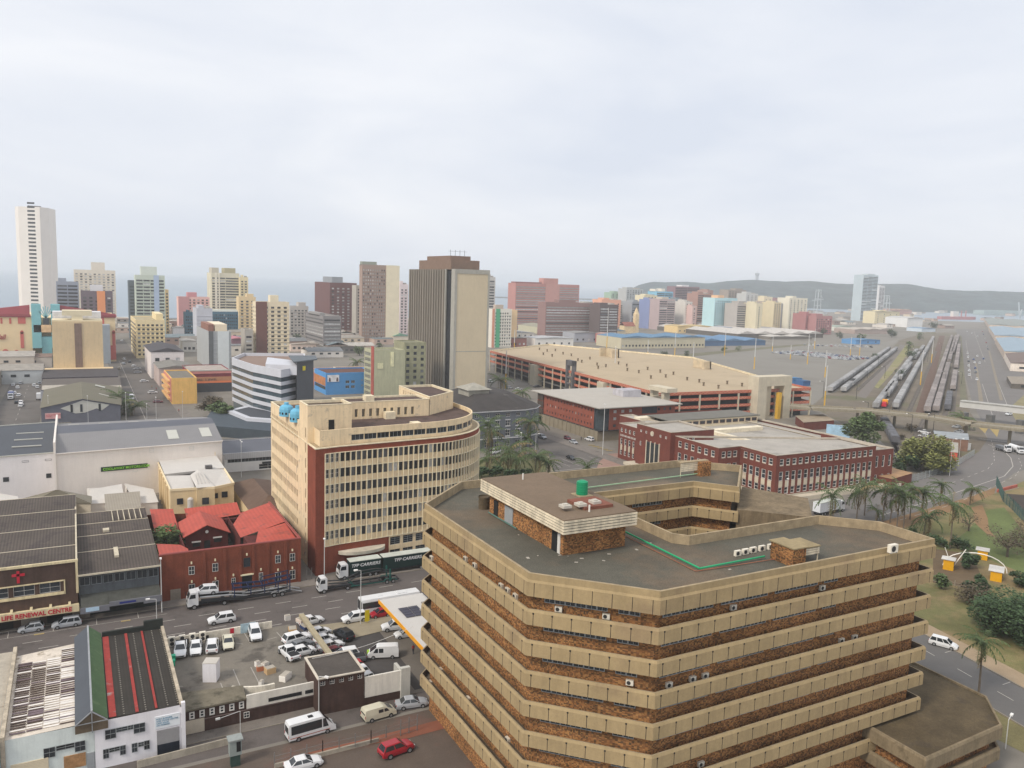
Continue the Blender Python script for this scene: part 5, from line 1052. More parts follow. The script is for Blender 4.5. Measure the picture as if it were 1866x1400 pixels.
for k in range(4): m.bar((27.6+k*.9, 223, 9.55), (28.+k*.7, 234, 9.95), .12)
m.box(31.8, 239.5, 9, 33.6, 241.2, 10.3, k=1); m.obj('roof', [WHR, mat('small_grey_box', (.15, .14, .14))], CH)
m = MB(); sweep(m, [(20.6, 221), (26.8, 220.4), (31.3, 219.6), (36.6, 222.4), (37.2, 256), (20.6, 256)], [(.15, 8.6), (.15, 9.2), (-.15, 9.2), (-.15, 8.6)])
for x in (21, 28, 35): m.box(x, 255.8, 9.2, x+1.8, 256.4, 10.8)
m.obj('parapet', CHL, CH)
for (e, n, z, w, h) in ((22.1, 220.7, 5., 1.5, 1.6), (28.1, 219.5, 4.7, 1.7, 1.8), (33.4, 222.1, 5.4, 1.5, 1.6), (31.6, 221.9, 5.4, .8, 1.4)): link('window', win_mesh(w, h, 'plain'), CH, (e, n-.1, z))
for e in (32.4, 33.6, 34.8): link('window', win_mesh(.6, .4, 'plain'), CH, (e, 222., 2.6+(.05)))
m = MB(); m.cyl((25.2, 219.2, 4.2), (25.2, 219.2, 6.6), .75, n=14); m.cyl((25.2, 219.2, 6.6), (25.2, 219.2, 7.), .75, .3, n=14); tag(m.obj('water_tank', WHR), 'white round tank on a ledge of the cream house', 'water tank')
shed('brown tiled hip roof house beside the cream building', [(38.5, 205), (49.5, 205), (49.5, 240), (38.5, 240)], 4.5, CHW, mat('brown_tiles', T('#7e6759'), .9, .12, .5, wave=(1, .8, .06)), 'house', 'house', ridge=(43.5, 212, 43.5, 232, 7.5))
t = bld('grey and white shop with a long dark window band beside the white warehouse', [(42, 273), (63, 273), (63, 300), (42, 300)], 5.6, mat('pale_grey_wall', W('#c3c4c4'), .85, .06), DBR, {0: [dict(n=1, w=19, rows=[(3.1, 1.2)], st='ribbon'), dict(n=1, w=6, rows=[(.2, 1.8)], mg=(10, 3), st='white')]}, .3, trim=LGR)
m = MB(); m.box(42, 272.5, 4.4, 63, 272.95, 6.4); m.obj('metal_fascia', mat('ribbed_grey_fascia', W('#9fa1a5'), .6, .06, wave=(0, .6, .1)), t)
m = MB(); m.box(54, 272.4, 2.1, 57, 272.7, 2.8); m.obj('black_sign', STEEL, t)
sw = MB(); pc = pxs(1.6, (378, 773), (410, 775), (450, 782), (490, 792))
for a, c in zip(pc, pc[1:]): sw.bar((*a, 1.5), (*c, 1.5), .3, 3.2)
tag(sw.obj('garden_wall', mat('stained_white_wall', W('#c9c5bb'), .9, .2, .6, streak=.4)), 'curved stained white wall below the dark podium', 'wall')
B = thing('shop_terrace', 'strip of old grey corrugated roofs behind the white warehouses', 'building', (0, 320, 0)); m = MB(); m.prism([(-40, 318), (36, 314), (38, 345), (-38, 345)], 0, 6.4, top=False); m.obj('wall', mat('stained_party_wall', (.3, .28, .25)), B)
m = MB(); m.poly([(-40, 317.5, 6.5), (-2, 316, 6.5), (-2, 345, 7.2), (-40, 345, 7.2)]); m.obj('roof', mat('old_grey_sheets', T('#77736a'), .9, .2, .3, wave=(0, 1.1, .2)), B); m = MB(); m.poly([(-2, 316, 6.2), (38, 313.5, 6.2), (38, 330, 6.6), (-2, 332, 6.6)]); m.obj('rear_roof', mat('dark_brown_sheets', T('#625c57'), .9, .2, .3, wave=(0, 1.8, .2)), B)
m = MB()
for k in range(15): m.box(-1.5+k*1.6, 317, 6.7, -1.2+k*1.6, 322, 7.1)
m.box(-40, 316.9, 6.3, 38, 317.3, 6.9) if False else m.bar((-2, 315.7, 6.4), (38, 313.3, 6.4), .3); m.obj('roof_ribs', ASE, B)
# ================================================================== blocks between the two streets
SGW = mat('blue_grey_gable_wall', W('#5f6370'), .8, .08, .3); OLR = mat('olive_grey_roof', T('#86826f'), .8, .06, .2, wave=(0, .9, .03))
B = thing('warehouse', 'wide gabled warehouse with an olive grey roof between the two streets', 'warehouse', (2, 400, 0))
m = MB(); m.poly([(-13, 383, 0), (16.5, 383, 0), (16.5, 383, 7.3), (2.3, 383, 10.4), (-13, 383, 7.3)]); m.poly([(16.5, 383, 0), (19.5, 441, 0), (19.5, 441, 7.3), (16.5, 383, 7.3)]); m.poly([(-13, 441, 0), (-13, 383, 0), (-13, 383, 7.3), (-13, 441, 7.3)]); m.obj('front_wall', SGW, B)
m = MB(); m.poly([(-13.4, 382.4, 7.3), (2.3, 382.4, 10.6), (2.3, 441, 10.6), (-13.4, 441, 7.3)][::1]); m.poly([(2.3, 382.4, 10.6), (17, 382.4, 7.3), (20, 441, 7.3), (2.3, 441, 10.6)]); m.obj('roof', OLR, B)
m = MB(); m.poly([(-6, 382.9, 6.8), (-.5, 382.9, 4.4), (3, 382.9, 4.6), (7.5, 382.9, 6.2), (9.5, 382.9, 5.3), (12.5, 382.9, 7.6), (2.3, 382.9, 9.9)]); m.obj('pale_gable_panel', mat('pale_grey_gable', W('#b2b4ad'), .8, .08), B)
for x in (-2.3, 1.3, 8.2): link('window', win_mesh(.9, 3.2, 'plain'), B, (x, 382.85, 5.))
m = MB(); m.box(-11.6, 382.7, 2.6, -6., 382.95, 5.); m.obj('pink_sign', mat('pink_sign', W('#cf9a9a'), .7, .1), B)
text('AUTO ALTERNATOR\nREPAIRS', .7, RDL, B, (-11.3, 382.66, 4.0), 0, ext=.01, sx=.8)
m = MB(); m.poly([(8, 430, 10.), (12, 428, 9.), (12.5, 431, 9.1), (8.3, 433, 10.1)][::-1]); m.poly([(9, 405, 9.4), (13, 402, 8.5), (13, 404, 8.5), (9, 407, 9.4)]); m.obj('skylight', SKL, B)
B = shed('dark roofed building with a row of pale frames behind the gabled warehouse', [(-15, 446), (20, 446), (21, 490), (-15, 490)], 6.5, mat('pale_blue_end_wall', W('#a9adb5')), mat('brown_grey_roof', T('#77706b'), .9, .08, .2), 'warehouse', 'warehouse')
m = MB(); m.poly([(-14.5, 446, 6.6), (5, 446, 6.6), (5, 455, 7.6), (-14.5, 455, 7.6)]); m.poly([(5, 444, 7), (20, 442, 6.6), (20, 447, 7.6), (5, 447, 7.6)]); m.obj('white_roof_strip', mat('dusty_white_sheet', T('#cdc6ba')), B)
B = shed('long low block with pale window frames at the foot of the blank tan building', [(-16, 500), (21, 500), (22, 540), (-16, 540)], 6, mat('dark_lilac_wall', W('#57525a')), mat('dark_roof', T('#5b575b')), 'shop', 'shop')
for k in range(7): link('window', win_mesh(4.2, 1.3, 'curt'), B, (-13+k*4.9, 499.9, 3.6))
TAN = mat('tan_blank_render', W('#c9b389'), .9, .07, .12, streak=.12); TT = thing('blank_tan_building', 'tall blank tan rendered block with a brown strip down the middle', 'building', (3, 560, 0))
m = MB(); m.box(-11.5, 556, 0, 15.5, 575, 33.2); m.box(-16, 548, 0, 20.5, 556, 5.2); m.obj('wall', TAN, TT)
m = MB(); m.box(.3, 555.6, 0, 4.2, 556, 32); m.obj('brown_strip', mat('brown_recess', W('#7b6659'), .9, .15, streak=.2), TT)
m = MB(); m.box(-11.5, 556.5, 33.2, 15.5, 574.5, 34); m.box(-1, 558, 33.2, 5, 570, 38); m.box(-6, 557.9, 36.5, 10, 570.1, 39.6); m.obj('roof_structure', mat('pale_cream_top', W('#cfc5a4'), .9, .05), TT)
m = MB(); m.box(-11.4, 575.2, 0, 15.4, 590, 38); m.obj('lift_block', mat('pale_grey_block', W('#c3c6cc')), TT)
ML = thing('shopping_mall', 'cream and turquoise art deco shopping mall with red roofs and arches at the left', 'shopping mall', (-10, 600, 0)); MCR = mat('mall_cream', W('#e8cf9f', 1.), .9, .04, .2); TUR = mat('turquoise_render', W('#6fb3bb'), .8, .05); MRD = mat('mall_red', W('#c05a50'), .8, .06); MRR = mat('mall_roof_red', T('#b4515c'), .8, .06)
y0 = 640
m = MB(); m.box(-75, y0, 0, -25, y0+60, 25); m.box(14, y0, 0, 26, y0+60, 25); m.box(-25, y0+8, 0, 14, y0+60, 24); m.obj('wall', MCR, ML)
m = MB(); m.poly([(-75, y0-1, 25), (-26, y0-1, 25), (-26, y0+3, 31), (-75, y0+14, 25.5)]); m.poly([(-12, y0-1, 25), (27, y0-1, 25), (27, y0+10, 26), (-8, y0+3, 31)]); m.box(-75, y0-.8, 24.5, -25.5, y0, 26); m.box(-11, y0-.8, 24.5, 26.5, y0, 26); m.obj('red_roof', MRR, ML)
m = MB()
for x in (-25, -13.5): m.box(x, y0-2, 8, x+5.5, y0+6, 31.5)
m.box(-19.5, y0-1, 0, -13.5, y0+6, 14)
for k in range(-3, 4):
 a = k*.32; m.bar((-16.5, y0-1.4, 24), (-16.5+5.*sin(a), y0-1.4, 24+6.5*cos(a)), 1.2, .5)
m.obj('turquoise_tower', TUR, ML)
m = MB(); m.box(-18.3, y0-1.6, 19, -14.7, y0-1., 24); m.obj('window', mat('mall_window', (.06, .07, .08), .3), ML)
m = MB()
for x in (-58, -53, -48, -43, -38, -33): m.box(x, y0-.3, 21, x+1.2, y0, 24)
for x in (-32, 20.5, 23.8): m.box(x, y0-.3, 8, x+2, y0, 16.5); m.cyl((x+1, y0-.3, 16.5), (x+1, y0, 16.5), 1., n=14)
m.box(16, y0-.3, 20.5, 19, y0, 24.5); m.box(-33, y0-.35, 21, -28.5, y0, 24.6)
for x in (-51, -43): m.box(x, y0-.3, 1.5, x+4.2, y0, 5.5); m.cyl((x+2.1, y0-.3, 5.5), (x+2.1, y0, 5.5), 2.1, n=16)
m.cyl((-34.5, y0-.3, 5.6), (-34.5, y0, 5.6), 1.5, n=16); m.box(22, y0-.4, 1, 26, y0, 9); m.obj('red_ornament', MRD, ML)
text('Mall', 3.6, mat('mall_lettering', lin('#a8323e'), .7), ML, (-46.5, y0-.5, 12.8), 0, ext=.1, shear=.25, bold=.05); text('y', 5.5, MATS['mall_lettering'], ML, (-50, y0-.5, 17), 0, ext=.1, shear=.25, bold=.05)
m = MB(); m.box(-60, y0-3, 0, -20, y0, 2.8); m.obj('ground_floor_strip', mat('dark_teal_shopfront', W('#3d5a5f'), .8, .3, .5), ML)
m = MB()
for x in (-11.5, 14): m.box(x, y0-14, 0, x+8, y0, 21)
m.obj('grey_wing', mat('blue_grey_wing', W('#8f9aa3'), .8, .05), ML)
ML.scale = (1, 1, 1.27); m = MB(); m.box(-24, y0-2, 16.5, -12, y0, 20.5); m.obj('orange_band_block', mat('tan_band_block', W('#d9b380')), ML)
for i, (e0, e1, n0, n1, z, wc, rc, l) in enumerate(((-60, -36, 470, 560, 8, '#7b7566', '#6a655f', 'low olive grey roofed building left of the parked cars'), (-60, -38, 440, 468, 9, '#6fa3cf', '#6aa0d0', 'bright blue roofed building at the left edge'), (-60, -37, 400, 438, 8, '#a8604c', '#8c5a4e', 'brick red building at the left edge beside the parked cars'), (-60, -33, 365, 398, 6, '#8d8a83', '#8c8881', 'grey building at the left edge nearest the crossing'))):
 bld(l, rect(e0, e1, n0, n1), z, mat('wall_'+wc, W(wc)), mat('roof_'+rc, T(rc)), {0: [dict(n=5, w=2, rows=[(2.8, 1.6)], st='plain')], 1: [dict(n=8, w=2, rows=[(2.8, 1.6)], st='plain')]}, .4)
YW = mat('bright_yellow_render', W('#dfb04f', 1.), .85, .08, .2, streak=.12); PKB = mat('pink_balcony_wall', W('#b77468'), .85, .1)
B = bld('bright yellow blank end wall building with pink balconies on its street side', rect(41.4, 53, 426, 463), 13, YW, mat('rubble_roof', T('#8e8a80'), .95, .2, .4), {0: []}, .6)
m = MB(); m.box(41.1, 427, 1, 41.38, 462.5, 12.6); m.obj('street_wall', PKB, B)
for f in range(4):
 m = MB(); m.box(39.9, 430, 1.8+f*2.9, 41.1, 462, 2.7+f*2.9); m.obj('balcony', mat('yellow_balcony', W('#cfa45d')), B)
B = bld('shop building striped pink, maroon and orange with a dark glazed ground floor', rect(54, 76, 466, 500), 11.5, mat('maroon_wall', W('#7f3540')), mat('pale_roof_sheet', T('#c9bdb5')), {}, .4)
for z0, z1, c in ((10.2, 11.6, '#d98a86'), (6.1, 8.3, '#b07a52'), (5., 6.05, '#ee7c3c'), (0, 4.95, '#3b4148')): m = MB(); m.box(54.1, 465.6, z0, 76, 465.95, z1); m.obj('colour_band', mat('band_'+c, W(c), .8, .06), B)
m = MB(); m.box(53.8, 465.3, 11.6, 76.3, 466.2, 12.2); m.obj('roof_edge', SKL, B); text('MIDAS   S. JEWEL', 1.5, STEEL, B, (56, 465.5, 6.4), 0, sx=1.1)
PG = mat('pale_silver_cladding', W('#b7bcc6', 1.), .5, .04, .3); DT = mat('dark_teal_grey_wall', W('#3a4650'), .7, .1, .4)
GO = thing('glass_office', 'silver grey office with dark window bands and a charcoal tower with yellow emblem', 'office building', (75, 385, 0))
gp = [(66, 403), (69.5, 372), (77, 348), (88.5, 360), (97, 385), (105, 420), (76, 428)]
m = MB(); gi = offs(gp, -.5); m.prism(gi, 0, 23.5, top=False); m.obj('glazing', mat('blue_grey_glazing', (.07, .1, .12), .1, .35, .12, spec=.8), GO)
for k in range(6):
 z = 4.2+k*3.45; m = MB(); sweep(m, gp, [(0, z), (0, z+(1.5 if k < 5 else 3.4)), (-.6, z+(1.5 if k < 5 else 3.4)), (-.6, z)]); m.obj('cladding_band', PG, GO)
m = MB(); m.poly([(*p, 23.3) for p in gi]); m.obj('roof', mat('pink_brown_roof', T('#a88f82'), .9, .06), GO)
q = P(545, 665, 27); m = MB(); m.prism([(84.4, 351), (93.5, 358), (96.5, 372), (88, 374)], 2, 27.8); m.obj('charcoal_tower', mat('charcoal_cladding', W('#4a5058'), .5, .06), GO)
m = MB(); m.prism(offs([(84.4, 351), (93.5, 358), (96.5, 372), (88, 374)], 1.6), 27.8, 28.3, bot=True); m.obj('tower_cap', mat('dark_cap', W('#5a636b')), GO)
m = MB(); m.prism([(73, 360), (84.4, 351), (88, 374), (80, 390)], 22, 26.2); m.obj('grey_penthouse', PG, GO)
m = MB()
for a in (0, .75):
 for b_ in (0, .75): m.box(87.3+a, 352.6+a*.75-.3, 23.8+b_*1.3, 87.9+a, 352.9+a*.75-.3, 24.8+b_*1.3)
m.obj('yellow_emblem', mat('yellow_emblem', lin('#e3cf3a'), .5), GO)
m = MB(); m.prism([(44, 341), (68, 318), (90, 330), (86, 372), (55, 385)], 0, 4.2); m.obj('podium', DT, GO)
m = MB(); m.prism([(58, 366), (62, 344), (74, 334), (82, 350), (69, 378)], 4.2, 5.6); m.obj('terrace_box', PG, GO); m = MB(); m.poly([(60.5, 365, 5.64), (63.8, 346, 5.64), (73, 338, 5.64), (78, 350, 5.64), (68, 372, 5.64)]); m.obj('terrace_floor', DSL, GO)
bld('salmon pink low building behind the grey office', rect(118, 142, 478, 500), 8, mat('salmon_wall', W('#dd8f7c')), mat('pale_terrace_roof', T('#b9ad9f')), {}, .5)
bld('cream low building with a brown roof edge beside the salmon one', rect(143, 165, 475, 500), 8.5, mat('pale_yellow_wall', W('#d9cfae')), mat('rust_roof', T('#a5735e')), {}, .3)
B = bld('bright blue shop building with a brown roof, an orange side and a white poster', rect(121.2, 150, 437.5, 462), 12.2, mat('bright_blue_wall', W('#3f8fd0', 1.), .8, .05), mat('brown_roof', T('#7d5347')), {0: [dict(n=2, w=2.2, rows=[(6.2, 1.5), (3.4, 1.5)], mg=(10.5, 12), st='wh22'), dict(n=3, w=.7, rows=[(7.2, 1.1), (4.2, 1.1)], mg=(19, 1), st='white')], 3: [dict(n=1, w=22, rows=[(2.6, 1.8)], st='blue')]}, .7)
m = MB(); m.box(121., 438.5, 4.8, 121.18, 461.5, 9.4); m.obj('orange_panel', mat('dull_orange_panel', W('#b3743f')), B); m = MB(); m.box(122, 437.3, 7.2, 128.5, 437.48, 11); m.obj('poster', mat('white_poster', W('#dfe3ea')), B)
for x in (122.7, 126.9): m = MB(); m.box(x, 437.22, 7.4, x+1, 437.29, 8.8); m.cyl((x+.5, 437.2, 9.2), (x+.5, 437.28, 9.2), .42, n=10); m.obj('poster_figure', mat('poster_figure', W('#5b4a52')), B)
GRW2 = mat('pale_olive_render', W('#a9ab8b'), .85, .08, .2, streak=.2)
B = bld('pale olive apartment block with a red strip next to the ribbed tower', rect(141, 158.5, 415, 432), 26.5, GRW2, mat('mossy_roof', T('#a4a48a')), {3: [dict(n=6, w=2.2, rows=rows(1, 8, 3.1, 1.9), mg=(1, 6), st='wh22')], 0: []}, .8)
m = MB(); m.box(140.7, 415.1, 2, 140.98, 419.4, 28.4); m.obj('red_strip', mat('brick_red_strip', W('#a04a3f')), B); m = MB(); m.box(150.2, 414.8, 17.5, 152, 414.98, 25.5); m.box(143, 414.8, 16.5, 146, 414.98, 19.5); m.obj('cream_patch', mat('pale_yellow_patch', W('#cdcca0')), B)
bld('olive wing with rows of dark windows between the apartment block and the ribbed tower', rect(163, 176, 428, 445), 29.5, mat('olive_wall', W('#8c8d6f')), mat('mossy_roof', T('#a4a48a')), {0: [dict(n=3, w=1.9, rows=rows(2, 8, 3.4, 1.7), st='plain')]}, .6)
RT = thing('ribbed_tower', 'tall tower with a ribbed brown side, a dark slot and a blank beige end', 'tower', (195, 430, 0)); RIB = mat('ribbed_brown_concrete', W('#453f39'), .9, .06, .05); BGE = mat('beige_panel', W('#c3b698', .95), .9, .04, .1, streak=.06); FRM = mat('grey_tower_frame', W('#9a9a92'), .85, .08, .3, streak=.15)
X0, X1, Y0 = 190.2, 212.2, 421.5; rx = ray(743, 560); Y1 = X0*rx[1]/rx[0]
m = MB(); m.box(X0+.6, Y0+14, 0, X1, Y1, 71); n = int((Y1-Y0-14.6)/3.8)
m.obj('ribbed_wall', RIB, RT); m = MB()
for k in range(n): y = Y0+14.6+k*3.8; m.box(X0-.9, y, 0, X0+.6, y+(.7 if k % 4 else 1.3), 71); m.box(X0-.5, y+2., 0, X0+.6, y+2.35, 71)
m.obj('ribs', mat('pale_ribs', W('#878075'), .9, .06, .05), RT)
m = MB(); m.box(X0+1.2, Y0+5, 0, X1, Y0+14, 70); m.obj('dark_slot', mat('dark_slot', (.02, .022, .026), .6, .4, .5), RT)
m = MB(); m.box(X0, Y0+13, 0, X0+.8, Y0+14.4, 71.3); m.box(X0, Y0, 0, X0+1.4, Y0+5, 71.3); m.box(X0+1.4, Y0, 68.8, X1-1.2, Y0+3.4, 71.3); m.box(X1-1.2, Y0, 0, X1, Y0+12, 71.3); m.obj('frame', FRM, RT)
m = MB(); m.box(X0+1.4, Y0+.25, 0, X1-1.2, Y0+3.4, 68.8); m.obj('beige_end_wall', BGE, RT)
m = MB();
for z in (6, 24.6, 43, 62): pass
m.box(X0+1.4, Y0+.18, 24.3, X1-1.2, Y0+.26, 24.7); m.obj('panel_line', FRM, RT)
PH = mat('brown_penthouse', W('#7a6455'), .9, .1)
m = MB(); m.box(X0+1, Y0+8, 71, X1-3, Y1-16, 76.5); m.box(X0+3, Y0+14, 76.5, X1-6, Y1-24, 79); m.obj('penthouse', PH, RT)
for k in range(4): m = MB(); m.bar((X0+4+k*3, Y0+16, 79), (X0+4+k*3, Y0+16, 82.5), .15); m.bar((X0+2.5+k*3, Y0+16, 81.6), (X0+5.5+k*3, Y0+16, 81.6), .1); tag(m.obj('aerial', STEEL), 'thin aerial on the ribbed tower, %s of four' % ['leftmost', 'second', 'third', 'rightmost'][k], 'aerial')
# ================================================================== historic grey building
HG = mat('slate_blue_render', W('#5d646d'), .85, .08, .3, streak=.12); HT = thing('historic_building', 'slate grey three-storey corner building with white window surrounds and a dark hipped roof', 'building', (150, 295, 0))
hp = [(131.5, 274.5), (155, 274.5), (161.5, 277), (166, 282), (168, 290), (168, 318), (131.5, 318)]
wl = MB(); wins = []
for i in range(len(hp)):
 a, b_ = hp[i], hp[(i+1) % len(hp)]; sp = []
 if i == 0: sp = [dict(n=5, w=1.9, rows=[(1.2, 2.4), (5.4, 2.4), (9.4, 2.2), (13., 1.4)], mg=(.5, .5), st='white')]
 elif i in (1, 2, 3): sp = [dict(n=2, w=1.5, rows=[(1.2, 2.4), (5.4, 2.4), (9.4, 2.2), (13., 1.4)], st='white')]
 elif i in (4, 6): sp = [dict(n=6, w=1.5, rows=[(1.2, 2.4), (5.4, 2.4), (9.4, 2.2)], st='white')]
 face(HT, wl, wins, a, b_, 0, 15.3, sp, .2)
wl.obj('wall', HG, HT); put_windows(HT, wins)
m = MB(); sweep(m, hp, [(.5, 15.1), (.55, 15.5), (-.4, 15.5), (-.4, 15.1)]); sweep(m, hp, [(.2, 4.4), (.2, 4.8), (-.1, 4.8), (-.1, 4.4)])
for (x, y, w, h) in [(a+.0, z, 2.3, .25) for a in (133.9, 138.4, 142.9, 147.4, 151.9) for z in (5.1, 7.85, 9.1, 11.65)]: m.box(x-w/2+.35, 274.3, y, x+w/2+.35, 274.5, y+h)
m.obj('white_moulding', mat('grey_white_moulding', W('#b9bcc0'), .8, .06), HT)
m = MB(); hr = offs(hp, .5); c1, c2 = (150, 298, 21), (150, 304, 21)
ins = [(140, 288, 20), (152, 287, 20), (156, 290, 20), (158, 294, 20), (158, 300, 20), (157, 308, 20), (141, 308, 20)]
for i in range(7): m.poly([(*hr[i], 15.5), (*hr[(i+1) % 7], 15.5), ins[(i+1) % 7], ins[i]])
m.poly(ins); m.obj('roof', mat('dark_slate_roof', T('#504c4b'), .85, .2, .25, blot=(T('#8a8781'), .2, .62)), HT)
m = MB(); m.box(138, 290, 18, 147, 300, 21.6); m.poly([(137, 289, 21.6), (148, 289, 21.6), (142.5, 295, 24)]); m.poly([(148, 289, 21.6), (148, 301, 21.6), (142.5, 295, 24)]); m.poly([(137, 301, 21.6), (137, 289, 21.6), (142.5, 295, 24)]); m.obj('lantern', mat('pale_stone_lantern', W('#8f8d82')), HT)
# ================================================================== red brick hostel with white roof
RBK = mat('orange_red_brick', W('#914a35', .92), .85, .12, .3, fine=.08); HS = thing('brick_block', 'orange-red brick block with rows of small square windows and an overhanging white roof', 'building', (210, 300, 0))
wl = MB(); wins = []
q_ = [(191.5, 275), (203, 275), (231, 275), (231, 322), (191.5, 326)]
face(HS, wl, wins, (191.5, 326), (191.5, 279.5), 4.6, 14, [dict(n=16, w=.75, rows=[(5.7, 1.05), (8.7, 1.05), (11.7, 1.05)], mg=(7, 1), st='plain')], .25)
face(HS, wl, wins, (196, 275), (231, 275), 4.6, 14, [dict(n=3, w=1.6, rows=[(5.7, 1.2), (8.7, 1.2), (11.7, 1.2)], mg=(1, 22), st='curt'), dict(n=3, w=1.2, rows=[(5.7, 1.2), (8.7, 1.2), (11.7, 1.2)], mg=(24.5, 1), st='plain')], .25)
wl.box(191.3, 321.5, 0, 191.6, 326.5, 13.8, k=0); wl.obj('brick_wall', RBK, HS)
m = MB(); m.prism([(191.7, 279.5), (191.7, 277.5), (194.2, 275.2), (196, 275.2), (196, 279.5)], 4.6, 13.8); m.box(213, 274.8, 4.6, 221, 275.1, 13.6); m.obj('glass_corner', mat('corner_glazing', (.05, .065, .075), .12, .3, .4, spec=.7), HS)
m = MB(); m.box(190.9, 275.5, 0, 231, 325.5, 4.3)
for k in range(14): m.box(190.7, 278+k*3.6, 0, 190.9, 278.3+k*3.6, 4.6)
m.obj('louvred_base', mat('olive_louvre', W('#857c68'), .85, .1, .3, wave=(2, .35, .1)), HS); m = MB(); m.box(190.9, 274.6, 4.3, 231.2, 326, 4.62); m.obj('dark_line', STEEL, HS)
m = MB()
for k in range(4): m.box(190.9, 321, .6+k*3.4, 191.25, 326, 3.5+k*3.4)
m.obj('dark_panel', mat('brown_black_panel', W('#4b3f38')), HS)
m = MB(); rp_ = [(189.5, 273), (233.5, 273), (234, 329), (189.5, 330)]; m.prism(rp_, 14.1, 14.5, bot=True, top=False); m.poly([(*rp_[0], 14.5), (*rp_[1], 14.5), (212, 300, 15.6)]); m.poly([(*rp_[1], 14.5), (*rp_[2], 14.5), (212, 300, 15.6)]); m.poly([(*rp_[2], 14.5), (*rp_[3], 14.5), (212, 300, 15.6)]); m.poly([(*rp_[3], 14.5), (*rp_[0], 14.5), (212, 300, 15.6)])
m.obj('white_roof', mat('white_membrane_roof', T('#d2cdc4'), .7, .04, .2), HS); m = MB(); q = P(1142, 722, 15); m.box(q[0]-5, q[1]-4, 14.8, q[0]+5, q[1]+4, 18.2); m.obj('grey_plant_box', mat('lilac_grey_box', W('#a3a3ab')), HS); put_windows(HS, wins, cap=100)
# ================================================================== customs building
CBR = mat('maroon_brick', W('#72382b', .9), .85, .12, .35, fine=.08, streak=.12); CST = mat('customs_stone', W('#b9b09c'), .9, .1); CRR = mat('pale_membrane_roof', T('#c9c4bc'), .8, .1, .15, blot=(T('#a9a49c'), .1, .55)); CGR = mat('grey_felt_roof', T('#87867f'), .9, .1, .2)
CU = thing('customs_building', 'long maroon brick customs building with white-framed windows, low wings and pale flat roofs', 'public building', (200, 210, 0)); wl = MB(); wins = []; tr = MB(); Z = 14.3
def cface(a, b_, n, z1=Z, kind=3, mg=(1., 1.)):
 L = hypot(b_[0]-a[0], b_[1]-a[1]); sp = []
 if n: sp = [dict(n=n, w=1.7, rows=[(11., 2.), (6., 3.), (1.8, 2.2)], mg=mg, st='w1')]
 face(CU, wl, wins, a, b_, 0, z1, sp, .18)
 dx, dy = (b_[0]-a[0])/L, (b_[1]-a[1])/L
 for k in range(n):
  s = mg[0]+(L-sum(mg))/n*(k+.5); x, y = a[0]+dx*s, a[1]+dy*s
  q4 = [(x-dx*.8, y-dy*.8), (x+dx*.8, y+dy*.8), (x+dx*.8+dy*.05, y+dy*.8-dx*.05), (x-dx*.8+dy*.05, y-dy*.8-dx*.05)]
  tr.prism(q4[::-1], 4.05, 5.95); tr.prism(q4[::-1], 10.8, 11.)
zz = Z
face(CU, wl, wins, (180.6, 246.5), (180.6, 233), 0, 13.3, [dict(n=5, w=1.2, rows=[(10.3, 1.5), (5.5, 2.4), (1.6, 1.9)], mg=(.4, .4), st='w1')], .18)     # left wing
face(CU, wl, wins, (180.6, 233), (191, 233), 10, 13.3, [], .2)
EN = (178.6, 233);
face(CU, wl, wins, (178.6, 233), (178.6, 214), 0, 15.6, [dict(n=2, w=1., rows=[(12.9, .9)], mg=(1, 12), st='w1'), dict(n=2, w=1., rows=[(12.9, .9)], mg=(12, 1), st='w1'), dict(n=1, w=1., rows=[(8., 1.6)], mg=(2, 16), st='w1')], .18)
face(CU, wl, wins, (178.6, 214), (198, 214), 0, 15.6, [dict(n=3, w=1.1, rows=[(12.3, 1.2)], mg=(4, 8), st='w1')], .18); wall_holes(wl, (198, 214), (198, 233), 12, 15.6, []); wall_holes(wl, (198, 233), (178.6, 233), 12, 15.6, [])
cface((180.6, 214), (180.6, 192.5), 6); cface((180.6, 192.5), (190, 192.5), 3); cface((190, 192.5), (190, 177), 5); cface((190, 177), (236, 177), 16)
wall_holes(wl, (236, 177), (236, 200), 0, 14.3, []); face(CU, wl, wins, (236.2, 177.6), (246, 177.6), 0, 12.6, [dict(n=3, w=1.3, rows=[(6.5, 4), (1.5, 2.5)], st='w1')], .18)
wall_holes(wl, (246, 177.6), (246, 262), 0, 12.6, []); wall_holes(wl, (246, 262), (192, 262), 0, 13.3, []); wall_holes(wl, (192, 262), (192, 246.5), 0, 13.3, []); wall_holes(wl, (192, 246.5), (180.6, 246.5), 0, 13.3, [])
wl.obj('brick_wall', CBR, CU); tr.box(180.4, 192.2, 0, 180.6, 214, .9); tr.box(189.7, 176.7, 0, 236.2, 177, 1.5); tr.box(189.7, 176.7, 0, 190, 192.6, 1.5)
for k in range(5): tr.box(180.4, 234.2+k*2.44+.0, 3.5, 180.6, 235.2+k*2.44, 5.4)
tr.cyl((178.4, 224, 13.4), (178.6, 224, 13.4), .9, n=18); tr.obj('stone_trim', CST, CU)
m = MB(); m.box(178.4, 219.6, 1, 178.65, 226.8, 10.2); m.obj('tall_entrance_window', mat('tall_dark_glazing', (.035, .04, .042), .3, .4), CU)
m = MB()
for k in range(4): m.box(178.25, 219.4+k*2.4, 1, 178.6, 219.8+k*2.4, 10.6)
m.obj('entrance_mullion', CST, CU)
text('CUSTOMS AND EXCISE', .95, WHF, CU, (180.5, 245.6, 8.7), -pi/2, sx=.98, bold=.015)
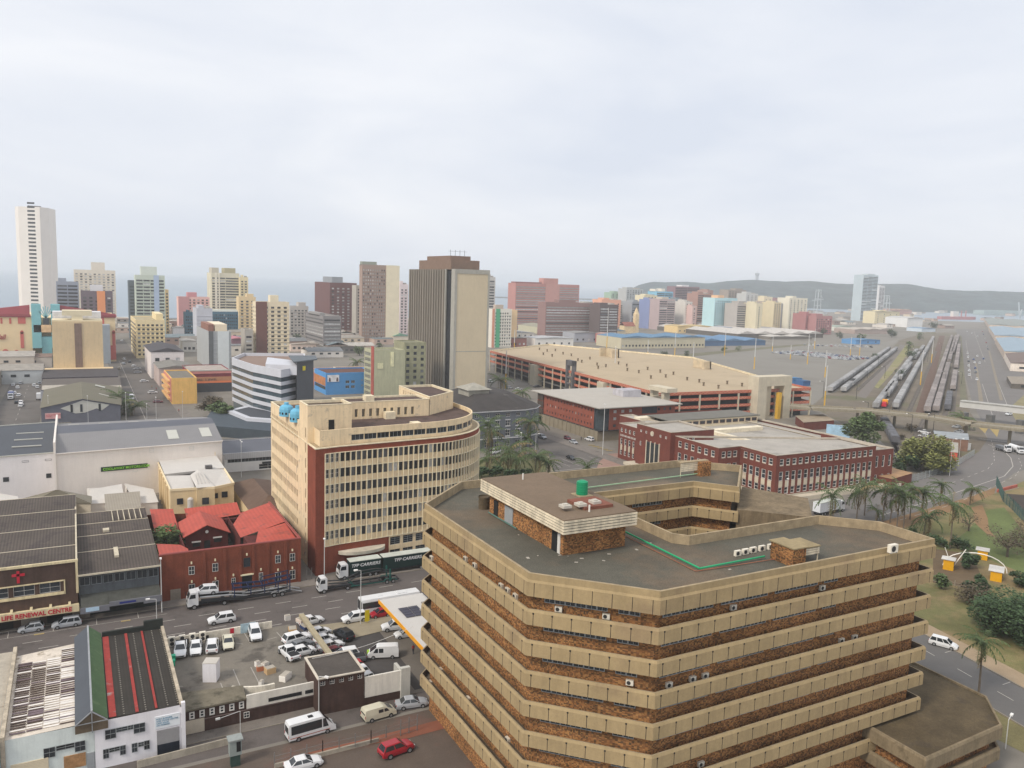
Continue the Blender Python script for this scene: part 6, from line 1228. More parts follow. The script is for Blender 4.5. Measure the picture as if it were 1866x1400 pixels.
r = MB(); r.poly([(180.9, 192.8, 13.6), (189.7, 192.8, 13.6), (190.3, 177.3, 13.6), (235.7, 177.3, 13.6), (235.7, 192, 13.6), (180.9, 214, 13.6)][:5]+[(180.9, 210, 13.6)]); r.poly([(180.9, 233, 12.9), (198, 233, 12.9), (198, 261.7, 12.9), (192.3, 261.7, 12.9), (192.3, 246.2, 12.9), (180.9, 246.2, 12.9)]); r.poly([(178.9, 214.3, 15), (197.7, 214.3, 15), (197.7, 232.7, 15), (178.9, 232.7, 15)]); r.poly([(180.9, 210, 11.5), (245.7, 192, 11.5), (245.7, 261.7, 11.5), (192.3, 261.7, 11.5), (192.3, 233, 11.5), (180.9, 233, 11.5)]); r.poly([(236.2, 178, 12), (245.8, 178, 12), (245.8, 192, 12), (236.2, 192, 12)])
r.obj('roof', CRR, CU)
m = MB()   # clerestory range at the back
m.box(198, 238, 10, 243, 240, 14.4); m.obj('clerestory_wall', mat('cream_clerestory', W('#cbbf9f'), .85, .08), CU)
m = MB(); m.box(197.6, 237.6, 14.4, 244, 252, 14.7); m.box(197, 252, 11, 246, 258, 13.4); m.obj('felt_roof', CGR, CU)
for k in range(13): link('window', win_mesh(2.6, 1.3, 'brown'), CU, (199+k*3.4, 237.9, 12.5))
m = MB(); m.box(198, 224, 11.5, 232, 227, 12.9); m.box(206, 196, 11.5, 208, 240, 12.7); m.box(193, 250, 12.9, 200, 254, 14.); m.obj('roof_upstand', mat('cream_upstand', W('#cfc6ad')), CU)
m = MB()
for pl_, z in (([(180.6, 192.5), (190, 192.5), (190, 177), (236, 177), (236, 192), (234, 192), (180.6, 214)], Z), (rect(178.6, 198, 214, 233), 15.6), (rect(236.2, 246, 177.6, 262), 12.6), ([(180.6, 233), (198, 233), (198, 262), (192, 262), (192, 246.5), (180.6, 246.5)], 13.3)): sweep(m, pl_, [(.08, z-.03), (.08, z+.1), (-.38, z+.1), (-.38, z-.5)])
m.obj('coping', mat('weathered_coping', W('#a79f90'), .9, .15), CU); put_windows(CU, wins, cap=100)
shed('small maroon brick annexe with an orange roof below the big yellow-green tree', pxs(3.5, (1590, 865), (1625, 873), (1662, 862), (1622, 852)), 3.5, CBR, mat('sandy_roof', T('#c99f73')), 'annexe', 'building')
# ================================================================== parking garage
CG = mat('cream_garage_deck', T('#d8c4a3'), .9, .05, .1, blot=(T('#cbb899'), .05, .55)); GBN = mat('terracotta_band', W('#b05c43', 1.), .85, .12, .6, fine=.12); GPL = mat('pale_garage_column', W('#b5ae98'), .85, .08); GZ = mat('zigzag_pattern', W('#c98f6f'), .85)
PG_ = thing('parking_garage', 'very long cream-topped parking garage with terracotta zigzag bands and dark open decks', 'parking garage', (290, 420, 0))
gq = [(243.5, 302), (341, 298), (352, 470), (395, 560), (268, 560)]
gq = [P(1202, 718, 14.5), P(1478, 708, 14.5), P(1395, 690, 14.5), P(1262, 652, 14.5), P(1000, 628, 14.5), P(893, 640, 14.5)]
m = MB(); m.poly([(*p, 14.0) for p in gq]); m.obj('roof_deck', CG, PG_)
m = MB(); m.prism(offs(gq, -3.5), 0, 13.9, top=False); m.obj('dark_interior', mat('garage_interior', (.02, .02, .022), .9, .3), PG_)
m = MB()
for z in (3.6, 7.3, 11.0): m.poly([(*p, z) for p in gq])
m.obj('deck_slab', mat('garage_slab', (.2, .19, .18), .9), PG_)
for i in (0, 5, 1):
 a, b_ = gq[i], gq[(i+1) % 6]; L = hypot(b_[0]-a[0], b_[1]-a[1]); dx, dy = (b_[0]-a[0])/L, (b_[1]-a[1])/L
 for z0, z1 in ((2.9, 4.3), (6.6, 8.), (10.3, 11.7), (13.4, 14.9))[1 if i else 0:]:
  m = MB(); m.prism([a, b_, (b_[0]-dy*.3, b_[1]+dx*.3), (a[0]-dy*.3, a[1]+dx*.3)], z0, z1, bot=True)
  q = int(L/2.4)
  for k in range(q):
   s = (k+.5)*L/q; x, y = a[0]+dx*s, a[1]+dy*s
   for sg in (-1, 1): m.bar((x, y, (z0+z1)/2+.4), (x+dx*sg*1.1+dy*.03, y+dy*sg*1.1-dx*.03, (z0+z1)/2-.35), .12, .16, k=1)
  m.obj('terracotta_band', [GBN, GZ], PG_)
 q = max(2, round(L/12))
 for k in range(q+1):
  s = k*L/q; x, y = a[0]+dx*s, a[1]+dy*s; m = MB(); m.prism([(x-dx*.4+dy*.1, y-dy*.4-dx*.1), (x+dx*.4+dy*.1, y+dy*.4-dx*.1), (x+dx*.4-dy*.5, y+dy*.4+dx*.5), (x-dx*.4-dy*.5, y-dy*.4+dx*.5)], 0, 13.4, k=0); m.obj('column', GPL, PG_)
m = MB()
for i in (2, 3, 4):
 a, b_ = gq[i], gq[(i+1) % 6]; m.bar((*a, 14.6), (*b_, 14.6), .4, 1.1)
m.obj('deck_parapet', mat('cream_parapet', W('#cfc3a2')), PG_)
def gtower(px, w, face_i, z1, mm, nm='stair_tower', frame=False):
 a, b_ = gq[face_i], gq[(face_i+1) % 6]; L = hypot(b_[0]-a[0], b_[1]-a[1]); dx, dy = (b_[0]-a[0])/L, (b_[1]-a[1])/L
 r = ray(px, 700); s = (a[1]*r[0]-a[0]*r[1])/(dx*r[1]-dy*r[0]); x, y = a[0]+dx*s, a[1]+dy*s; m = MB()
 def pr(s0, s1, d0, d1, z0, z1_, k=0): m.prism([(x+dx*s0+dy*d1, y+dy*s0-dx*d1), (x+dx*s1+dy*d1, y+dy*s1-dx*d1), (x+dx*s1+dy*d0, y+dy*s1-dx*d0), (x+dx*s0+dy*d0, y+dy*s0-dx*d0)], z0, z1_, bot=True, k=k)
 if frame: pr(-w/2, -w/2+1.3, -1, 1.5, 0, z1); pr(w/2-1.3, w/2, -1, 1.5, 0, z1); pr(-w/2, w/2, -1, 1.5, z1-3, z1); [pr(-w/2, w/2, 0, 1., z, z+.9) for z in (3.2, 7, 10.6)]
 else: pr(-w/2, w/2, -3, 2.2, 0, z1);
 m.obj(nm, mm, PG_); return x, y, dx, dy
gtower(1040, 9, 5, 21, mat('dark_grey_portal', W('#5f6064')), 'portal_frame', True)
gtower(975, 8, 5, 13.2, GPL); gtower(1100, 7, 5, 13.2, GPL)
STW = mat('stair_tower_concrete', W('#b8b09a'), .85, .08, streak=.1)
x, y, dx, dy = gtower(1219, 8, 5, 1, STW)
m = MB()
for s in (-5.5, 4.): m.box(x-3+dy*3+dx*s, y-dx*3+dy*s-1, 0, x+.5+dy*3+dx*s, y-dx*3+dy*s+1, 17.3)
m.box(x-4+dy*3-abs(dx)*5, y-8, 17.3, x+1+dy*3+5*abs(dx), y+6, 19.2); m.obj('stair_tower', STW, PG_)
m = MB()
for k in range(5): m.bar((x-5, y-5 if k % 2 else y+5, 2+k*3), (x-5, y+5 if k % 2 else y-5, 4.6+k*3), .9, .25)
m.obj('open_stair', mat('pale_stair', W('#c4bda8')), PG_)
x, y, dx, dy = gtower(1401, 20, 0, 1, STW); m = MB()
m.box(x-11, y-4, 0, x-5, y+3, 17); m.box(x+7, y-4, 0, x+12, y+3, 17); m.box(x-11.05, y-4.05, 17, x+12.05, y+3.05, 21.8); m.box(x-6, y-1, 0, x+1, y+3, 17); m.obj('stair_tower', STW, PG_)
m = MB(); m.box(x+3, y-4.5, 0, x+5, y-2.5, 13.5); m.obj('yellow_duct', LPY, PG_)
for (px_, nm, l) in ((1264, 'stair_head', ''),):
 q = P(1130, 640, 14.5);
m = MB(); q = P(1116, 648, 15); m.box(q[0]-1, q[1]-8, 13, q[0], q[1]+8, 20); m.box(q[0]-6, q[1]-8, 13, q[0], q[1]-6.5, 20); m.box(q[0]-6, q[1]+6.5, 13, q[0], q[1]+8, 20); q = P(1280, 668, 15); m.box(q[0]-1, q[1]-8, 13, q[0], q[1]+8, 19); m.box(q[0]-6, q[1]-8, 13, q[0], q[1]-6.5, 19); m.obj('stair_head', mat('tan_stair_head', W('#b8a98b')), PG_)
VB = mat('brown_roof_vent', W('#6f6350')); i_ = 0
for (x, y) in ((983, 638), (997, 641), (1012, 640), (1026, 646), (990, 647), (1006, 650), (1053, 658), (1041, 649), (1075, 655), (1088, 666), (1104, 669), (1090, 672), (1127, 664), (1142, 668), (1060, 661), (1180, 674), (1143, 676), (1164, 680), (1203, 679), (1186, 690), (1213, 688), (1227, 683), (1252, 693), (1274, 697), (1282, 703), (1309, 708), (1325, 700), (1352, 704)):
 q = P(x, y, 14.1); b = MB(); b.box(q[0]-.35, q[1]-.35, 14., q[0]+.35, q[1]+.35, 15.6); b.box(q[0]-.55, q[1]-.45, 15.6, q[0]+.55, q[1]+.45, 15.9); tag(b.obj('roof_vent', VB), 'small brown vent post standing on the cream garage deck', 'roof vent', group='vent posts on the garage deck')
# ================================================================== overpass, gantry station, sheds by the rails
OVC = mat('overpass_concrete', W('#8d8674', .95), .9, .12, .1, streak=.25); OV = thing('overpass', 'long curved concrete road bridge crossing the railway', 'bridge', (*P(1500, 755, 7), 0))
op = [P(x, y, 8.2) for x, y in ((1440, 738), (1478, 741), (1560, 745), (1620, 750), (1690, 757), (1770, 770), (1900, 783), (2050, 800))]
m = MB(); pr_ = MB()
for a, c in zip(op, op[1:]):
 L = hypot(c[0]-a[0], c[1]-a[1]); nx, ny = -(c[1]-a[1])/L*5, (c[0]-a[0])/L*5
 m.prism([(a[0]-nx, a[1]-ny), (c[0]-nx, c[1]-ny), (c[0]+nx, c[1]+ny), (a[0]+nx, a[1]+ny)], 6.9, 7.6, bot=True)
 for s in (-1, 1): pr_.bar((a[0]+nx*s, a[1]+ny*s, 7.9), (c[0]+nx*s, c[1]+ny*s, 7.9), .25, .9)
m.obj('bridge_deck', OVC, OV); pr_.obj('parapet', OVC, OV)
for (x, y) in ((1562, 760), (1630, 765), (1688, 772), (1760, 785), (1840, 795)):
 q = P(x, y, 3.5); m = MB(); m.cyl((*q, 0), (*q, 6.85), .7, n=10); m.box(q[0]-1.2, q[1]-3, 6.2, q[0]+1.2, q[1]+3, 6.88); m.obj('pier', OVC, OV)
GS = thing('footbridge', 'grey covered footbridge high over the main road at the right edge', 'footbridge', (*P(1760, 775), 0)); ga, gc = P(1751, 735, 8.5), P(1910, 752, 8.5); m = MB(); m.bar((*ga, 8.2), (*gc, 8.2), 5, 3.); m.obj('clad_side', mat('pale_grey_cladding', W('#b4b6b4'), .7, .05), GS); m = MB(); m.bar((*ga, 9.9), (*gc, 9.9), 5.8, .4); m.obj('roof', mat('pale_bridge_roof', T('#cfd0cc')), GS)
for q in (P(1755, 775), P(1858, 790), P(1803, 780)): m = MB(); m.box(q[0]-1.5, q[1]-1.5, 0, q[0]+1.5, q[1]+1.5, 6.6); m.obj('support', mat('dark_support', W('#5b5d5d')), GS)
shed('low maroon brick hut with a wide tan roof behind the customs building', [P(x, y, 4) for x, y in ((1465, 770), (1520, 766), (1500, 755), (1450, 758))], 4., CBR, mat('tan_hut_roof', T('#b7a68d')), 'hut', 'hut')
b = MB(); a_, c_ = P(1505, 795), P(1548, 800); b.bar((*a_, 2.8), (*c_, 2.8), .4, 5.6); tag(b.obj('blue_hoarding', mat('pale_blue_hoarding', W('#8fb7d3'))), 'pale blue tall hoarding behind the maroon brick wing', 'hoarding')
B = shed('long low shed with a pale blue grey roof beside the bend of the road', [P(x, y, 5) for x, y in ((1705, 797), (1765, 802), (1763, 790), (1702, 785))], 5., mat('brown_shed_wall', W('#7b5d4b')), mat('pale_blue_grey_roof', T('#b3bcc4')))
shed('small flat-roofed kiosk with a stained top and a bright red front beside the bend', [P(x, y, 4) for x, y in ((1706, 822), (1745, 825), (1745, 807), (1706, 803))], 4., mat('orange_red_front', W('#d04a2c')), mat('stained_white_roof', T('#c4c0b5'), .9, .2, .6), 'kiosk', 'kiosk')
b = MB(); q = P(1757, 820); b.box(q[0]-2, q[1]-1.5, 0, q[0]+2, q[1]+1.5, 2.8); b.box(q[0]-2.1, q[1]-1.6, 2.8, q[0]+2.1, q[1]+1.6, 2.9); tag(b.obj('container', WHF), 'white container beside the red-fronted kiosk', 'container')
RB4 = mat('underpass_red_parapet', W('#a5503f')); UP = thing('underpass_bridge', 'short red-topped bridge over a dark channel at the right', 'bridge', (*P(1845, 885), 0)); a_, c_ = P(1818, 893, .8), P(1853, 884, .8); m = MB(); m.bar((*a_, .4), (*c_, .4), .5, 1.2); m.obj('parapet', RB4, UP); m = MB(); m.bar((a_[0]+.3, a_[1]-.6, -.4), (c_[0]+.3, c_[1]-.6, -.4), .5, 1.); m.obj('beam', OVC, UP)
fence('dark green palisade fence running down the slope at the right', [P(*q) for q in ((1815, 885), (1828, 915), (1845, 930), (1875, 962), (1900, 985))], 0, 3.4, 3, mat('dark_green_fence', W('#3d5a58')), 3, .07, slat=.45)
fence('grey palisade fence along the outer edge of the curving road', [P(*q) for q in ((1620, 890), (1700, 868), (1735, 855), (1775, 830))], 0, 2.6, 3, mat('pale_steel_fence', W('#8e9799')), 3, .06, slat=.5)
wall_thing('red and pale blue low wall along the outside of the road bend', P(1708, 850), P(1738, 838), 0, 1.8, RB4)
YH = mat('bright_yellow_panel', lin('#e0a406'), .7, .08); HR = mat('white_hut_roof', T('#e9e9e6'))
for i, (x, y, w, d, h, l) in enumerate(((1728, 1037, 2.3, 2.2, 2.5, 'small bright yellow hut with a white roof, nearest the brown office'), (1790, 1018, 2.6, 2.2, 2.3, 'bright yellow hut with a white roof half hidden by a tree, the farthest of three'), (1815, 1055, 4.4, 2.3, 2.3, 'long bright yellow hut with a white roof, the nearest to us of three'))):
 q = P(x, y); t = thing('yellow_hut', l, 'hut', (*q, 0), group='yellow huts in the park'); m = MB(); m.box(q[0]-w/2, q[1]-d/2, 0, q[0]+w/2, q[1]+d/2, h, rot=.5); m.obj('hut_wall', YH, t); m = MB(); m.box(q[0]-w/2-.3, q[1]-d/2-.3, h, q[0]+w/2+.3, q[1]+d/2+.5, h+.15, rot=.5); m.obj('hut_roof', HR, t); m = MB(); m.box(q[0]-.4, q[1]-d/2-.06, .5, q[0]+.4, q[1]-d/2, 2., rot=0); m.obj('doorway', DK, t)
AR = thing('arch_sculpture', 'thin white steel arches and leaning poles over the park huts', 'sculpture', (*P(1735, 1030), 0)); m = MB()
c0, c1 = P(1718, 1030), P(1835, 1045)
for k in range(12):
 t0, t1 = pi*k/12, pi*(k+1)/12; f_ = lambda t: (c0[0]+(c1[0]-c0[0])*(1-cos(t))/2, c0[1]+(c1[1]-c0[1])*(1-cos(t))/2, 4.0*sin(t)); m.cyl(f_(t0), f_(t1), .13, n=6)
m.obj('arch', mat('white_steel', W('#e3e1da')), AR); m = MB(); q = P(1735, 1035); m.cyl((*q, 0), (q[0]-2., q[1]+1, 5), .08, n=6); m.cyl((*q, 0), (q[0]+1.5, q[1]-2, 5), .12, n=6); m.obj('leaning_pole', MATS['white_steel'], AR)
car('estate', 'white', (1719, 1178), 293, 'white car parked at the far kerb of the road right of the office')
fence('pale post and rail fence at the edge of the park', [P(*q) for q in ((1700, 1060), (1760, 1072), (1800, 1075))], 0, 1.2, 2.5, FW, 2)
boxtruck('white box lorry with a dark blue skirt parked below the customs building', (1510, 935), 5, 12., '#e4e6ea', None, 1)
for i, (k, c, px, hd, l) in enumerate((('hatchback', 'white', (930, 605+203), 0, ''),)): pass
M_ = [('sedan', 'black', (1040, 837), 265, 'dark car waiting at the stop line in the street left of the customs building'), ('sedan', 'silver', (1045, 808), 265, 'silver car driving beside a maroon one towards the stop line'), ('hatchback', 'maroon', (1034, 801), 265, 'maroon car just behind the silver one in the wide street'), ('estate', 'white', (1074, 803), 95, 'white car on the right side of the wide street by the yellow hatching'), ('suv', 'silver', (988, 799), 270, 'silver car parked by the palms at the end of the slate grey building'),
      ('suv', 'white', (902, 827), 200, 'white car parked on the grass side of the slate grey building'), ('hatchback', 'silver', (1743, 818-38), 120, 'silver car under the overpass at the right'), ('hatchback', 'silver', (1747, 789), 100, 'pale blue car on the road just this side of the overpass'), ('suv', 'white', (1838, 757), 185, 'white pickup beyond the overpass below the footbridge'), ('pickup', 'white', (1684, 790), 95, 'white truck parked beside the rails under the overpass'), ('estate', 'white', (1683, 797), 95, 'white van parked nearest us beside the rails'),
      ('hatchback', 'white', (929, 708), 15, 'white car parked beside the ribbed tower, first in line'), ('sedan', 'white', (945, 711), 15, 'white car parked beside the ribbed tower, second in line'), ('sedan', 'black', (978, 706), 190, 'dark car by the entrance of the long garage'), ('suv', 'white', (895, 697), 15, 'white car close to the foot of the ribbed tower'), ('sedan', 'white', (690-8, 727), 5, 'white car parked in front of the blue shop building')]
for k, c, px, hd, l in M_: car(k, c, px, hd, l)
q = P(1829, 822);
def tanker(label, px, hd, m_): p = P(*px); t = thing('lorry', label, 'lorry', (0, 0, 0)); cab(t, 1.5, PAINT['white']); b = MB(); b.cyl((-5, 0, 2.1), (1, 0, 2.1), 1.2, n=12) if m_ else b.box(-4, -1.2, 1, 1.2, 1.2, 2.2); b.obj('tank' if m_ else 'flat_bed', PAINT['white'] if m_ else PAINT['grey'], t); wheels(t, (2.3, -2, -3.4), 2.3, .5, wid=.3); t.location = (*p, 0); t.rotation_euler.z = rad(hd)
tanker('white tanker lorry coming round the bend, right of the pickup truck', (1853, 826), 240, True); tanker('small cream flatbed truck coming round the bend', (1829, 823), 245, False)
for bx, by, tx, ty, l, k in ((624+0, 0, 0, 0, '', None),):
 pass
LL = [(975, 872-25, 974, 790+2, 'street lamp at the palms beside the wide street', dict(arm=1.2, rz=0)), (1098, 790+40, 1099, 738, 'tall mast in front of the glass corner of the orange-red brick block', dict(arm=0, r=.12)), (1048, 788, 1047, 748, 'lamp post in front of the orange-red brick block', dict(arm=1)), (1730, 868, 1731, 800, 'street lamp beside the red and blue wall of the bend', dict(arm=1.2)), (1563, 885, 1564, 848, 'lamp post at the east end of the customs building', dict(arm=1.2, rz=0)), (1431, 938, 1435, 874, 'leaning white pole in front of the customs building', dict(arm=0)), (970-22, 850-3, 949, 790, 'pale lamp post in front of the slate grey building', dict(arm=0)),
      (1746, 850, 1748, 800, 'lamp post next to the red-fronted kiosk', dict(arm=1.)), (1832, 1365, 1832, 1312, 'white lamp post beside the road at the lower right', dict(arm=1.6, rz=.3)), (230, 782-12, 226, 716, 'lamp post at the corner of the right-hand street', dict(arm=1.2)), (161, 776, 159, 722, 'tall lamp post in front of the gabled warehouse', dict(arm=1.2)), (89, 770, 87, 722, 'lamp post left of the gabled warehouse', dict(arm=0)), (285, 773, 284, 725, 'lamp post by the crossing left of the yellow wall', dict(arm=0)), (268, 773, 267, 737, 'shorter lamp post at the crossing by the palms', dict(arm=0)), (333, 762, 332, 714, 'lamp post in front of the yellow wall', dict(arm=1.)), (440, 870, 438, 805, 'tall lamp post in front of the grey and white shop', dict(arm=1.3, heads=2))]
for bx, by, tx, ty, l, k in LL: lamp_px(l, bx, by, tx, ty, **k)
b = MB(); a_, c_ = P(1386, 948), P(1418, 943); b.bar((*a_, 2.), (*c_, 2.), 3., 4.); tag(b.obj('skip_container', mat('leaf_green_netting', W('#3f7a2c'), .8, .2, 1.)), 'bright green boxy container behind the east end of the brown office', 'container')
m = MB(); q = P(1340, 905); m.box(178, 173.5, 0, 246, 176.2, 1.3); m.box(175.5, 176.2, 0, 180.3, 236, 1.1); tag(m.obj('plinth_wall', CST), 'low pale stone terrace wall round the foot of the customs building', 'wall')
def rsh(label, near, far, w, h, wall, roof, rise=2.5):
 A, Bq = P(*near), P(*far); L = hypot(Bq[0]-A[0], Bq[1]-A[1]); u = ((Bq[0]-A[0])/L, (Bq[1]-A[1])/L); v = (u[1], -u[0]); c = lambda s, t: (A[0]+v[0]*s+u[0]*t, A[1]+v[1]*s+u[1]*t)
 t = thing('low_building', label, 'building', (*A, 0)); m = MB(); m.prism([c(0, 0), c(w, 0), c(w, L), c(0, L)], 0, h, top=False); m.obj('wall', wall, t)
 m = MB()
 for k in range(2):
  a, b_, d = k*w/2, (k+.5)*w/2, (k+1)*w/2
  m.poly([(*c(a, -.4), h), (*c(b_, -.4), h+rise), (*c(b_, L), h+rise), (*c(a, L), h)]); m.poly([(*c(b_, -.4), h+rise), (*c(d, -.4), h), (*c(d, L), h), (*c(b_, L), h+rise)]); m.poly([(*c(a, -.3), h), (*c(d, -.3), h), (*c(b_, -.3), h+rise)])
 m.obj('roof', roof, t)
 for k in range(3): link('window', win_mesh(4, 1.8, 'plain'), t, (*c(w*(.1+.28*k), -.1), h*.35), atan2(v[1], v[0]))
BLR = mat('pale_blue_sheet_roof', T('#a6c3da'), .6, .08, .1, wave=(0, 6., .06)); SHW = mat('brown_cream_shed_wall', W('#b7a898'))
rsh('grey-blue roofed warehouse at the right edge, farthest of four', (1801, 599), (1793, 586), 90, 8, SHW, mat('grey_blue_sheet_roof', T('#a3adaa')))
rsh('pale blue roofed warehouse at the right edge, second farthest', (1812, 621), (1801, 603), 90, 8, SHW, BLR)
rsh('pale blue roofed warehouse at the right edge, second nearest', (1829, 654), (1813, 626), 80, 8, SHW, BLR)
rsh('brown roofed cream walled warehouse at the right edge, nearest of four', (1840, 676), (1830, 656), 70, 7, mat('creamy_shed_wall', W('#d0c6ba')), mat('brown_sheet_roof', T('#8d7b75')))
rsh('open-sided tan shed at the right edge near the footbridge', (1842, 708), (1834, 694), 60, 3.5, mat('dark_shed_side', W('#5b564f')), mat('tan_sheet_roof', T('#b0a596')), 1.)
# ================================================================== skyline
def sky(label, xL, xC, xR, y, D, wall, win=None, side=None, roof='#a09a92', top=(), name='tower_block', E=False, depth=None, st='plain', fl=3.1, stripes=None, z1=None):
 e0, n0, z = PD(xC, y, D); z = z1 or z; rL, rR = ray(xL, y), ray(xR, y)
 if not E:
  e1 = n0*rR[0]/rR[1]; dp = depth or (min(60, max(8, e0*rL[1]/rL[0]-n0)) if rL[0] > .02 and xC-xL > 1 else 16); pl = rect(e0, e1, n0, n0+dp)
 else:
  e1, e0 = e0, n0*rL[0]/rL[1]; dp = depth or (min(60, max(8, e1*rR[1]/rR[0]-n0)) if rR[0] < -.02 else 16); pl = rect(e0, e1, n0, n0+dp)
 W0 = pl[1][0]-pl[0][0]; wm = mat('wall_'+wall, W(wall), .85, .05, .1, streak=.08); fac = {}; m = max(1, int((z-3)/fl)); si = 1 if E else 3
 def spec(win, L):
  if not win: return []
  k, n = win; h = fl*.5
  if k == 'r': return [dict(n=n, w=(L-1.5)/n-.5, rows=rows(2, m, fl, h), mg=(.6, .6), st=st)]
  return [dict(n=n, w=min(2.4, L/n*.55), rows=rows(2, m, fl, h), mg=(.6, .6), st=st)]
 fac[0] = spec(win, W0); fac[si] = spec(side, dp)
 B = bld(label, pl, z, wm, mat('roof_'+roof, T(roof)), fac, .8, name=name, cat='building', dep=.35, cap=70)
 if stripes:   # blank panels in other colours on the front: (s0, s1, colour)
  for s0, s1, c in stripes: q = MB(); q.box(pl[0][0]+W0*s0, n0-.5, 0, pl[0][0]+W0*s1, n0-.02, z+.1); q.obj('colour_panel', mat('panel_'+c, W(c), .85, .05, .2), B)
 if z > 22 and W0 > 7:   # projecting floor edges and small things on the roof
  q = MB(); hk = random.Random(int(xC*7+y))
  for k in range(m): q.box(pl[0][0]-.1, n0-.35, 1.55+k*fl, pl[1][0]+.1, n0-.01, 1.8+k*fl)
  q.obj('floor_edges', mat('edges_'+wall, W(wall, 1.15), .85), B)
  if not top: top = [(hk.uniform(.1, .3), hk.uniform(.45, .6), hk.uniform(1.5, 3.5), wall), (hk.uniform(.65, .75), .9, 1.5, '#a5a29c')]
 for s0, s1, dz, c in top: q = MB(); q.box(pl[0][0]+W0*s0, n0+dp*.2, z-.8, pl[0][0]+W0*s1, n0+dp*.8, z+dz); q.obj('roof_block', mat('wall_'+c, W(c), .85, .05, .1), B)
 return B
q_ = [PD(27, 377, 850)[:2], PD(33, 377, 843)[:2], PD(72, 377, 843)[:2], PD(88, 377, 855)[:2]]; zt_ = PD(60, 377, 843)[2]; q_ += [(q_[3][0]+6, q_[3][1]+22), (q_[0][0]+6, q_[0][1]+22)]
WT = bld('very tall slender white tower with one column of windows, far left of the skyline', q_, zt_, mat('white_tower_wall', W('#e6e4e0', 1.05), .85, .03, .1), LGR, {}, 1., name='tower_block', cap=50)
a_, c_ = q_[1], q_[2]
for k in range(29): link('window_band', win_mesh(7.6, 1.9, 'ribbon'), WT, (a_[0]+(c_[0]-a_[0])*.42, a_[1]+(c_[1]-a_[1])*.42-.12, 18+k*3.95), atan2(c_[1]-a_[1], c_[0]-a_[0]))
m = MB(); m.box(q_[1][0]+8, q_[1][1]+8, zt_-1, q_[1][0]+20, q_[1][1]+16, zt_+2); m.obj('roof_block', LGR, WT)
sky('broad cream tower with small windows and a taller middle, behind the purple block', 133, 134, 210, 491, 950, '#d9d3c4', ('g', 9), None, top=[(.42, .75, 9, '#dcd6c8')], depth=20, st='curt')
sky('pale blue grey six-storey block right of the very tall white tower', 102, 147-4, 147, 514, 720, '#8d97a8', ('r', 2), None, E=True, top=[(.1, .45, 3, '#8d97a8')], depth=14)
sky('purple grey block with a small orange block in front, left skyline', 146, 147, 205, 530, 700, '#6c616c', ('g', 5), None, top=[(.3, .7, 5, '#c9ccd3')], depth=14, stripes=[(.5, .76, '#e08c4e')])
sky('narrow dark glass tower with balconies left of the pale green one', 232, 234, 246, 511, 770, '#59656f', ('r', 1), None, depth=15, st='blue')
sky('pale green and blue striped tower with a box on its roof', 245, 246, 300, 501, 760, '#b9c6b9', ('r', 4), None, top=[(.2, .75, 8, '#c3cfc6')], stripes=[(.62, .8, '#9fb4cf')], depth=15)
sky('thin yellow tower attached to the right of the pale green one', 300, 301, 307, 528, 790, '#dcbd7e', ('g', 1), None, depth=12)
sky('cream-yellow block with regular small windows beside the right-hand street', 234, 247, 300, 583, 600, '#e3d2a0', ('g', 6), ('r', 1), top=[(.75, 1, 4, '#e3d2a0')], roof='#c9bd98', name='apartment_block')
sky('pink stepped block on the left skyline before the sea', 322, 325, 382, 541, 900, '#d9aca4', ('g', 7), None, top=[(.3, .6, 5, '#c58288')], depth=18, stripes=[(0, .35, '#b98385')])
sky('tall cream and brown striped tower left of the yellow one', 377, 385, 436, 497, 950, '#c9c6ae', ('r', 2), ('g', 2), top=[(.05, .3, 6, '#b7b3a0'), (.5, .9, 6, '#a9a37f')], stripes=[(.12, .2, '#e3dfcc'), (.25, .3, '#e3dfcc')])
sky('pale yellow wing attached to the cream and brown striped tower', 436, 437, 452, 505, 960, '#e5d8aa', ('g', 2), None, depth=14)
sky('short pale yellow apartment block in front of the striped tower', 434, 435, 466, 541, 820, '#e8cf9b', ('g', 3), None, depth=14, top=[(.5, .9, 3, '#e8cf9b')])
sky('teal lattice-fronted block behind the pale grey one', 336, 337, 352, 569, 790, '#3f6a80', ('g', 4), None, depth=14); sky('teal lattice-fronted long block right of the pale grey one', 386, 387, 434, 568, 780, '#3f6a80', ('g', 12), None, depth=16, top=[(0, 1, 1.5, '#cfd5cc')])
sky('pale lilac grey blank block between the teal lattice blocks', 351, 358, 387, 562, 720, '#b3b8c4', None, None)
sky('tower with a blank brown panel and cream walls with columns of balconies', 460, 466, 527, 550, 610, '#ddd0b0', ('g', 5), ('g', 2), stripes=[(0, .33, '#6f4a42')], top=[(.45, .7, 5, '#e0d6b8')])
sky('grey tower block with a big blank poster panel and a dark balcony strip', 358, 380, 421, 604, 545, '#9fa5a9', None, None, stripes=[(0, .2, '#5b6165'), (.4, .9, '#c3cdd0')], top=[(.1, .35, 4, '#8a5f50'), (.4, .95, 4, '#d6c9ae')], name='apartment_block')
sky('slim grey block with balconies left of the brown-panelled tower', 445, 446, 461, 600, 600, '#a8a49b', ('r', 1), None, depth=16)
sky('pale grey block with small square windows right of the brown-panelled tower', 527, 528, 562, 558, 860, '#b3b1ac', ('g', 5), None, depth=16, top=[(.5, .9, 4, '#b3b1ac')])
sky('long grey office block with continuous white window bands', 555, 589, 622, 576, 690, '#807e80', ('r', 1), ('r', 1), st='curt', top=[(0, .3, 2, '#8a8a8a')])
sky('dark red-brown tower with an orange side and a blue strip', 570, 601, 650, 515, 850, '#6d4c4c', ('g', 5), None, st='curt', top=[(.2, .6, 6, '#8a929b')])
sky('narrow grey block between the two tall towers', 648, 649, 660, 520, 830, '#a7a49b', ('g', 1), None, depth=14)
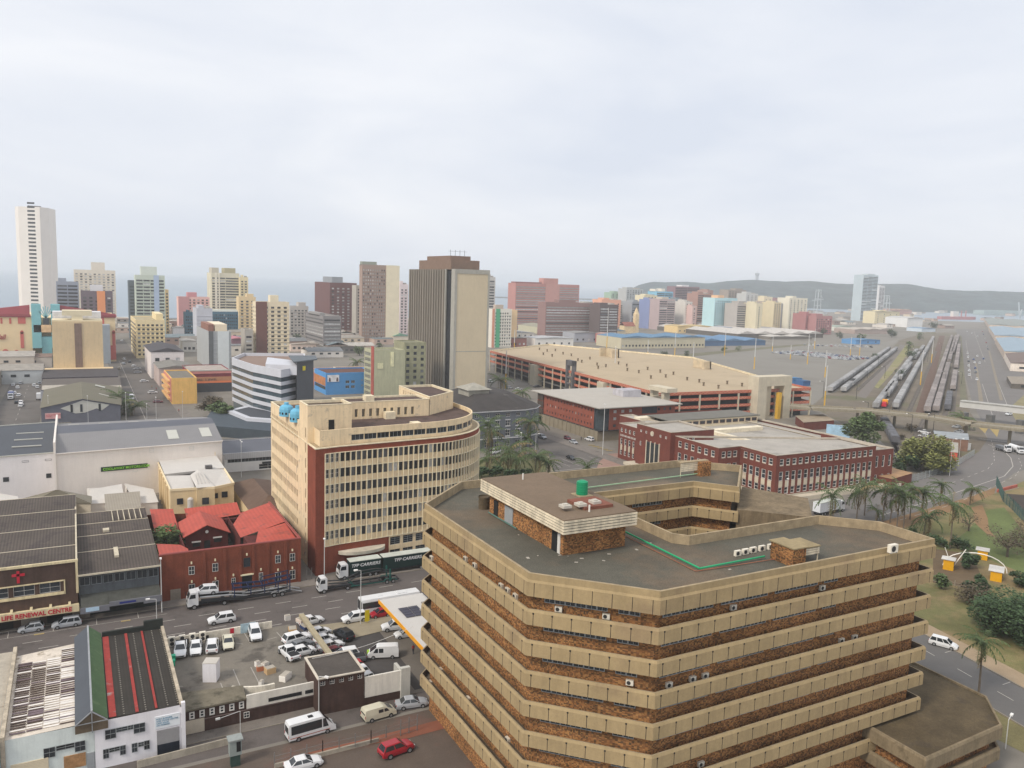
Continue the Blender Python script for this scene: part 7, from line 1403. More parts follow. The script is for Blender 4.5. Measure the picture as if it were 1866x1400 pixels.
B = sky('tall tower with chequered brown and white front and a plain cream right half', 655, 660, 728, 482, 800, '#9a8478', ('g', 16), None, st='curt', top=[(0, .4, 3, '#8b9488')], stripes=[(.64, 1, '#ddd4b6')], fl=3.3)
sky('pinkish white tower between the chequered tower and the ribbed tower', 728, 729, 744, 518, 900, '#d9cdd0', ('g', 2), None, depth=16)
sky('pale tower with balconies just right of the ribbed tower', 886, 888, 903, 505, 900, '#b9b8b5', ('r', 1), None, depth=16)
sky('white block with green and orange vertical strips and tiny windows', 893, 897, 933, 563, 800, '#dfddd2', ('g', 8), None, stripes=[(.02, .12, '#c98468'), (.2, .4, '#3fa277')], top=[(.2, .6, 4, '#b7a99b')], st='plain')
sky('plain pale orange end wall block right of the white and green block', 931, 932, 943, 565, 815, '#e5c492', None, None, depth=20)
sky('wide pinkish red hotel slab with thin white floor lines and a taller centre', 938, 940, 1056, 516, 1120, '#b07a76', ('r', 1), None, st='curt', top=[(.02, .42, 2, '#8f5f60'), (.45, .68, 8, '#b5817a')], stripes=[(.46, .68, '#b8867f')], depth=22)
sky('long dusty brown slab block in front of the red hotel, with a darker right end', 985, 995, 1093, 551, 950, '#8c6c69', ('r', 1), None, st='curt', depth=18); sky('dark brown right end of the long slab block', 1093, 1094, 1127, 555, 950, '#5f5354', ('r', 2), None, depth=22, st='curt')
CL = [('salmon block behind the dark brown end', 1095, 1097, 1132, 546, 1250, '#dd9f80', ('g', 4), []), ('green topped block at the left of the waterfront cluster', 1112, 1114, 1142, 533, 1700, '#8fae98', ('g', 4), []), ('pale grey tower under construction in the cluster', 1140, 1142, 1172, 526, 1500, '#a7adaf', ('g', 6), []), ('light grey balcony block in the waterfront cluster', 1128, 1130, 1152, 550, 1300, '#b4bab8', ('r', 1), []), ('dark and pale striped block in the waterfront cluster', 1150, 1152, 1182, 550, 1280, '#8f979f', ('r', 1), []),
      ('cream tower behind the blue and violet ones', 1172, 1174, 1198, 538, 1420, '#d3cba8', ('g', 4), []), ('sky blue topped block in the cluster', 1195, 1197, 1227, 531, 1450, '#6fb3d2', ('r', 2), [(.0, .2, 4, '#d9d6c9'), (.4, .6, 5, '#d9d6c9')]), ('blue and violet tower in the cluster', 1181, 1184, 1200, 546, 1250, '#7487b8', ('g', 3), []), ('red, white and grey balcony tower in the cluster', 1200, 1202, 1231, 545, 1230, '#a8979a', ('r', 2), [(.3, .7, 3, '#b9b2a4')]), ('plum coloured tall block with a white middle at the back of the cluster', 1229, 1231, 1275, 522, 1600, '#82646e', ('r', 2), [(.32, .62, 3, '#d2d2d6')]),
      ('blue grey plain tower in the cluster', 1230, 1232, 1248, 546, 1280, '#74828c', ('g', 1), []), ('cream slim tower in the cluster', 1247, 1249, 1262, 550, 1260, '#c5c2bb', ('g', 2), []), ('beige and pink slim tower in the cluster', 1261, 1262, 1270, 558, 1250, '#c9a9a4', ('g', 1), []), ('brown striped tower right of the plum block', 1268, 1272, 1297, 535, 1300, '#a37d72', ('r', 2), []), ('orange brown pair of narrow towers', 1289, 1290, 1300, 529, 1380, '#a08078', ('g', 1), []),
      ('light blue gridded block with an orange stripe', 1297, 1303, 1344, 543, 1220, '#a5cfd9', ('g', 10), [(.25, .5, 4, '#e5b98a')]), ('grey long-windowed block beside the blue gridded one', 1343, 1344, 1378, 553, 1200, '#a39f9b', ('r', 1), []), ('cream narrow tower at the end of the grey block', 1378, 1379, 1390, 553, 1190, '#c9c2a4', ('g', 1), []), ('olive brown stepped block at the back', 1326, 1328, 1360, 528, 1650, '#93897f', ('g', 6), [(.5, .9, 3, '#938981')]), ('pale block with blue grey shadowy windows at the back', 1358, 1360, 1382, 535, 1600, '#b1b5b5', ('g', 3), []),
      ('warm grey gridded block left of the cream pair', 1386, 1388, 1412, 552, 1300, '#a99b8f', ('g', 6), []), ('cream block at the right of the warm grey one', 1409, 1411, 1424, 551, 1280, '#cbbf99', ('g', 3), []), ('small cream tower with a wine red line behind', 1391, 1393, 1408, 541, 1600, '#d5caa9', ('g', 2), []), ('long wine red roofed slab behind the cream towers', 1406, 1408, 1445, 545, 1650, '#a07c80', ('r', 1), []), ('dark grey block beside the white tower', 1423, 1425, 1440, 553, 1350, '#8b8c93', ('g', 4), []), ('bright white tower block with columns of dark windows', 1436, 1439, 1472, 543, 1340, '#dcd9c5', ('g', 5), [(.3, .5, 3, '#dcd9c5')]),
      ('red-brown brick block on flat land right of the white tower', 1467, 1469, 1488, 572, 1250, '#a3686a', ('g', 4), []), ('wider red-brown brick block with rows of windows', 1486, 1488, 1517, 576, 1240, '#a87274', ('g', 7), []), ('tall pale blue glass tower standing alone near the harbour', 1566, 1574, 1601, 501, 1900, '#a9bcc7', ('r', 3), [(.4, .9, 3, '#b3c3cc')]), ('slimmer white and grey tower beside the glass one', 1601, 1603, 1613, 521, 2100, '#c9cdd2', ('r', 2), [])]
for l, a, c, r_, y, D, col, win, top in CL: sky(l+(', far right skyline' if a > 1460 else ''), a, c, r_, y, D, col, win, None, top=top, depth=26, fl=3.3)
LOW = [('maroon saw-tooth roofed shed behind the garage', 893, 895, 960, 617, 633, 22, '#8d5a52', '#8d9290', 8), ('white gabled building with four dark windows', 973, 975, 1045, 617, 632, 26, '#e2e1dc', '#cfd4da', 5), ('row of pale sheet roofs between the white block and the gabled building', 905, 908, 974, 607, 617, 40, '#cfccc2', '#c3cad2', 6), ('long pale green-grey hall with a row of high windows', 983, 985, 1085, 597, 609, 60, '#b3b298', '#b5b3a0', 14), ('blue grey patterned block left of the red cube', 1045, 1047, 1090, 607, 624, 25, '#9aa0ab', '#a9aaac', 4), ('plain red cube building beside the patterned block', 1087, 1113, 1132, 611, 628, 30, '#a8605d', '#c8a8a0', 0),
       ('very long cream brick store with a bright blue roof', 1130, 1132, 1285, 616, 636, 45, '#b9b398', '#6d9fc9', 26), ('small blue roofed store left of the long cream one', 1106, 1108, 1140, 603, 609, 50, '#b9ad93', '#7aacd0', 0), ('yellow ochre flat-topped building behind the blue roofs', 1228, 1235, 1300, 595, 607, 30, '#dcc07f', '#e3c98c', 8), ('bright blue shed with open front in the middle distance', 1272, 1275, 1395, 622, 631, 60, '#44688f', '#6fa0cf', 0), ('pale blue square building above the blue shed', 1305, 1308, 1340, 597, 608, 20, '#a3b9dc', '#a9bcd8', 0),
       ('wide white roofed market hall with a dark open side', 1340, 1345, 1500, 609, 617, 170, '#5b5752', '#e5e2de', 0), ('low white canopy roof in front of the market hall', 1402, 1404, 1480, 614, 619, 40, '#6b665e', '#e3e0da', 0), ('turquoise roofed low building in front of the cluster', 1285, 1287, 1360, 586, 594, 90, '#a58b84', '#b4d5d9', 6), ('mauve roofed long shed in front of the cream towers', 1388, 1392, 1490, 585, 593, 90, '#b29ea4', '#b5b0b8', 6), ('white walled workshop right of the market hall', 1520, 1522, 1560, 596, 603, 40, '#c9cfc8', '#b7c9bd', 0), ('pale curved-roof store in the far rail yard', 1555, 1558, 1625, 601, 609, 40, '#a3938c', '#d8d0c6', 0), ('cream building with a stepped top in the harbour area', 1592, 1595, 1640, 568, 590, 30, '#d5cba2', '#cfc6a5', 4),
       ('large white warehouse in the harbour area', 1650, 1654, 1682, 580, 597, 50, '#d4d8da', '#dfe2e3', 0), ('white low office with a grid front in the harbour area', 1616, 1618, 1650, 577, 589, 30, '#d7d7d3', '#dcdcda', 6), ('orange roofed long shed near the harbour', 1612, 1614, 1662, 565, 573, 60, '#b58479', '#cfa085', 0), ('small blue and white store by the far end of the rails', 1678, 1680, 1705, 599, 605, 30, '#b9cbdb', '#8fb3d6', 0), ('bright blue low shed by the car field', 1556, 1560, 1604, 620, 628, 22, '#4a8cc4', '#5d9bd0', 3), ('bright blue roofed kiosk at the corner of the garage', 1401, 1404, 1462, 692, 701, 14, '#3b84c0', '#4a93cf', 3), ('small dark blue box at the edge of the rail yard', 1461, 1464, 1477, 695, 704, 8, '#2f5f94', '#3a74ac', 0),
       ('pink low building with small red windows in the left middle distance', 528, 530, 588, 628, 641, 26, '#d5c2b6', '#cfc4b8', 6), ('grey roofed long shed below the long grey office', 588, 590, 664, 633, 645, 24, '#6f6d6c', '#8c8781', 8), ('red brick workshop near the dark tree by the tall towers', 664, 668, 720, 610, 621, 24, '#a5645c', '#87888c', 4), ('light green roofed hall just left of the ribbed tower', 712, 716, 745, 613, 626, 60, '#cfc4b2', '#8cc1ab', 0), ('white building with a dark pitched roof right of the street', 262, 275, 335, 642, 690, 50, '#d9d3d2', '#5d5b62', 3), ('small white block with four windows in the left distance', 313, 315, 336, 598, 618, 14, '#dadadd', '#d3d2d2', 2), ('pink-roofed bright signboard store in the left distance', 421, 423, 445, 618, 640, 24, '#7b5a68', '#d98a9c', 0), ('grey stone-coloured hall with red gutter behind the yellow building', 284, 290, 353, 672, 705, 34, '#b3a29c', '#9a9892', 5), ('grey flat-roofed block with white trim in the left distance', 328, 332, 358, 622, 642, 20, '#b9bab8', '#c4c3bf', 3)]
for l, a, c, r_, y, yb, dp, wc, rc, nw in LOW:
 q = P(c, yb); D_ = q[0]*EX[1]+q[1]*EX[0]; hh = PD(c, y, D_)[2]
 B = sky(l, a, c, r_, y, D_, wc, ('g', nw) if nw else None, None, roof='#b0aca4', name='low_building', depth=dp, fl=max(3.2, min(4.2, hh-2.2)))
 e_ = q[0]; e2 = q[1]*ray(r_, y)[0]/ray(r_, y)[1]; m = MB(); zr_ = hh+min(4, dp*.05)
 for k in range(max(1, round((e2-e_)/35))):
  n_k = max(1, round((e2-e_)/35)); x0, x1 = e_+(e2-e_)*k/n_k-.3, e_+(e2-e_)*(k+1)/n_k+.3; xm = (x0+x1)/2
  m.poly([(x0, q[1]-.5, hh+.1), (xm, q[1]-.5, zr_), (xm, q[1]+dp+.5, zr_), (x0, q[1]+dp+.5, hh+.1)]); m.poly([(xm, q[1]-.5, zr_), (x1, q[1]-.5, hh+.1), (x1, q[1]+dp+.5, hh+.1), (xm, q[1]+dp+.5, zr_)]); m.poly([(x0, q[1]-.5, hh+.1), (x1, q[1]-.5, hh+.1), (xm, q[1]-.5, zr_)])
 m.obj('pitched_roof', mat('roof_'+rc, T(rc)), B)
rr = random.Random(21); cols = ['#b9b1a6', '#a8a199', '#c9c4ba', '#9b8f86', '#b59f92', '#a9b0b3', '#c7b9a2', '#8f7a72', '#d3cfc8']; rcs = ['#b7b2aa', '#9b9690', '#c9c5bf', '#a98f84', '#8f959b', '#d6d2cb', '#90a3ad']
wds = ['grey', 'dusty brown', 'cream', 'dull red', 'pale', 'stone-coloured', 'whitish', 'tan', 'lilac grey']; k_ = 0
for (x0, x1, y0_, y1_, n, zone) in ((440, 590, 600, 640, 20, 'in the left middle distance'), (590, 742, 603, 640, 20, 'just left of the ribbed tower'), (330, 445, 612, 652, 9, 'behind the orange-striped shop'), (0, 60, 655, 700, 4, 'at the left edge above the parked cars'), (585, 662, 641, 652, 4, 'below the long grey shed'), (930, 1130, 578, 600, 9, 'behind the long garage'), (1290, 1560, 578, 604, 24, 'in front of the waterfront cluster'), (1480, 1740, 566, 600, 26, 'in the harbour district'), (1800, 1900, 575, 600, 5, 'by the right edge of the harbour'), (215, 440, 588, 612, 15, 'before the sea on the left')):
 for i in range(n):
  x = x0+(x1-x0)*(i+rr.random()*.6)/n; yb = rr.uniform(y0_, y1_); p = P(x, yb); w = rr.uniform(14, 34); d = rr.uniform(12, 26); h = rr.uniform(4, 9); ci = rr.randrange(9)
  sh_ = ['narrow', 'squat', 'wide', 'long', 'small', 'square', 'boxy'][k_ % 7]; k_ += 1
  B = thing('low_building', '%s %s building %s, %s from the left' % (sh_, wds[ci], zone, ['first', 'second', 'third', 'fourth', 'fifth', 'sixth', 'seventh', 'eighth', 'ninth', 'tenth', 'eleventh', 'twelfth', 'thirteenth', 'fourteenth', 'fifteenth', 'sixteenth', 'seventeenth', 'eighteenth', 'nineteenth', 'twentieth', 'twenty-first', 'twenty-second', 'twenty-third', 'twenty-fourth', 'twenty-fifth', 'twenty-sixth'][i]), 'building', (*p, 0))
  m = MB(); m.box(p[0]-w/2, p[1], 0, p[0]+w/2, p[1]+d, h); m.obj('wall', mat('wall_'+cols[ci], W(cols[ci]), .85, .06, .1), B); rc = rcs[rr.randrange(7)]
  if rr.random() < .5: gable(B, p[0]-w/2, p[0]+w/2, p[1], p[1]+d, h+.02, h+2.4, mat('roof_'+rc, T(rc)), 'e' if w > d else 'n', .3)
  else: m = MB(); m.box(p[0]-w/2-.2, p[1]-.2, h, p[0]+w/2+.2, p[1]+d+.2, h+.3); m.obj('roof', mat('roof_'+rc, T(rc)), B)
  for j in range(int(w/7)): link('window', win_mesh(2.6, 1.4, 'plain'), B, (p[0]-w/2+3+j*6.5, p[1]-.06, h*.5))
CHR = thing('church', 'small cream church with a pointed spire and a red roof between the dark trees', 'church', (*P(1150, 588), 0)); e0, n0, z = PD(1160, 565, 1130); m = MB(); m.box(e0-3, n0-3, 0, e0+3, n0+3, z-6); m.obj('spire_tower', mat('wall_church', W('#cfb88a')), CHR); m = MB()
for a, b_ in (((-3, -3), (3, -3)), ((3, -3), (3, 3)), ((3, 3), (-3, 3)), ((-3, 3), (-3, -3))): m.poly([(e0+a[0], n0+a[1], z-6), (e0+b_[0], n0+b_[1], z-6), (e0, n0, z+4)])
m.obj('spire', mat('wall_church', W('#cfb88a')), CHR); m = MB(); m.box(e0-22, n0-4, 0, e0-4, n0+8, 10); m.obj('nave_wall', MATS['wall_church'], CHR); gable(CHR, e0-22, e0-4, n0-4, n0+8, 10, 15, mat('church_roof', T('#b0695a')), 'e', .4)
def crane(label, x, D, ytop, s, col='#a9b4ba'):
 e, n, z = PD(x, ytop, D); t = thing('harbour_crane', label, 'crane', (e, n, 0), 'harbour cranes'); m = MB(); w = s
 for a in (-w, w):
  for b_ in (-w*.6, w*.6): m.bar((e+a, n+b_, 0), (e+a*.45, n+b_, z), s*.14)
 for q in (.35, .62, .98): m.bar((e-w, n, z*q), (e+w, n, z*q), s*.18)
 m.obj('frame', mat('crane_steel', W(col)), t); m = MB(); m.bar((e-w*2.6, n, z*.55), (e+w*2.6, n, z*.6), s*.2); m.bar((e, n, z), (e+w*2.4, n, z*.6), s*.07); m.obj('boom', MATS['crane_steel'], t)
crane('pale harbour crane in front of the hill, left of the glass tower', 1492, 2400, 528, 9); crane('pale harbour crane half hidden behind the slim white tower', 1617, 2500, 538, 9);
e, n, z = PD(1380, 497, 3900); t = thing('lookout_tower', 'round-headed lookout tower on the crest of the hill', 'tower', (e, n, 90)); m = MB(); m.cyl((e, n, 60), (e, n, z-14), 6, 7, n=10); m.obj('shaft', mat('pale_tower_concrete', W('#a3abb5')), t); m = MB(); m.cyl((e, n, z-14), (e, n, z-3), 9, 11, n=12); m.obj('head', MATS['pale_tower_concrete'], t); m = MB(); m.cyl((e, n, z-3), (e, n, z+8), 1.2, .6, n=6); m.obj('mast', MATS['pale_tower_concrete'], t)
e, n, z = PD(1745, 575, 2300); t = thing('ship', 'red and white cargo ship moored in the harbour', 'ship', (e, n, 0)); m = MB(); m.prism([(e-70, n), (e+60, n-8), (e+85, n), (e+60, n+8), (e-70, n+14)], -1, 7, bot=True); m.obj('hull', mat('ship_hull', W('#a8646a')), t); m = MB(); m.box(e-20, n, 7, e+5, n+9, 22); m.obj('bridge', WHF, t); m = MB()
for a in (20, 40): m.bar((e+a, n+2, 7), (e+a, n+2, 24), 2)
m.obj('derrick', MATS['ship_hull'], t)
b = MB(); e, n, z = PD(1862, 545, 2500); b.bar((e, n, 3), (e-14, n, 52), 3); b.bar((e, n, 3), (e+6, n, 30), 3); tag(b.obj('harbour_crane', MATS['crane_steel']), 'leaning pale crane jib at the right edge over the harbour', 'crane')
b = MB(); e, n, z = PD(1830, 560, 3000); b.box(e-120, n, 0, e+160, n+40, 16); tag(b.obj('low_building', mat('grey_green_shed', W('#8ba0a0'))), 'long grey-green port shed across the water', 'building')
# ================================================================== trains
WG1 = mat('pale_grey_wagon', (.33, .325, .32), .85, .25, .3, rnd=.25); WG2 = mat('mauve_brown_wagon', (.27, .235, .22), .85, .25, .3, rnd=.25); WG3 = mat('dark_grey_wagon', (.12, .12, .13), .85, .25, .3, rnd=.2)
def make_wagon(m_, L=18.8):
 t = thing('railway_wagon', '', 'railway wagon', (0, 0, 0)); b = MB(); sec = [(-1.75, 1.), (-1.8, 3.2), (-1.4, 3.7), (1.4, 3.7), (1.8, 3.2), (1.75, 1.)]; A = [(-L/2+.4, y, z) for y, z in sec]; C = [(L/2-.4, y, z) for y, z in sec]
 for i in range(6): b.poly([A[i], C[i], C[(i+1) % 6], A[(i+1) % 6]][::-1])
 b.poly(A); b.poly(C[::-1]); b.box(-1.5, -.5, 3.7, -.5, .5, 3.85); b.obj('wagon_body', m_, t); u = MB(); u.box(-L/2, -1.1, .5, L/2, 1.1, 1.); u.box(-L/2+1.2, -1., 0, -L/2+3.2, 1., .5); u.box(L/2-3.2, -1., 0, L/2-1.2, 1., .5); u.obj('underframe', TRIM, t); return t
WAG = [make_wagon(WG1), make_wagon(WG2), make_wagon(WG3)]
def train(px0, px1, kind, label, group, gaps=(), zt=3.6):
 a, b_ = P(*px0, zt), P(*px1, zt); L = hypot(b_[0]-a[0], b_[1]-a[1]); dx, dy = (b_[0]-a[0])/L, (b_[1]-a[1])/L; n = int(L/19.4)
 for k in range(n):
  if any(g0 <= k/n < g1 for g0, g1 in gaps): continue
  s = (k+.5)*19.4; place(WAG[kind], (a[0]+dx*s, a[1]+dy*s, .25), atan2(dy, dx), label, group)
TR = [((1512, 706), (1622, 631), 0, 'pale grey wagon in the left rake of the train beside the car field', ()), ((1537, 706), (1634, 632), 0, 'pale grey wagon in the right rake of the train beside the car field', ()), ((1596, 735), (1672, 634), 0, 'pale grey wagon in the left rake of the middle group of trains', ()), ((1616, 715), (1684, 628), 0, 'pale grey wagon in the gappy middle rake of the middle group of trains', ((.13, .2), (.45, .6), (.75, .8))), ((1632, 735), (1701, 613), 0, 'pale grey wagon in the long right rake of the middle group of trains', ()),
      ((1690, 742), (1735, 610), 1, 'mauve brown wagon in the long left rake of the right group of trains', ()), ((1706, 741), (1742, 611), 1, 'mauve brown wagon in the second rake of the right group of trains', ((.35, .4),)), ((1736, 640), (1747, 609), 1, 'mauve brown wagon in the far third rake of the right group of trains', ()), ((1737, 703), (1748, 626), 1, 'mauve brown wagon in the short right-hand rake of the right group of trains', ((.24, .34),)), ((1727, 738), (1731, 712), 2, 'dark empty wagon near the overpass beside the right group of trains', ()), ((1633, 797), (1611, 760), 2, 'dark grey wagon curving under the overpass', ())]
for i, (a, b_, k, l, g) in enumerate(TR): train(a, b_, k, l, 'wagons standing on the rails, %s rake' % ['first', 'second', 'third', 'fourth', 'fifth', 'sixth', 'seventh', 'eighth', 'ninth', 'tenth', 'eleventh'][i], g)
place(WAG[2], (*P(1553, 702), .25), rad(32.4), 'single dark wagon standing alone right of the train beside the car field')
LO = thing('locomotive', 'red and yellow shunting locomotive between two rakes of pale wagons', 'locomotive', (0, 0, 0)); m = MB(); m.box(-7, -1.4, .8, 7, 1.4, 1.6); m.box(-6.5, -1., 1.6, -1, 1., 3.); m.obj('red_body', RDL, LO); m = MB(); m.box(-.8, -1.4, 1.6, 2.5, 1.4, 4.1); m.obj('yellow_cab', YL, LO); m = MB(); m.box(-6, -1., .1, 6, 1., .8); m.obj('bogies', TRIM, LO); LO.location = (*P(1612, 741), 0); LO.rotation_euler.z = rad(32)
# ================================================================== cars in the fields and streets (small in the photo)
def tiny(color, kind='sedan'):
 key = ('tiny', color, kind)
 if key in CARS: return CARS[key]
 L, Wd, fl, belt, rf = KIND[kind][:5]; w = Wd/2; m = MB(); m.box(-L/2, -w, .28, L/2, w, belt-.08, k=0); m.box(-L*.36, -w*.8, belt-.08, L*.2, w*.8, rf-.18, k=1); m.box(-L*.36, -w*.8, rf-.18, L*.14, w*.8, rf, k=0)
 for x in (-L*.3, L*.3): m.box(x-.3, -w-.01, 0, x+.3, w+.01, .4, k=2)
 o = bpy.data.objects.new('parked_car', m.mesh('parked_car', [PAINT[color], mat('far_car_glass', (.13, .15, .18), .2), TYRE])); COL.objects.link(o); tag(o, '', 'car'); CARS[key] = o; return o
NC = [0]
def tcar(p, rz, color, label, group, kind='sedan'):
 if NC[0] >= 274: return
 NC[0] += 1; place(tiny(color, kind), (p[0], p[1], 0), rz, label, group)
rr = random.Random(9); CC = ['white']*7+['silver']*4+['grey', 'black', 'red', 'blue']
def field(pxa, pxb, nrow, ncol, rowstep, hd, group, fill=.92, cw=None, where=''):
 """rows of parked cars: first row from pxa to pxb, further rows behind it"""
 a, b_ = P(*pxa), P(*pxb); L = hypot(b_[0]-a[0], b_[1]-a[1]); dx, dy = (b_[0]-a[0])/L, (b_[1]-a[1])/L
 for r in range(nrow):
  for c in range(ncol):
   if rr.random() > fill: continue
   s = L*(c+.5)/ncol; col = rr.choice(cw or CC); tcar((a[0]+dx*s-dy*rowstep*r+rr.uniform(-.2, .2), a[1]+dy*s+dx*rowstep*r), rad(hd), col, '%s car parked %s' % (col, where), group)
for i, (x, y) in enumerate(((38, 735), (34, 722), (32, 708), (37, 700), (35, 690), (38, 681), (26, 718), (24, 703), (72, 700), (71, 692), (72, 684), (73, 676), (74, 667), (62, 704), (68, 707), (72, 660), (73, 652), (38, 739-0), (20, 717), (30, 735), (36, 663))):
 tcar(P(x, y), rad(90+rr.uniform(-6, 6)), rr.choice(CC), '%s car in the left-hand street, %s' % (['first', 'second', 'third', 'fourth', 'fifth', 'sixth', 'seventh', 'eighth', 'ninth', 'tenth', 'eleventh', 'twelfth', 'thirteenth', 'fourteenth', 'fifteenth', 'sixteenth', 'seventeenth', 'eighteenth', 'nineteenth', 'twentieth', 'last'][i], 'left kerb' if x < 50 else 'right kerb'), 'cars in the left-hand street')
for x, y, c, h_, l in ((217, 673, 'beige', 90, 'tan car at the left kerb of the right-hand street'), (226, 656, 'white', 100, 'white van-like car high in the right-hand street'), (237, 661, 'black', 80, 'black car beside another high in the right-hand street'), (225, 664, 'silver', 100, 'small silver car behind the black one in the right-hand street'), (244, 668, 'white', 70, 'white car at the right kerb, upper pair'), (250, 673, 'white', 20, 'white car at the right kerb, middle'), (251, 680, 'silver', 10, 'silver car at the right kerb below the middle one'), (263, 696, 'white', 10, 'white pickup standing across the right-hand street'), (278, 717, 'white', 10, 'white saloon car turning in the right-hand street'), (288, 734, 'maroon', 350, 'pink and maroon car by the yellow building'), (222, 622, 'white', 95, 'white car farthest up the right-hand street'), (38, 741, 'white', 265, 'white car driving near the crossing in the left-hand street')): tcar(P(x, y), rad(h_), c, l, None)
q = P(240, 728); place(make_van(6., 2.1, 2.5, 'white', 'full', 'minibus', .8), (*q, 0), rad(268), 'white minibus driving down the right-hand street beside the palms')
q = P(72, 728); t = thing('lorry', 'white box truck parked at the kerb in the left-hand street', 'lorry', (0, 0, 0)); m = MB(); m.box(-4, -1.2, .9, 1, 1.2, 3.3); m.obj('cargo_body', PAINT['white'], t); cab(t, 1.2, PAINT['white'], d=1.6); wheels(t, (2, -2.5), 2.3, .48, wid=.3); t.location = (*q, 0); t.rotation_euler.z = rad(90)
q = P(20, 728); t = thing('lorry', 'dark blue box truck with a white cab at the left edge', 'lorry', (0, 0, 0)); m = MB(); m.box(-4, -1.2, .9, 1, 1.2, 3.6); m.obj('cargo_body', PAINT['blue'], t); cab(t, 1.2, PAINT['white'], d=1.6); wheels(t, (2, -2.5), 2.3, .48, wid=.3); t.location = (*q, 0); t.rotation_euler.z = rad(270)
for i, (x, y) in enumerate(((1766, 685), (1766, 677), (1765, 668), (1765, 660), (1764, 652), (1763, 645), (1778, 680), (1777, 672), (1776, 662), (1774, 656), (1785, 663), (1781, 650), (1792, 655), (1795, 618), (1797, 625), (1799, 632), (1780, 693), (1762, 605), (1771, 608), (1781, 614), (1800, 637), (1792, 610), (1790, 605))): tcar(P(x, y), rad(212), rr.choice(CC), 'vehicle queueing on the far highway, number %s from our end' % ['one', 'two', 'three', 'four', 'five', 'six', 'seven', 'eight', 'nine', 'ten', 'eleven', 'twelve', 'thirteen', 'fourteen', 'fifteen', 'sixteen', 'seventeen', 'eighteen', 'nineteen', 'twenty', 'twenty-one', 'twenty-two', 'twenty-three'][i], 'traffic on the far highway', kind='suv')
field((1405, 643), (1548, 657), 6, 27, 9.5, 60, 'new cars in the far car field', .95, where='in the wide rows of the far car field'); field((1470, 630), (1600, 634), 2, 16, 14, 60, 'new cars in the far car field, back rows', .9, where='in the back rows of the far car field')
field((1195, 662), (1300, 684), 2, 13, 6, 70, 'cars parked behind the garage', .95, where='behind the long garage'); field((1325, 682), (1420, 697), 1, 14, 6, 70, 'cars parked in a line behind the garage', .9, where='in the single line behind the garage'); field((1060, 633), (1170, 639), 2, 12, 12, 80, 'cars on the open lot behind the garage', .85, where='on the open lot left of the car field')
MS = [(1105, 647, 1105, 562), (1229, 692-38, 1232, 605), (1262, 672, 1265, 625), (1320, 648, 1322, 600), (1374, 673, 1377, 617), (1407, 642, 1409, 615), (1471, 664, 1472, 610), (1484, 636, 1485, 600), (1503, 688, 1507, 640), (1549, 650, 1550, 615), (1502, 742, 1511, 668), (1566, 648, 1568, 612), (1677, 702, 1684, 640), (1697, 662, 1701, 620), (921, 708, 924, 640), (1119, 700, 1124, 632), (950, 631, 951, 600), (937, 640, 938, 602), (1180, 655, 1181, 620), (1440, 655, 1441, 630)]
for i, (bx, by, tx, ty) in enumerate(MS):
 b0 = P(bx, by); f = b0[0]*EX[1]+b0[1]*EX[0]; lamp('floodlight mast with a %s foot, %s' % ('yellow', ['behind the garage by the red hotel', 'by the long blue-roofed store', 'left of the middle of the car field', 'at the back of the car field left', 'in the middle of the car field', 'at the back of the car field centre', 'in the car field right of centre', 'behind the rows of new cars', 'in front of the rows of new cars right', 'at the end of the new cars', 'at the corner of the garage by the overpass', 'by the blue shed', 'nearest between the train groups', 'farther between the train groups', 'in front of the garage left', 'in front of the garage centre', 'far left behind the garage roof', 'next to the far left one', 'on the lot behind the garage', 'small one in the car field'][i]), b0, 0, max(12, PD(tx, ty, f)[2]), arm=0, r=.28, kind='floodlight_mast', group='floodlight masts', yellow=.4)
for i, (x, y) in enumerate(((1500, 722), (1560, 728), (1580, 690), (1612, 690), (1640, 700), (1655, 672), (1668, 652), (1722, 700), (1728, 672), (1752, 700), (1751, 660), (1690, 660), (1715, 640), (1600, 668), (1625, 760), (1660, 790), (1580, 765), (1700, 790))):
 b0 = P(x, y); lamp('thin dark catenary mast standing among the rail tracks', b0, 0, 9, arm=2.5, rz=2.1, m_=STEEL, r=.12, kind='catenary_mast', group='catenary masts in the rail yard')
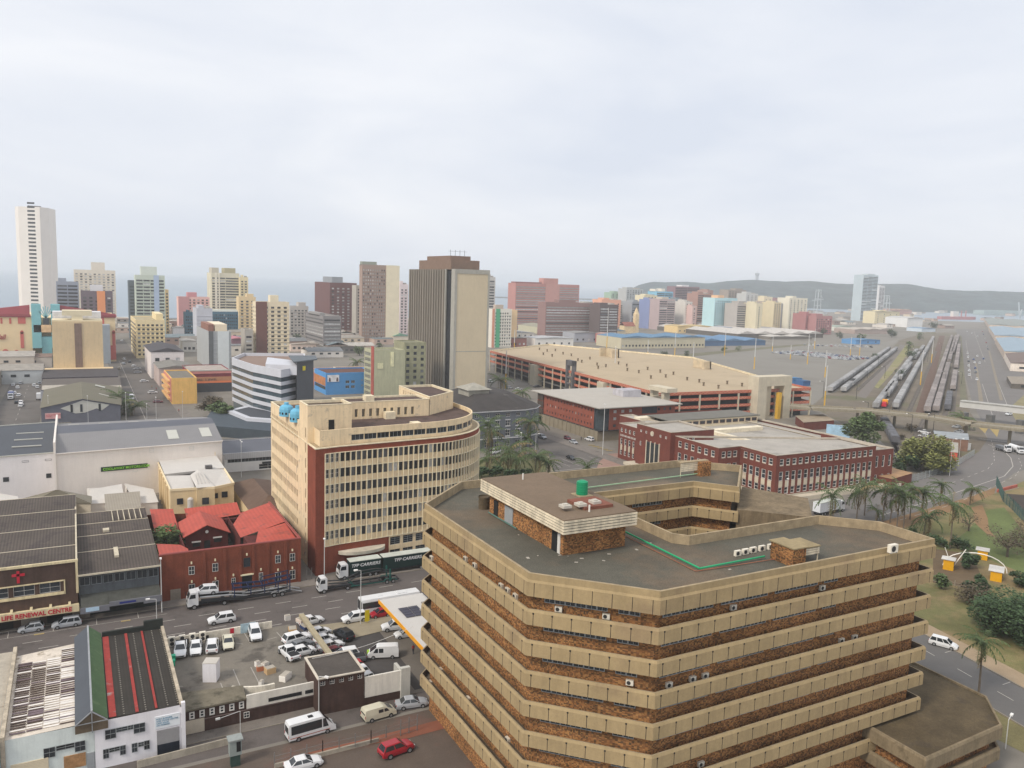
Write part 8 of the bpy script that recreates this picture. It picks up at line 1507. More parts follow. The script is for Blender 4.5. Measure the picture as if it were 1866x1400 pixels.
# ================================================================== trees
def leafm(name, c, v=.35):
 m = mat(name, c, .75, v, .5, spec=.25, rnd=.12); return m
LF = [leafm('dark_green_foliage', (.06, .1, .042)), leafm('yellow_green_foliage', (.25, .26, .085)), leafm('mid_green_foliage', (.12, .17, .065)), leafm('palm_frond_green', (.085, .12, .045)), leafm('brown_bare_foliage', (.12, .095, .06)), leafm('dry_palm_frond', (.22, .17, .08)), leafm('fresh_green_foliage', (.10, .16, .05))]
BARK = mat('tree_bark', (.1, .08, .06), .95, .2, 1.5); PBARK = mat('palm_bark', (.16, .13, .1), .95, .2, 1.5)
TM = {}
def tree_mesh(key, rx, rz, n, leaf, seed, blobs=14, flat=.8, m=0):
 if key in TM: return TM[key]
 r = random.Random(seed); mb = MB(); tr = MB(); bl = []
 for i in range(blobs):
  a = r.uniform(0, 2*pi); d = math.sqrt(r.random())*rx*.72; zz = r.uniform(-.75, .7)*rz*(1-.5*(d/rx)**2); bl.append((d*cos(a), d*sin(a), zz, r.uniform(.3, .46)*rx))
 h = rz*1.15
 for i in range(n):
  x0, y0, z0, q = bl[i % blobs] if i % 5 else bl[r.randrange(blobs)]
  a = r.uniform(0, 2*pi); ph = math.acos(r.uniform(-1, 1)); rad_ = q*(r.random()**.35)
  x, y, z = x0+rad_*sin(ph)*cos(a), y0+rad_*sin(ph)*sin(a), z0+rad_*cos(ph)*flat+h
  s = leaf*r.uniform(.6, 1.3); u = r.uniform(0, 2*pi); t = r.uniform(-.9, .9); c1, s1 = cos(u)*s, sin(u)*s; tz = sin(t)*s
  mb.poly([(x-c1, y-s1, z-tz*.4), (x+s1*.6, y-c1*.6, z+tz*.6), (x+c1, y+s1, z+tz*.4), (x-s1*.6, y+c1*.6, z-tz*.6+.05)])
 tr.cyl((0, 0, -.2), (0, 0, h*.55), rx*.07, rx*.045, n=7)
 for x0, y0, z0, q in bl[:9]: tr.cyl((0, 0, h*.5), (x0*.8, y0*.8, h+z0-.1*rz), rx*.035, rx*.012, n=5, caps=False)
 TM[key] = (mb.mesh('foliage', LF[m]), tr.mesh('trunk', BARK)); return TM[key]
def tree(label, px, rx, key=0, z=0., group=None, name='tree', cat='tree', m=0, leaf=.5, n=2600, rz=None, seed=None, blobs=14, pt=None):
 p = pt or P(*px, z); k = (key, m, name); rz = rz or rx*.8; me = tree_mesh(k, rx if (k not in TM) else rx, rz, n, leaf, seed or (key*7+3), blobs, m=m)
 base = TM.setdefault(('r', k), rx); s = rx/base; t = thing(name, label, cat, (*p, z), group)
 a = link('crown', me[0], t); a.location = (0, 0, 0); b_ = link('trunk', me[1], t); b_.location = (0, 0, 0); t.scale = (s, s, s); t.rotation_euler.z = (p[0]*7.3) % 6.28; return t
def palm_mesh(key, h, L, nf, seed, dry=4):
 r = random.Random(seed); fr = MB(); tr = MB(); lean = r.uniform(-.06, .06)*h; ly = r.uniform(-.05, .05)*h
 pts = [(lean*(s/6)**2, ly*(s/6)**2, h*s/6) for s in range(7)]
 for i, (a, b_) in enumerate(zip(pts, pts[1:])): tr.cyl(a, b_, .2-.015*i, .185-.015*i, n=7, caps=False)
 tx, ty, tz = pts[-1]
 for f in range(nf):
  az = 2*pi*f/nf*2.4+r.uniform(-.3, .3); el = r.uniform(-.45, 1.15) if f >= dry else r.uniform(-1.2, -.8); l = L*r.uniform(.8, 1.1); k = 1 if f < dry or r.random() < .12 else 0; p = [tx, ty, tz]; n = 8; e = el
  for j in range(n):
   st = l/n; q = [p[0]+cos(az)*cos(e)*st, p[1]+sin(az)*cos(e)*st, p[2]+sin(e)*st]; fr.bar(p, q, .05, k=k)
   for sg in (-1, 1):
    for m_ in range(2):
     s = (m_+.5)/3; c = [p[i]+(q[i]-p[i])*s for i in range(3)]; ll = (.95 if 0 < j < 6 else .6)*L/3.6*r.uniform(.8, 1.1)*(1-.45*j/n); dr = -.35-.25*r.random()
     o = (-sin(az)*sg*ll+cos(az)*ll*.35, cos(az)*sg*ll+sin(az)*ll*.35, dr*ll); w = .09
     fr.poly([(c[0]-cos(az)*w, c[1]-sin(az)*w, c[2]), (c[0]+cos(az)*w, c[1]+sin(az)*w, c[2]), (c[0]+o[0], c[1]+o[1], c[2]+o[2])], k)
   p = q; e -= r.uniform(.1, .25)
 return fr.mesh('fronds', [LF[3], LF[5]]), tr.mesh('trunk', PBARK)
PM = {}
def palm(label, base, crown, var=0, L=3.6, z=0., group='palms', thin=False, h=None):
 b0 = P(*base, z); f = b0[0]*EX[1]+b0[1]*EX[0]; h = h or max(3., PD(*crown, f)[2]-z); k = var % 4
 if k not in PM: PM[k] = palm_mesh(k, 9., 3.8, 17+k*2, 40+k)
 t = thing('palm_tree', label, 'palm tree', (*b0, z), group); s = L/2.3
 a = link('crown', PM[k][0], t); a.location = (0, 0, h-9*s); b_ = link('trunk', PM[k][1], t); b_.location = (0, 0, 0); b_.scale = (1, 1, h/9); a.scale = (s*.62, s*.62, s) if thin else (s, s, s); t.rotation_euler.z = base[0]*1.7 % 6.28; return t
PL = [((1510, 957), (1510, 903), 0, 'tall palm behind the brown office roof, leftmost, by the box lorry', 3.6), ((1560, 955), (1561, 893), 1, 'tall palm, second from the left of those by the curving road', 3.8), ((1575, 940), (1578, 885), 2, 'palm just behind the second one by the customs building corner', 3.4), ((1608, 952), (1605, 890), 3, 'tall palm, third from the left along the curving road', 3.6), ((1634, 962), (1636, 893), 0, 'tall palm left of centre in the roadside row', 3.7), ((1646, 965), (1650, 905), 2, 'palm leaning right in the middle of the roadside row', 3.2), ((1622, 953), (1623, 915), 1, 'small thin palm among the roadside row', 2.), ((1658, 947), (1660, 890), 1, 'thin palm rising behind the roadside row', 2.8), ((1680, 950), (1678, 897), 3, 'bushy palm right of the roadside row', 3.6), ((1683, 977), (1684, 940), 0, 'short bushy palm in front of the bushy one', 3.8), ((1713, 922), (1715, 882), 2, 'thin palm beside the curving road kerb', 2.5), ((1731, 1000), (1733, 918), 1, 'tall palm alone on the grass slope', 3.7), ((1767, 921), (1769, 890), 3, 'sparse leaning palm right beside the curving road', 2.7), ((1598, 950), (1590, 930), 1, 'short palm low in the roadside row', 2.),
      ((1783, 1268), (1784, 1168), 2, 'single tall palm near the lower right road', 2.5), ((886, 852), (885, 782), 0, 'palm right of the rounded cream building, nearest it', 3.8), ((896, 845), (898, 800), 2, 'palm second from the rounded cream building', 4.), ((925, 862), (926, 828), 1, 'bushy palm in the middle of the green clump', 4.2), ((965, 834), (971, 775), 3, 'tall palm in front of the slate grey building', 3.9), ((958, 838), (956, 805), 0, 'yellowish palm below the tall one at the slate grey building', 3.6), ((975, 872), (976, 838), 2, 'dark palm at the front right of the green clump', 3.8), ((888, 862), (890, 842), 3, 'low palm at the front left of the green clump', 3.6), ((940, 868), (941, 842), 1, 'low palm at the front centre of the green clump', 3.8), ((1000, 870), (1000, 850), 2, 'low palm at the right end of the green clump', 3.), ((1072, 868), (1072, 850), 0, 'palm tip showing over the office parapet', 3.4), ((912, 715), (916, 692), 1, 'palm at the foot of the ribbed tower', 4.8), ((953, 728), (954, 715), 3, 'small palm behind the slate grey building', 3.8), ((213, 752), (214, 722), 0, 'palm at the right corner of the gabled warehouse', 4.8), ((228, 756), (230, 733), 2, 'second palm at the corner of the gabled warehouse', 4.8), ((241, 757), (243, 742), 1, 'third palm at the corner of the gabled warehouse', 4.4), ((1757, 783), (1757, 762), 1, 'tall bushy palm in front of the overpass', 4.6), ((652, 669), (652, 660), 2, 'palm beside the bright blue shop', 4.5), ((572, 700), (573, 682), 1, 'palm between the grey office and the blue shop', 3.6)]
for b_, c, v, l, L in PL: palm(l, b_, (c[0], c[1]-(8 if 870 < b_[0] < 1010 and b_[1] > 800 else 0)), v, L*(1.25 if 870 < b_[0] < 1010 else 1.08))
tree('large round mid green tree in front of the overpass', (1572, 812), 9., 1, name='broadleaf_tree', m=2, leaf=.62, n=5200, rz=7)
tree('large yellow-green tree beside the annexe with the orange roof', (1680, 858), 10.4, 2, name='broadleaf_tree', m=1, leaf=.55, n=9000, rz=6.6, blobs=20)
tree('dark green bush at the foot of the yellow-green tree', (1650, 858), 5, 3, name='shrub', cat='shrub', m=0, leaf=.5, n=1500, rz=3)
tree('very large dark green tree at the right edge', (1850, 1158), 8.6, 4, name='broadleaf_tree', m=0, leaf=.3, n=14000, rz=3.6, blobs=34)
tree('dark green tree among the yellow huts', (1766, 1036), 2.5, 5, name='broadleaf_tree', m=0, leaf=.34, n=1900); tree('second dark green tree in front of the yellow huts', (1778, 1078), 2.7, 6, name='broadleaf_tree', m=0, leaf=.28, n=2000, rz=1.8)
tree('small green tree beside the office corner in the park', (1716, 1072), 2.1, 7, name='broadleaf_tree', m=2, leaf=.3, n=1200); tree('low dark shrub right of the yellow huts', (1858, 1068), 2.6, 8, name='shrub', cat='shrub', m=0, leaf=.34, n=1500, rz=1.4)
tree('brown leafless tree behind the yellow huts', (1835, 1015), 5, 9, name='bare_tree', m=4, leaf=.22, n=1600, rz=4); tree('brown leafless tree on the grass slope by the dirt path', (1765, 968), 3.4, 10, name='bare_tree', m=4, leaf=.16, n=700, rz=3.2); tree('mauve-brown dry shrub on the lawn left of the very large tree', (1775, 1098), 4.5, 11, name='shrub', cat='shrub', m=4, leaf=.25, n=1300, rz=1.4)
tree('grey-green thin tree at the right edge behind the huts', (1866, 1000), 5, 12, name='bare_tree', m=4, leaf=.2, n=1500, rz=3.6)
for i, (x, y, r_) in enumerate(((1700, 993, 2.2), (1720, 998, 1.8), (1745, 1000, 2.4), (1760, 1003, 2.), (1665, 975, 1.6))): tree('dark shrub in the hedge line at the foot of the grass slope, %s' % ['first', 'second', 'third', 'fourth', 'fifth, farthest left'][i], (x, y), r_, 13, name='shrub', cat='shrub', m=0, leaf=.3, n=500, rz=1.4, group='shrubs in the hedge line')
tree('dense green tree between the grey shop roof and the red brick hall', None, 5.4, 14, pt=(16.5, 189), name='broadleaf_tree', m=2, leaf=.4, n=4200, rz=4.6)
tree('rounded dark green hedge tree left of the cream building', None, 5, 15, pt=(41.5, 200), name='broadleaf_tree', m=0, leaf=.4, n=3000, rz=3.2); tree('second dark green hedge tree touching the cream building', None, 4.2, 15, pt=(46.9-5.5, 206), name='broadleaf_tree', m=0, leaf=.4, n=3000, rz=3.2)
for i, (x, y, r_) in enumerate(((385, 745, 5), (395, 752, 5), (378, 738, 4), (408, 757, 4.5), (372, 748, 4))): tree('green and brown garden bush on the podium of the grey office, %s' % ['largest', 'second', 'back', 'right', 'left'][i], (x, y), r_, 16, z=3, name='shrub', cat='shrub', m=2 if i % 2 else 4, leaf=.55, n=900, rz=2.4)
for i, (x, y, r_) in enumerate(((878, 872, 2.4), (903, 872, 2.6), (930, 876, 2.4), (958, 874, 2.2), (990, 878, 2.))): tree('dark undergrowth bush below the palms right of the rounded building, %s from the left' % ['first', 'second', 'third', 'fourth', 'fifth'][i], (x, y), r_, 17, name='shrub', cat='shrub', m=0, leaf=.4, n=900, rz=2.2, group='bushes under the palm clump')
for i, (x, y, r_) in enumerate(((1562, 778, 4.), (1662, 786, 4), (1688, 806, 3.5), (1640, 800, 3.), (1600, 765, 4.))): tree('brown scrub beside the rails under the overpass, %s' % ['far left', 'centre', 'right by the white van', 'by the curving wagons', 'left of the curving wagons'][i], (x, y), r_, 18, name='shrub', cat='shrub', m=4, leaf=.3, n=700, rz=1.6, group='scrub by the rails')
FT = [(695, 600, 11), (705, 607, 11), (260, 592, 9), (1172, 592, 13), (1187, 596, 11), (1150, 596, 12), (1240, 594, 14), (1265, 597, 12), (1215, 595, 12), (990, 596, 0), (1010, 590, 13), (640, 640, 7), (655, 648, 7), (1290, 603, 9), (540, 625, 7), (1655, 640, 9), (1660, 655, 8), (1640, 690, 6), (1345, 640, 5), (1250, 651, 5), (1210, 651, 5), (1570, 622, 8), (620, 637, 6), (690, 640, 6), (1320, 642, 5), (1530, 617, 8), (1625, 615, 10), (1675, 620, 9), (1700, 600, 12), (1500, 610, 8), (470, 612, 6), (1090, 603, 9), (950, 590, 9), (1480, 606, 9), (1595, 655, 5)]
wd = ['left of the ribbed tower', 'left of the ribbed tower, in front', 'at the end of the right-hand street', 'by the church, middle', 'by the church, right', 'by the church, left', 'in front of the waterfront cluster, tallest', 'in front of the waterfront cluster, right', 'in front of the waterfront cluster, left', '', 'before the long brown slab', 'left middle distance, back', 'left middle distance, front', 'by the ochre building', 'below the pale grey block', 'beside the far rails, upper', 'beside the far rails, lower', 'beside the near rails', 'on the strip behind the car field, right', 'on the strip behind the car field, centre', 'on the strip behind the car field, left', 'near the blue shed', 'near the long grey office', 'near the olive block', 'behind the first field mast', 'in front of the market hall', 'far rail yard left', 'far rail yard right', 'at the far end of the rails', 'behind the new cars', 'near the brown-panelled tower', 'left of the red cube building', 'by the white and green block', 'near the white workshop', 'between the rakes of wagons']
for i, (x, y, r_) in enumerate(FT):
 if r_: tree('dark green distant tree '+wd[i], (x, y), r_*.8, 20+i % 4, name='distant_tree', m=0 if i % 3 else 2, leaf=1.0, n=520, rz=r_*.62, group='distant trees')
t = thing('conifer_tree', 'tall dark narrow conifer in front of the long brown slab', 'tree', (*P(991, 597), 0)); m = MB(); rr = random.Random(2)
e, n = P(991, 597)
for i in range(1400):
 zz = rr.random()**.8*34; rd = (34-zz)*.17*rr.random()**.4+.3; a = rr.uniform(0, 6.28); x, y = e+rd*cos(a), n+rd*sin(a); s = .9; m.poly([(x-s, y, zz), (x, y-s, zz-.5), (x+s, y, zz), (x, y+s, zz+.5)])
m.obj('crown', LF[0], t); m = MB(); m.cyl((e, n, 0), (e, n, 20), .8, .3, n=6); m.obj('trunk', BARK, t)
SKN = mat('skin', (.16, .09, .06), .7, .05)
def person_mesh(seed, col):
 r = random.Random(seed); bm_v = [(0, 0, .92), (0, 0, 1.18), (0, 0, 1.42), (0, .01, 1.55), (0, .02, 1.68), (.11, 0, .88), (.12, .05, .48), (.12, 0, .06), (.13, .1, .03), (-.11, 0, .88), (-.12, -.08, .48), (-.12, -.16, .06), (-.13, -.07, .03), (.2, 0, 1.4), (.26, .02, 1.12), (.25, .1, .88), (-.2, 0, 1.4), (-.26, .0, 1.12), (-.25, .06, .88)]
 ed = [(0, 1), (1, 2), (2, 3), (3, 4), (0, 5), (5, 6), (6, 7), (7, 8), (0, 9), (9, 10), (10, 11), (11, 12), (2, 13), (13, 14), (14, 15), (2, 16), (16, 17), (17, 18)]
 rd = [.14, .13, .15, .06, .11, .09, .065, .05, .04, .09, .065, .05, .04, .07, .05, .035, .07, .05, .035]
 me = bpy.data.meshes.new('body'); me.from_pydata(bm_v, ed, []); o = bpy.data.objects.new('body', me); COL.objects.link(o); md = o.modifiers.new('skin', 'SKIN')
 for v, q in zip(me.skin_vertices[0].data, rd): v.radius = (q, q*.8)
 me.skin_vertices[0].data[0].use_root = True; o.modifiers.new('sub', 'SUBSURF').levels = 1
 dg = bpy.context.evaluated_depsgraph_get(); n = bpy.data.meshes.new_from_object(o.evaluated_get(dg)); bpy.data.objects.remove(o)
 n.materials.clear(); n.materials.append(SKN); n.materials.append(mat('shirt_'+col, tuple(c*.8 for c in lin(col)), .8)); n.materials.append(mat('dark_trousers', (.03, .035, .05), .9))
 for p in n.polygons: z = p.center[2]; p.material_index = 2 if z < .95 else (1 if z < 1.47 and abs(p.center[0]) < .29 and z > 1.0 else 0)
 return n
PE_ = [person_mesh(i, c) for i, c in enumerate(('#c33b3b', '#e6e3da', '#30384a', '#c9a24a'))]
for i, (x, y, l) in enumerate(((285, 712, 'person in dark clothes standing on the pavement of the right-hand street'), (297, 707, 'person in a pale shirt on the pavement near the yellow building'), (1400-310, 823, 'x'), (277, 708, 'person crossing near the parked cars of the right-hand street'), (326, 752, 'person in dark clothes standing at the corner by the yellow building'), (788-35, 1192, 'fuel station attendant in an orange top beside the pumps'), (1059, 803, 'person in a red top on the pavement of the wide street'), (1410, 765, 'x'))):
 if l == 'x': continue
 q = P(x, y); o = link('person', PE_[i % 4 if i != 5 else 0], None, (*q, 0), i*1.3); o.scale = (1.05,)*3; tag(o, l, 'person')
# ================================================================== ground, roads, water, hill, sky
def sheet(name, pts, z, m, kind='structure'):
 b = MB(); b.poly([(*p, z) for p in pts]); return struct(name, b, m, kind)
gp_ = lambda *q: [P(*a) for a in q]
ASP = mat('town_asphalt', T('#7f7b78'), .93, .1, .05, fine=.06, blot=(T('#6d6967'), .06, .54)); RD = mat('main_road_asphalt', T('#7a7371', .95), .93, .1, .1, fine=.08, blot=(T('#645e5c'), .13, .56)); PV = mat('pavement_slabs', T('#97908a'), .93, .12, .5, fine=.08, blot=(T('#7e7771'), .3, .56))
coast = [P(-500, 572), P(-100, 574), P(215, 578), P(330, 586), P(500, 592), P(700, 584), P(880, 570), P(1000, 571), P(1130, 572), P(1300, 574), P(1500, 569), P(1640, 570), P(1662, 583), P(1866, 590), P(2150, 606), P(2700, 640)]
land = [(-900, -300), (1500, -600), coast[-1]]+coast[::-1][1:]+[(-1200, 900)]
g0 = MB(); g0.poly([(*p, 0) for p in land]); struct('ground', g0, mat('town_ground', T('#9a958d'), .95, .1, .03, fine=.05, blot=(T('#8a857b'), .02, .52)))
SEA = mat('sea_water', (.2, .27, .33), .35, .05, .01, spec=.5)
sea = MB(); S = 45000; sea.poly([(-S, -2000, -1.), (S, -2000, -1.), (S, S, -1.), (-S, S, -1.)]); struct('sea', sea, SEA)
surf = MB();
for i in range(5): a, b_ = coast[i+1], coast[i+2]; surf.bar((a[0], a[1]+18, -.8), (b_[0], b_[1]+18, -.8), 26, .3)
struct('surf', surf, mat('white_surf', T('#dfe4e6'), .8, .05))
beach = MB()
for i in range(5): a, b_ = coast[i+1], coast[i+2]; beach.poly([(*a, .04), (*b_, .04), (b_[0], b_[1]-45, .04), (a[0], a[1]-45, .04)][::-1])
struct('beach', beach, mat('beach_sand', T('#cfc3ae'), .9, .05))
sp_ = MB()
for (x0, x1, y, D, d) in ((900, 945, 0, 3300, 25), (1040, 1165, 0, 3500, 40)): a, b_ = PD(x0, 540, D), PD(x1, 540, D); sp_.bar((a[0], a[1], 1), (b_[0], b_[1], 1), d, 6)
struct('breakwater', sp_, mat('breakwater_stone', (.2, .2, .19), .9))
for nm, e0, e1, n0, n1, mm, z in (('main_road', -200, 206, 143, 164, RD, .012), ('pavement', -200, 126, 164, 167.6, PV, .13), ('back_lane', -200, 62, 108.4, 113, RD, .012), ('lane_pavement', 11.6, 46, 112.9, 116, PV, .03), ('yard', 32.6, 126, 114, 143, mat('dark_yard_asphalt', T('#5d5a5a'), .9, .1, .1, fine=.05), .016), ('street', -32, -14, 345, 700, ASP, .012), ('street', 20, 41.3, 345, 840, ASP, .012), ('street', -200, 70, 346, 381, ASP, .016), ('street', 143, 174, 166, 430, ASP, .014), ('pavement', 41.3, 46, 345, 560, PV, .12), ('pavement', 174, 180, 178, 330, PV, .12), ('side_street', -200, 143, 300-60, 252, ASP, .01)):
 sheet(nm, rect(e0, e1, n0, n1), z, mm)
sheet('pavement', gp_((560, 1143), (735, 1120), (760, 1135), (640, 1165)), .1, mat('cream_pavement', T('#b3a88f'), .93, .1, .5)); sheet('forecourt', gp_((690, 1150), (780, 1140), (800, 1320), (770, 1250)), .03, mat('forecourt_paving', T('#8a837b'), .93, .1, .4, fine=.06))
sheet('brick_paving', [(-10, 60), (60, 60), (60, 107.6), (-10, 107.6)], .014, mat('red_brick_paving', T('#75685f'), .93, .1, .3, fine=.1, blot=(T('#7f655b'), .12, .52)))
sheet('pavement', [(24, 104), (40, 101.5), (60, 102), (60, 104.5), (40, 104)], .05, mat('terracotta_kerb', T('#a3654d'), .9, .1))
for q in (((1784, 732), (1792, 732), (1780, 662), (1777, 662)), ((1822, 730), (1828, 730), (1804, 640), (1801, 640))): sheet('median', gp_(*q), .05, mat('beige_kerb_strip', T('#a39988'), .93, .1, .2))
for q in (((1838, 745), (1866, 790), (1990, 790), (1900, 690)), ): sheet('grass_verge', gp_(*q), .04, mat('dry_olive_verge', T('#a39a72'), .95, .15, .1, fine=.15), 'stuff')
right = gp_((1500, 922), (1560, 905), (1640, 872), (1700, 855), (1760, 840), (1785, 822), (1800, 800), (1790, 770), (1772, 735), (1752, 660), (1742, 600)); left_ = gp_((1822, 600), (1900, 690), (1990, 760), (1960, 800), (1900, 845), (1850, 862), (1815, 885), (1760, 906), (1680, 930), (1600, 951), (1545, 962))
sheet('curving_road', right+left_, .02, mat('curving_road_asphalt', T('#8b8887'), .93, .08, .06, fine=.05))
sheet('rail_yard', gp_((1480, 742), (1500, 722), (1530, 712), (1600, 660), (1640, 620), (1690, 606), (1745, 606), (1757, 680), (1768, 752), (1800, 800), (1785, 825), (1700, 850), (1660, 855), (1600, 800), (1540, 775)), .012, mat('rail_yard_dirt', T('#8a8071'), .95, .16, .04, fine=.15, blot=(T('#7e7d5e'), .022, .52)))
sheet('dirt_strip', gp_((1668, 752), (1688, 752), (1722, 612), (1712, 612)), .024, mat('red_brown_ballast', T('#7f6557'), .95, .1, .1, fine=.12)); sheet('grass_strip', gp_((1583, 700), (1600, 708), (1640, 665), (1665, 630), (1650, 630), (1622, 660)), .024, mat('dry_yellow_grass', T('#a3a068'), .95, .15, .05, fine=.15, blot=(T('#b0a47e'), .04, .5)), 'stuff')
sheet('access_track', gp_((1560, 722), (1578, 726), (1650, 630), (1640, 628)), .03, mat('pale_track', T('#8f8883'), .95, .06))
sheet('grass_verge', gp_((1750, 735), (1762, 735), (1752, 612), (1747, 612)), .03, mat('olive_grass', T('#85836a'), .95, .15, .06, fine=.15), 'stuff')
RL = mat('rail_steel', (.12, .1, .09), .6, .1); SL = mat('sleepers', (.14, .12, .1), .95, .2)
rl = MB()
for a, b_ in (((1512, 716), (1622, 632)), ((1537, 716), (1634, 633)), ((1562, 712), (1625, 655)), ((1596, 750), (1672, 636)), ((1616, 745), (1684, 630)), ((1632, 752), (1701, 615)), ((1655, 752), (1706, 640)), ((1690, 755), (1735, 612)), ((1706, 757), (1742, 612)), ((1722, 757), (1747, 612)), ((1735, 757), (1750, 622)), ((1640, 845), (1690, 755)), ((1650, 850), (1596, 750)), ((1633, 850), (1632, 790)), ((1632, 790), (1608, 752))):
 A, Bq = P(*a), P(*b_); L = hypot(Bq[0]-A[0], Bq[1]-A[1]); nx, ny = -(Bq[1]-A[1])/L*.75, (Bq[0]-A[0])/L*.75
 rl.bar((*A, .06), (*Bq, .06), 2.6, .06, k=1)
 for s in (-1, 1): rl.bar((A[0]+nx*s, A[1]+ny*s, .18), (Bq[0]+nx*s, Bq[1]+ny*s, .18), .12, .16, k=0)
struct('railway_track', rl, [RL, SL])
CF = mat('car_field_concrete', T('#9d9a93'), .93, .05, .02, fine=.03, blot=(T('#938f88'), .012, .55))
sheet('car_field', gp_((1120, 660), (1250, 652), (1400, 636), (1500, 626), (1610, 624), (1640, 618), (1600, 650), (1500, 722), (1480, 738), (1300, 700)), .02, CF)
sheet('parking_lot', gp_((1010, 632), (1180, 632), (1300, 640), (1240, 650), (1110, 652)), .018, mat('lot_asphalt', T('#8f8b85'), .93, .08, .04)); sheet('grass_strip', gp_((1110, 652), (1240, 646), (1400, 632), (1480, 626), (1480, 629), (1400, 636), (1250, 651), (1120, 657)), .03, mat('olive_grass', T('#85836a')), 'stuff')
GR = mat('patchy_lawn', T('#83824f'), .95, .2, .08, fine=.2, blot=(T('#a18e62'), .05, .47)); GR2 = mat('greener_lawn', T('#76864a'), .95, .18, .1, fine=.2, blot=(T('#9c8e5f'), .08, .58))
sheet('lawn', [(118, 20), (122, 147), (202, 147), (255, 152), (310, 165), (345, 170), (400, 100), (400, 20)], .01, GR, 'stuff')
sheet('lawn', gp_((1760, 970), (1800, 930), (1830, 925), (1866, 970), (1900, 1010), (1900, 1060), (1780, 1010), (1740, 985)), .02, GR2, 'stuff'); sheet('dirt_path', gp_((1770, 925), (1790, 920), (1800, 945), (1802, 965), (1815, 980), (1800, 975), (1778, 955)), .03, mat('orange_dirt', T('#a8855c'), .95, .12, .2, fine=.1)); sheet('dirt_path', gp_((1560, 962), (1600, 953), (1760, 908), (1815, 888), (1812, 900), (1762, 922), (1640, 965), (1600, 985)), .025, MATS['orange_dirt']); sheet('dirt_path', gp_((1700, 1000), (1770, 1010), (1800, 1075), (1700, 1062)), .03, mat('brown_dirt', T('#7d6a50'), .95, .15, .3, fine=.1))
sheet('channel', gp_((1835, 900), (1900, 905), (1960, 985), (1875, 955)), .04, mat('dark_channel_floor', T('#544c46'), .9, .2, .2))
k = .2; ri = lambda n: 125+(n-64)*k+.6; ro = lambda n: 138.2+(n-71)*k
sheet('side_road', [(ri(20), 20), (ro(20), 20), (ro(146), 146), (ri(146), 146)], .022, mat('side_road_asphalt', T('#7d7c7c'), .93, .07, .1, fine=.05)); sheet('pavement', [(ro(20), 20), (ro(20)+4.5, 20), (ro(146)+4.5, 146), (ro(146), 146)], .13, mat('beige_paving', T('#c0a98a'), .93, .08, .3, fine=.06))
m = MB(); a, b_ = ro(20)+.0, ro(146); m.bar((a, 20, .09), (b_, 146, .09), .25, .16); a2 = ri(20), ri(146); m.bar((a2[0], 20, .09), (a2[1], 146, .09), .25, .16); m.bar((-200, 164, .08), (126, 164, .08), .25, .17); m.bar((-200, 113.0, .05), (46, 113.0, .05), .2, .1); struct('kerb', m, mat('kerb_concrete', T('#a39b8f'), .9, .1))
lc = MB()   # lawn and low wall between the wing and the side road
sheet('pavement', [(118.5, 40), (ri(40)-.2, 40), (ri(100)-.2, 100), (118.5, 100)], .03, mat('olive_verge', T('#8a8357'), .95, .15, .2, fine=.15))
sheet('grass_verge', gp_((872, 838), (1000, 826), (1004, 868), (1000, 885), (868, 885)), .05, mat('dull_green_verge', T('#8a8a5c'), .95, .15, .2, fine=.15), 'stuff')
sheet('pavement', gp_((1082, 868), (1092, 842), (1108, 828), (1128, 826), (1134, 850), (1130, 880)), .1, mat('pink_paving', T('#b9978a'), .93, .1, .4)); sheet('pavement', gp_((994, 880), (996, 832), (1001, 832), (1012, 868), (1012, 880)), .1, MATS['cream_pavement'])
WP = mat('white_road_paint', T('#d6d2cb'), .85, .12, 1.5); YP = mat('yellow_road_paint', T('#c9b06a'), .85, .15, 1.5)
m = MB()
for n_, e_off in ((157.6, 0), (154.3, 2.5), (150.9, 1.), (147.6, 3.2)):
 e = -60+e_off
 while e < 120: dash(m, (e, n_), (e+3, n_), .16, .02); e += 7.2
for e in range(-40, 12, 7): dash(m, (e, 161.), (e, 163.8), .12, .021)
dash(m, (-60, 161.), (14, 161.), .1, .0205)
for k_2 in range(14): y = 30+k_2*8; dash(m, ((ri(y)+ro(y))/2+.2, y), ((ri(y+3)+ro(y+3))/2+.2, y+3), .16, .03)
for y in (50, 62, 74, 86, 98, 110): dash(m, (ro(y)-2.4, y), (ro(y)-.1, y), .14, .031)
for pts in (((1600, 941), (1700, 912), (1780, 885), (1830, 868), (1846, 850), (1842, 835), (1828, 820)), ):
 q = [P(*p) for p in pts]
 for a, b_ in zip(q, q[1:]): dash(m, a, b_, .28, .032)
for pts in (((1590, 927), (1680, 898), (1750, 875), (1800, 855), (1812, 840), (1811, 822), (1806, 800)), ((1640, 948), (1740, 918), (1800, 892), (1850, 868), (1862, 850), (1855, 832))):
 q = [P(*p) for p in pts]
 for a, b_ in zip(q, q[1:]):
  L = hypot(b_[0]-a[0], b_[1]-a[1]); n = max(1, int(L/7))
  for j in range(n): s0, s1 = j/n, (j+.45)/n; dash(m, (a[0]+(b_[0]-a[0])*s0, a[1]+(b_[1]-a[1])*s0), (a[0]+(b_[0]-a[0])*s1, a[1]+(b_[1]-a[1])*s1), .2, .033)
for s in range(14): a = P(1783+s*5.3, 800+s*.6); dash(m, a, (a[0]+1.5, a[1]-.6), .5, .034)
n_ = 236
for k_2 in range(6): dash(m, (151+k_2*4, 240), (151+k_2*4, 252), .16, .03)
dash(m, (145, 236), (173, 236), .3, .03); dash(m, (145, 232.5), (173, 232.5), .2, .03)
for k_2 in range(20): dash(m, (-23, 385+k_2*14), (-23, 390+k_2*14), .18, .03)
dash(m, (26.5, 385), (28, 640), .2, .03); dash(m, (26, 385), (40, 385), .4, .03)
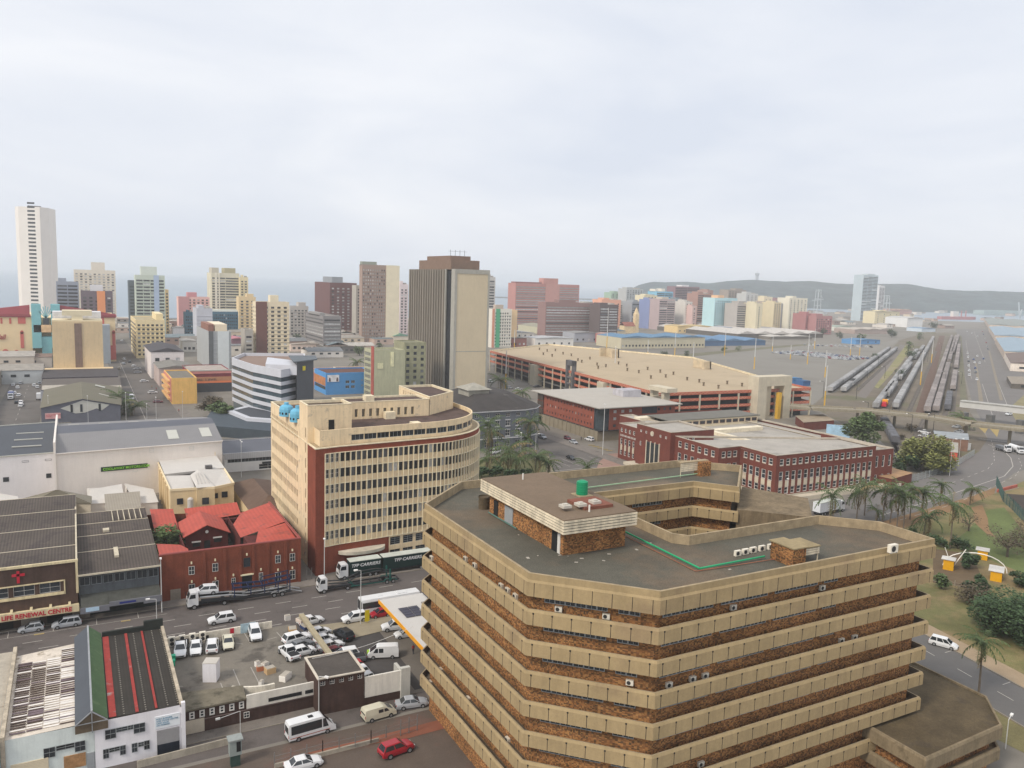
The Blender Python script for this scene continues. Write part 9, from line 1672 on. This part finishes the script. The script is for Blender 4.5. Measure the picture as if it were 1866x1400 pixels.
for k_2 in range(9): dash(m, (28+k_2*1.4, 378.5), (28.7+k_2*1.4, 378.5), 1.4, .03)
for pxs_, w in (((1790, 768), .2),): pass
for a, b_ in (((1808, 756), (1790, 700)), ((1836, 740), (1812, 680)), ((1770, 690), (1760, 620)), ((1795, 660), (1775, 605)), ((1800, 810), (1860, 830))): dash(m, P(*a), P(*b_), .25, .034)
struct('road_markings', m, WP)
text('ONLY', 2.4, WP, None, (0, 0, 0), 0) if False else None
m = MB()
for q in (((1782, 778), (1795, 790), (1802, 778)), ((1801, 778), (1817, 797), (1822, 780))): m.poly([(*P(*p), .04) for p in q])
for k_2 in range(5): dash(m, (171-k_2*.0, 262+k_2*4), (177, 258+k_2*4), .7, .05) if False else dash(m, P(1072+k_2*8, 812+k_2*2.5), P(1084+k_2*8, 812+k_2*2.5), 1.0, .15)
for e in (-36, -8, 6): dash(m, (e, 160.7), (e+1.6, 160.7), .5, .024)
struct('yellow_markings', m, YP)
hl = MB(); rr = random.Random(4); prof = [(1120, 552), (1135, 538), (1150, 526), (1165, 519), (1190, 514.5), (1250, 514), (1290, 516), (1330, 511.5), (1380, 510), (1430, 513), (1480, 513), (1530, 517), (1600, 518), (1655, 518.5), (1690, 523), (1720, 528), (1760, 530), (1810, 530), (1866, 532), (1950, 535), (2100, 537), (2400, 545), (2800, 570)]
def ptop(x):
 for a, b_ in zip(prof, prof[1:]):
  if a[0] <= x <= b_[0]: return a[1]+(b_[1]-a[1])*(x-a[0])/(b_[0]-a[0])
 return 560
NXX, NY = 420, 26; grid_ = []
for j in range(NY+1):
 row = []
 for i in range(NXX+1):
  x = 1120+(2800-1120)*i/NXX; e, n, z = PD(x, ptop(x), 3900); s = j/NY; fo = 1-.19*(1-s)*1.0; hh = max(0, z)*sin(min(1., s*1.02)*pi/2)**.9
  q = (e*fo, n*fo); nz = mn.fractal((q[0]*.006, q[1]*.006, 0), 1., 2., 5)*13*min(1, s*3)+mn.noise((q[0]*.03, q[1]*.03, 3.))*3.5*min(1, s*5); row.append((q[0], q[1], -1.5+hh+nz*(.35+.65*(1-s))*(1 if z > 25 else .3)))
 grid_.append(row)
for j in range(NY):
 for i in range(NXX): hl.poly([grid_[j][i], grid_[j][i+1], grid_[j+1][i+1], grid_[j+1][i]])
for i in range(NXX): a, b_ = grid_[NY][i], grid_[NY][i+1]; hl.poly([a, b_, (b_[0]*1.1, b_[1]*1.1, -2), (a[0]*1.1, a[1]*1.1, -2)])
struct('hill', hl, mat('wooded_hill', (.035, .06, .065), .95, .4, .01, blot=((.055, .08, .078), .02, .5)))  # bluish tone puts some distance haze into the hill's colour
HZ = MB(); HZ.box(-46000, -3000, -2.4, 46000, 46000, 152); o = struct('haze', HZ, None if False else mat('haze_air', (1, 1, 1)), 'stuff')
hm = bpy.data.materials.new('haze_volume'); hm.use_nodes = True; nt = hm.node_tree; nt.nodes.remove(nt.nodes['Principled BSDF']); pv = nt.nodes.new('ShaderNodeVolumePrincipled'); pv.inputs['Color'].default_value = (.96, .98, 1., 1); pv.inputs['Density'].default_value = .00017; pv.inputs['Anisotropy'].default_value = .1
nt.links.new(pv.outputs[0], nt.nodes['Material Output'].inputs['Volume']); o.data.materials.clear(); o.data.materials.append(hm)
sc = bpy.context.scene
w = bpy.data.worlds.new('World'); sc.world = w; w.use_nodes = True; nt = w.node_tree; N = nt.nodes; bg = N['Background']; bg.inputs['Strength'].default_value = .1
st = N.new('ShaderNodeTexSky'); st.sky_type = 'NISHITA'; st.sun_disc = False; st.sun_elevation = rad(44); st.dust_density = 3.
SUN_AZ = rad(-134)   # compass bearing of the sun in the camera's frame, clockwise from straight ahead
st.sun_rotation = SUN_AZ-AZ+pi/2
tc = N.new('ShaderNodeTexCoord'); mp = N.new('ShaderNodeMapping'); mp.inputs['Scale'].default_value = (1., 1., 3.6); nt.links.new(tc.outputs['Generated'], mp.inputs['Vector'])
n1 = N.new('ShaderNodeTexNoise'); n1.inputs['Scale'].default_value = 2.2; n1.inputs['Detail'].default_value = 5.; n1.inputs['Roughness'].default_value = .5; n1.inputs['Distortion'].default_value = .5; nt.links.new(mp.outputs[0], n1.inputs['Vector'])
cr = N.new('ShaderNodeValToRGB'); cr.color_ramp.elements[0].position = .3; cr.color_ramp.elements[1].position = .7
c0, c1 = lin('#cad0db'), lin('#e1e3e7'); kk = 13.1
cr.color_ramp.elements[0].color = (*c0, 1); cr.color_ramp.elements[1].color = (*c1, 1); nt.links.new(n1.outputs['Fac'], cr.inputs[0])
vm = N.new('ShaderNodeVectorMath'); vm.operation = 'SCALE'; vm.inputs['Scale'].default_value = kk; nt.links.new(cr.outputs[0], vm.inputs[0])
mx = N.new('ShaderNodeMix'); mx.data_type = 'RGBA'; mx.inputs[0].default_value = .06; nt.links.new(vm.outputs[0], mx.inputs[6]); nt.links.new(st.outputs[0], mx.inputs[7]); nt.links.new(mx.outputs[2], bg.inputs['Color'])
sl = bpy.data.lights.new('sun', 'SUN'); sl.energy = 2.2; sl.angle = rad(13); sl.color = (1., .92, .8); so = bpy.data.objects.new('sun', sl); COL.objects.link(so)
from mathutils import Vector, Matrix
az = SUN_AZ; f_ = (sin(az), cos(az)); d = Vector((f_[0]*EX[0]+f_[1]*EX[1], f_[0]*NX[0]+f_[1]*NX[1], math.tan(rad(44)))).normalized(); so.rotation_euler = d.to_track_quat('Z', 'Y').to_euler()
cam = bpy.data.cameras.new('camera'); co = bpy.data.objects.new('camera', cam); COL.objects.link(co); cam.sensor_fit = 'HORIZONTAL'; cam.sensor_width = 36; cam.lens = F/1866*36; cam.clip_start = .5; cam.clip_end = 90000
def dirv(a, b): r0 = ray(933, 700); r1 = ray(933+a, 700+b); return Vector([r1[i]-r0[i] for i in range(3)])
xa = dirv(1, 0).normalized(); ya = -dirv(0, 1).normalized(); za = xa.cross(ya)
co.matrix_world = Matrix(((xa[0], ya[0], za[0], 0), (xa[1], ya[1], za[1], 0), (xa[2], ya[2], za[2], H), (0, 0, 0, 1)))
sc.camera = co; sc.view_settings.view_transform = 'Standard'; sc.view_settings.look = 'None'; sc.view_settings.exposure = 0; sc.view_settings.gamma = 1
sc.cycles.use_denoising = True; sc.cycles.max_bounces = 5; sc.cycles.diffuse_bounces = 2; sc.cycles.glossy_bounces = 2; sc.cycles.volume_bounces = 1; sc.cycles.transparent_max_bounces = 4
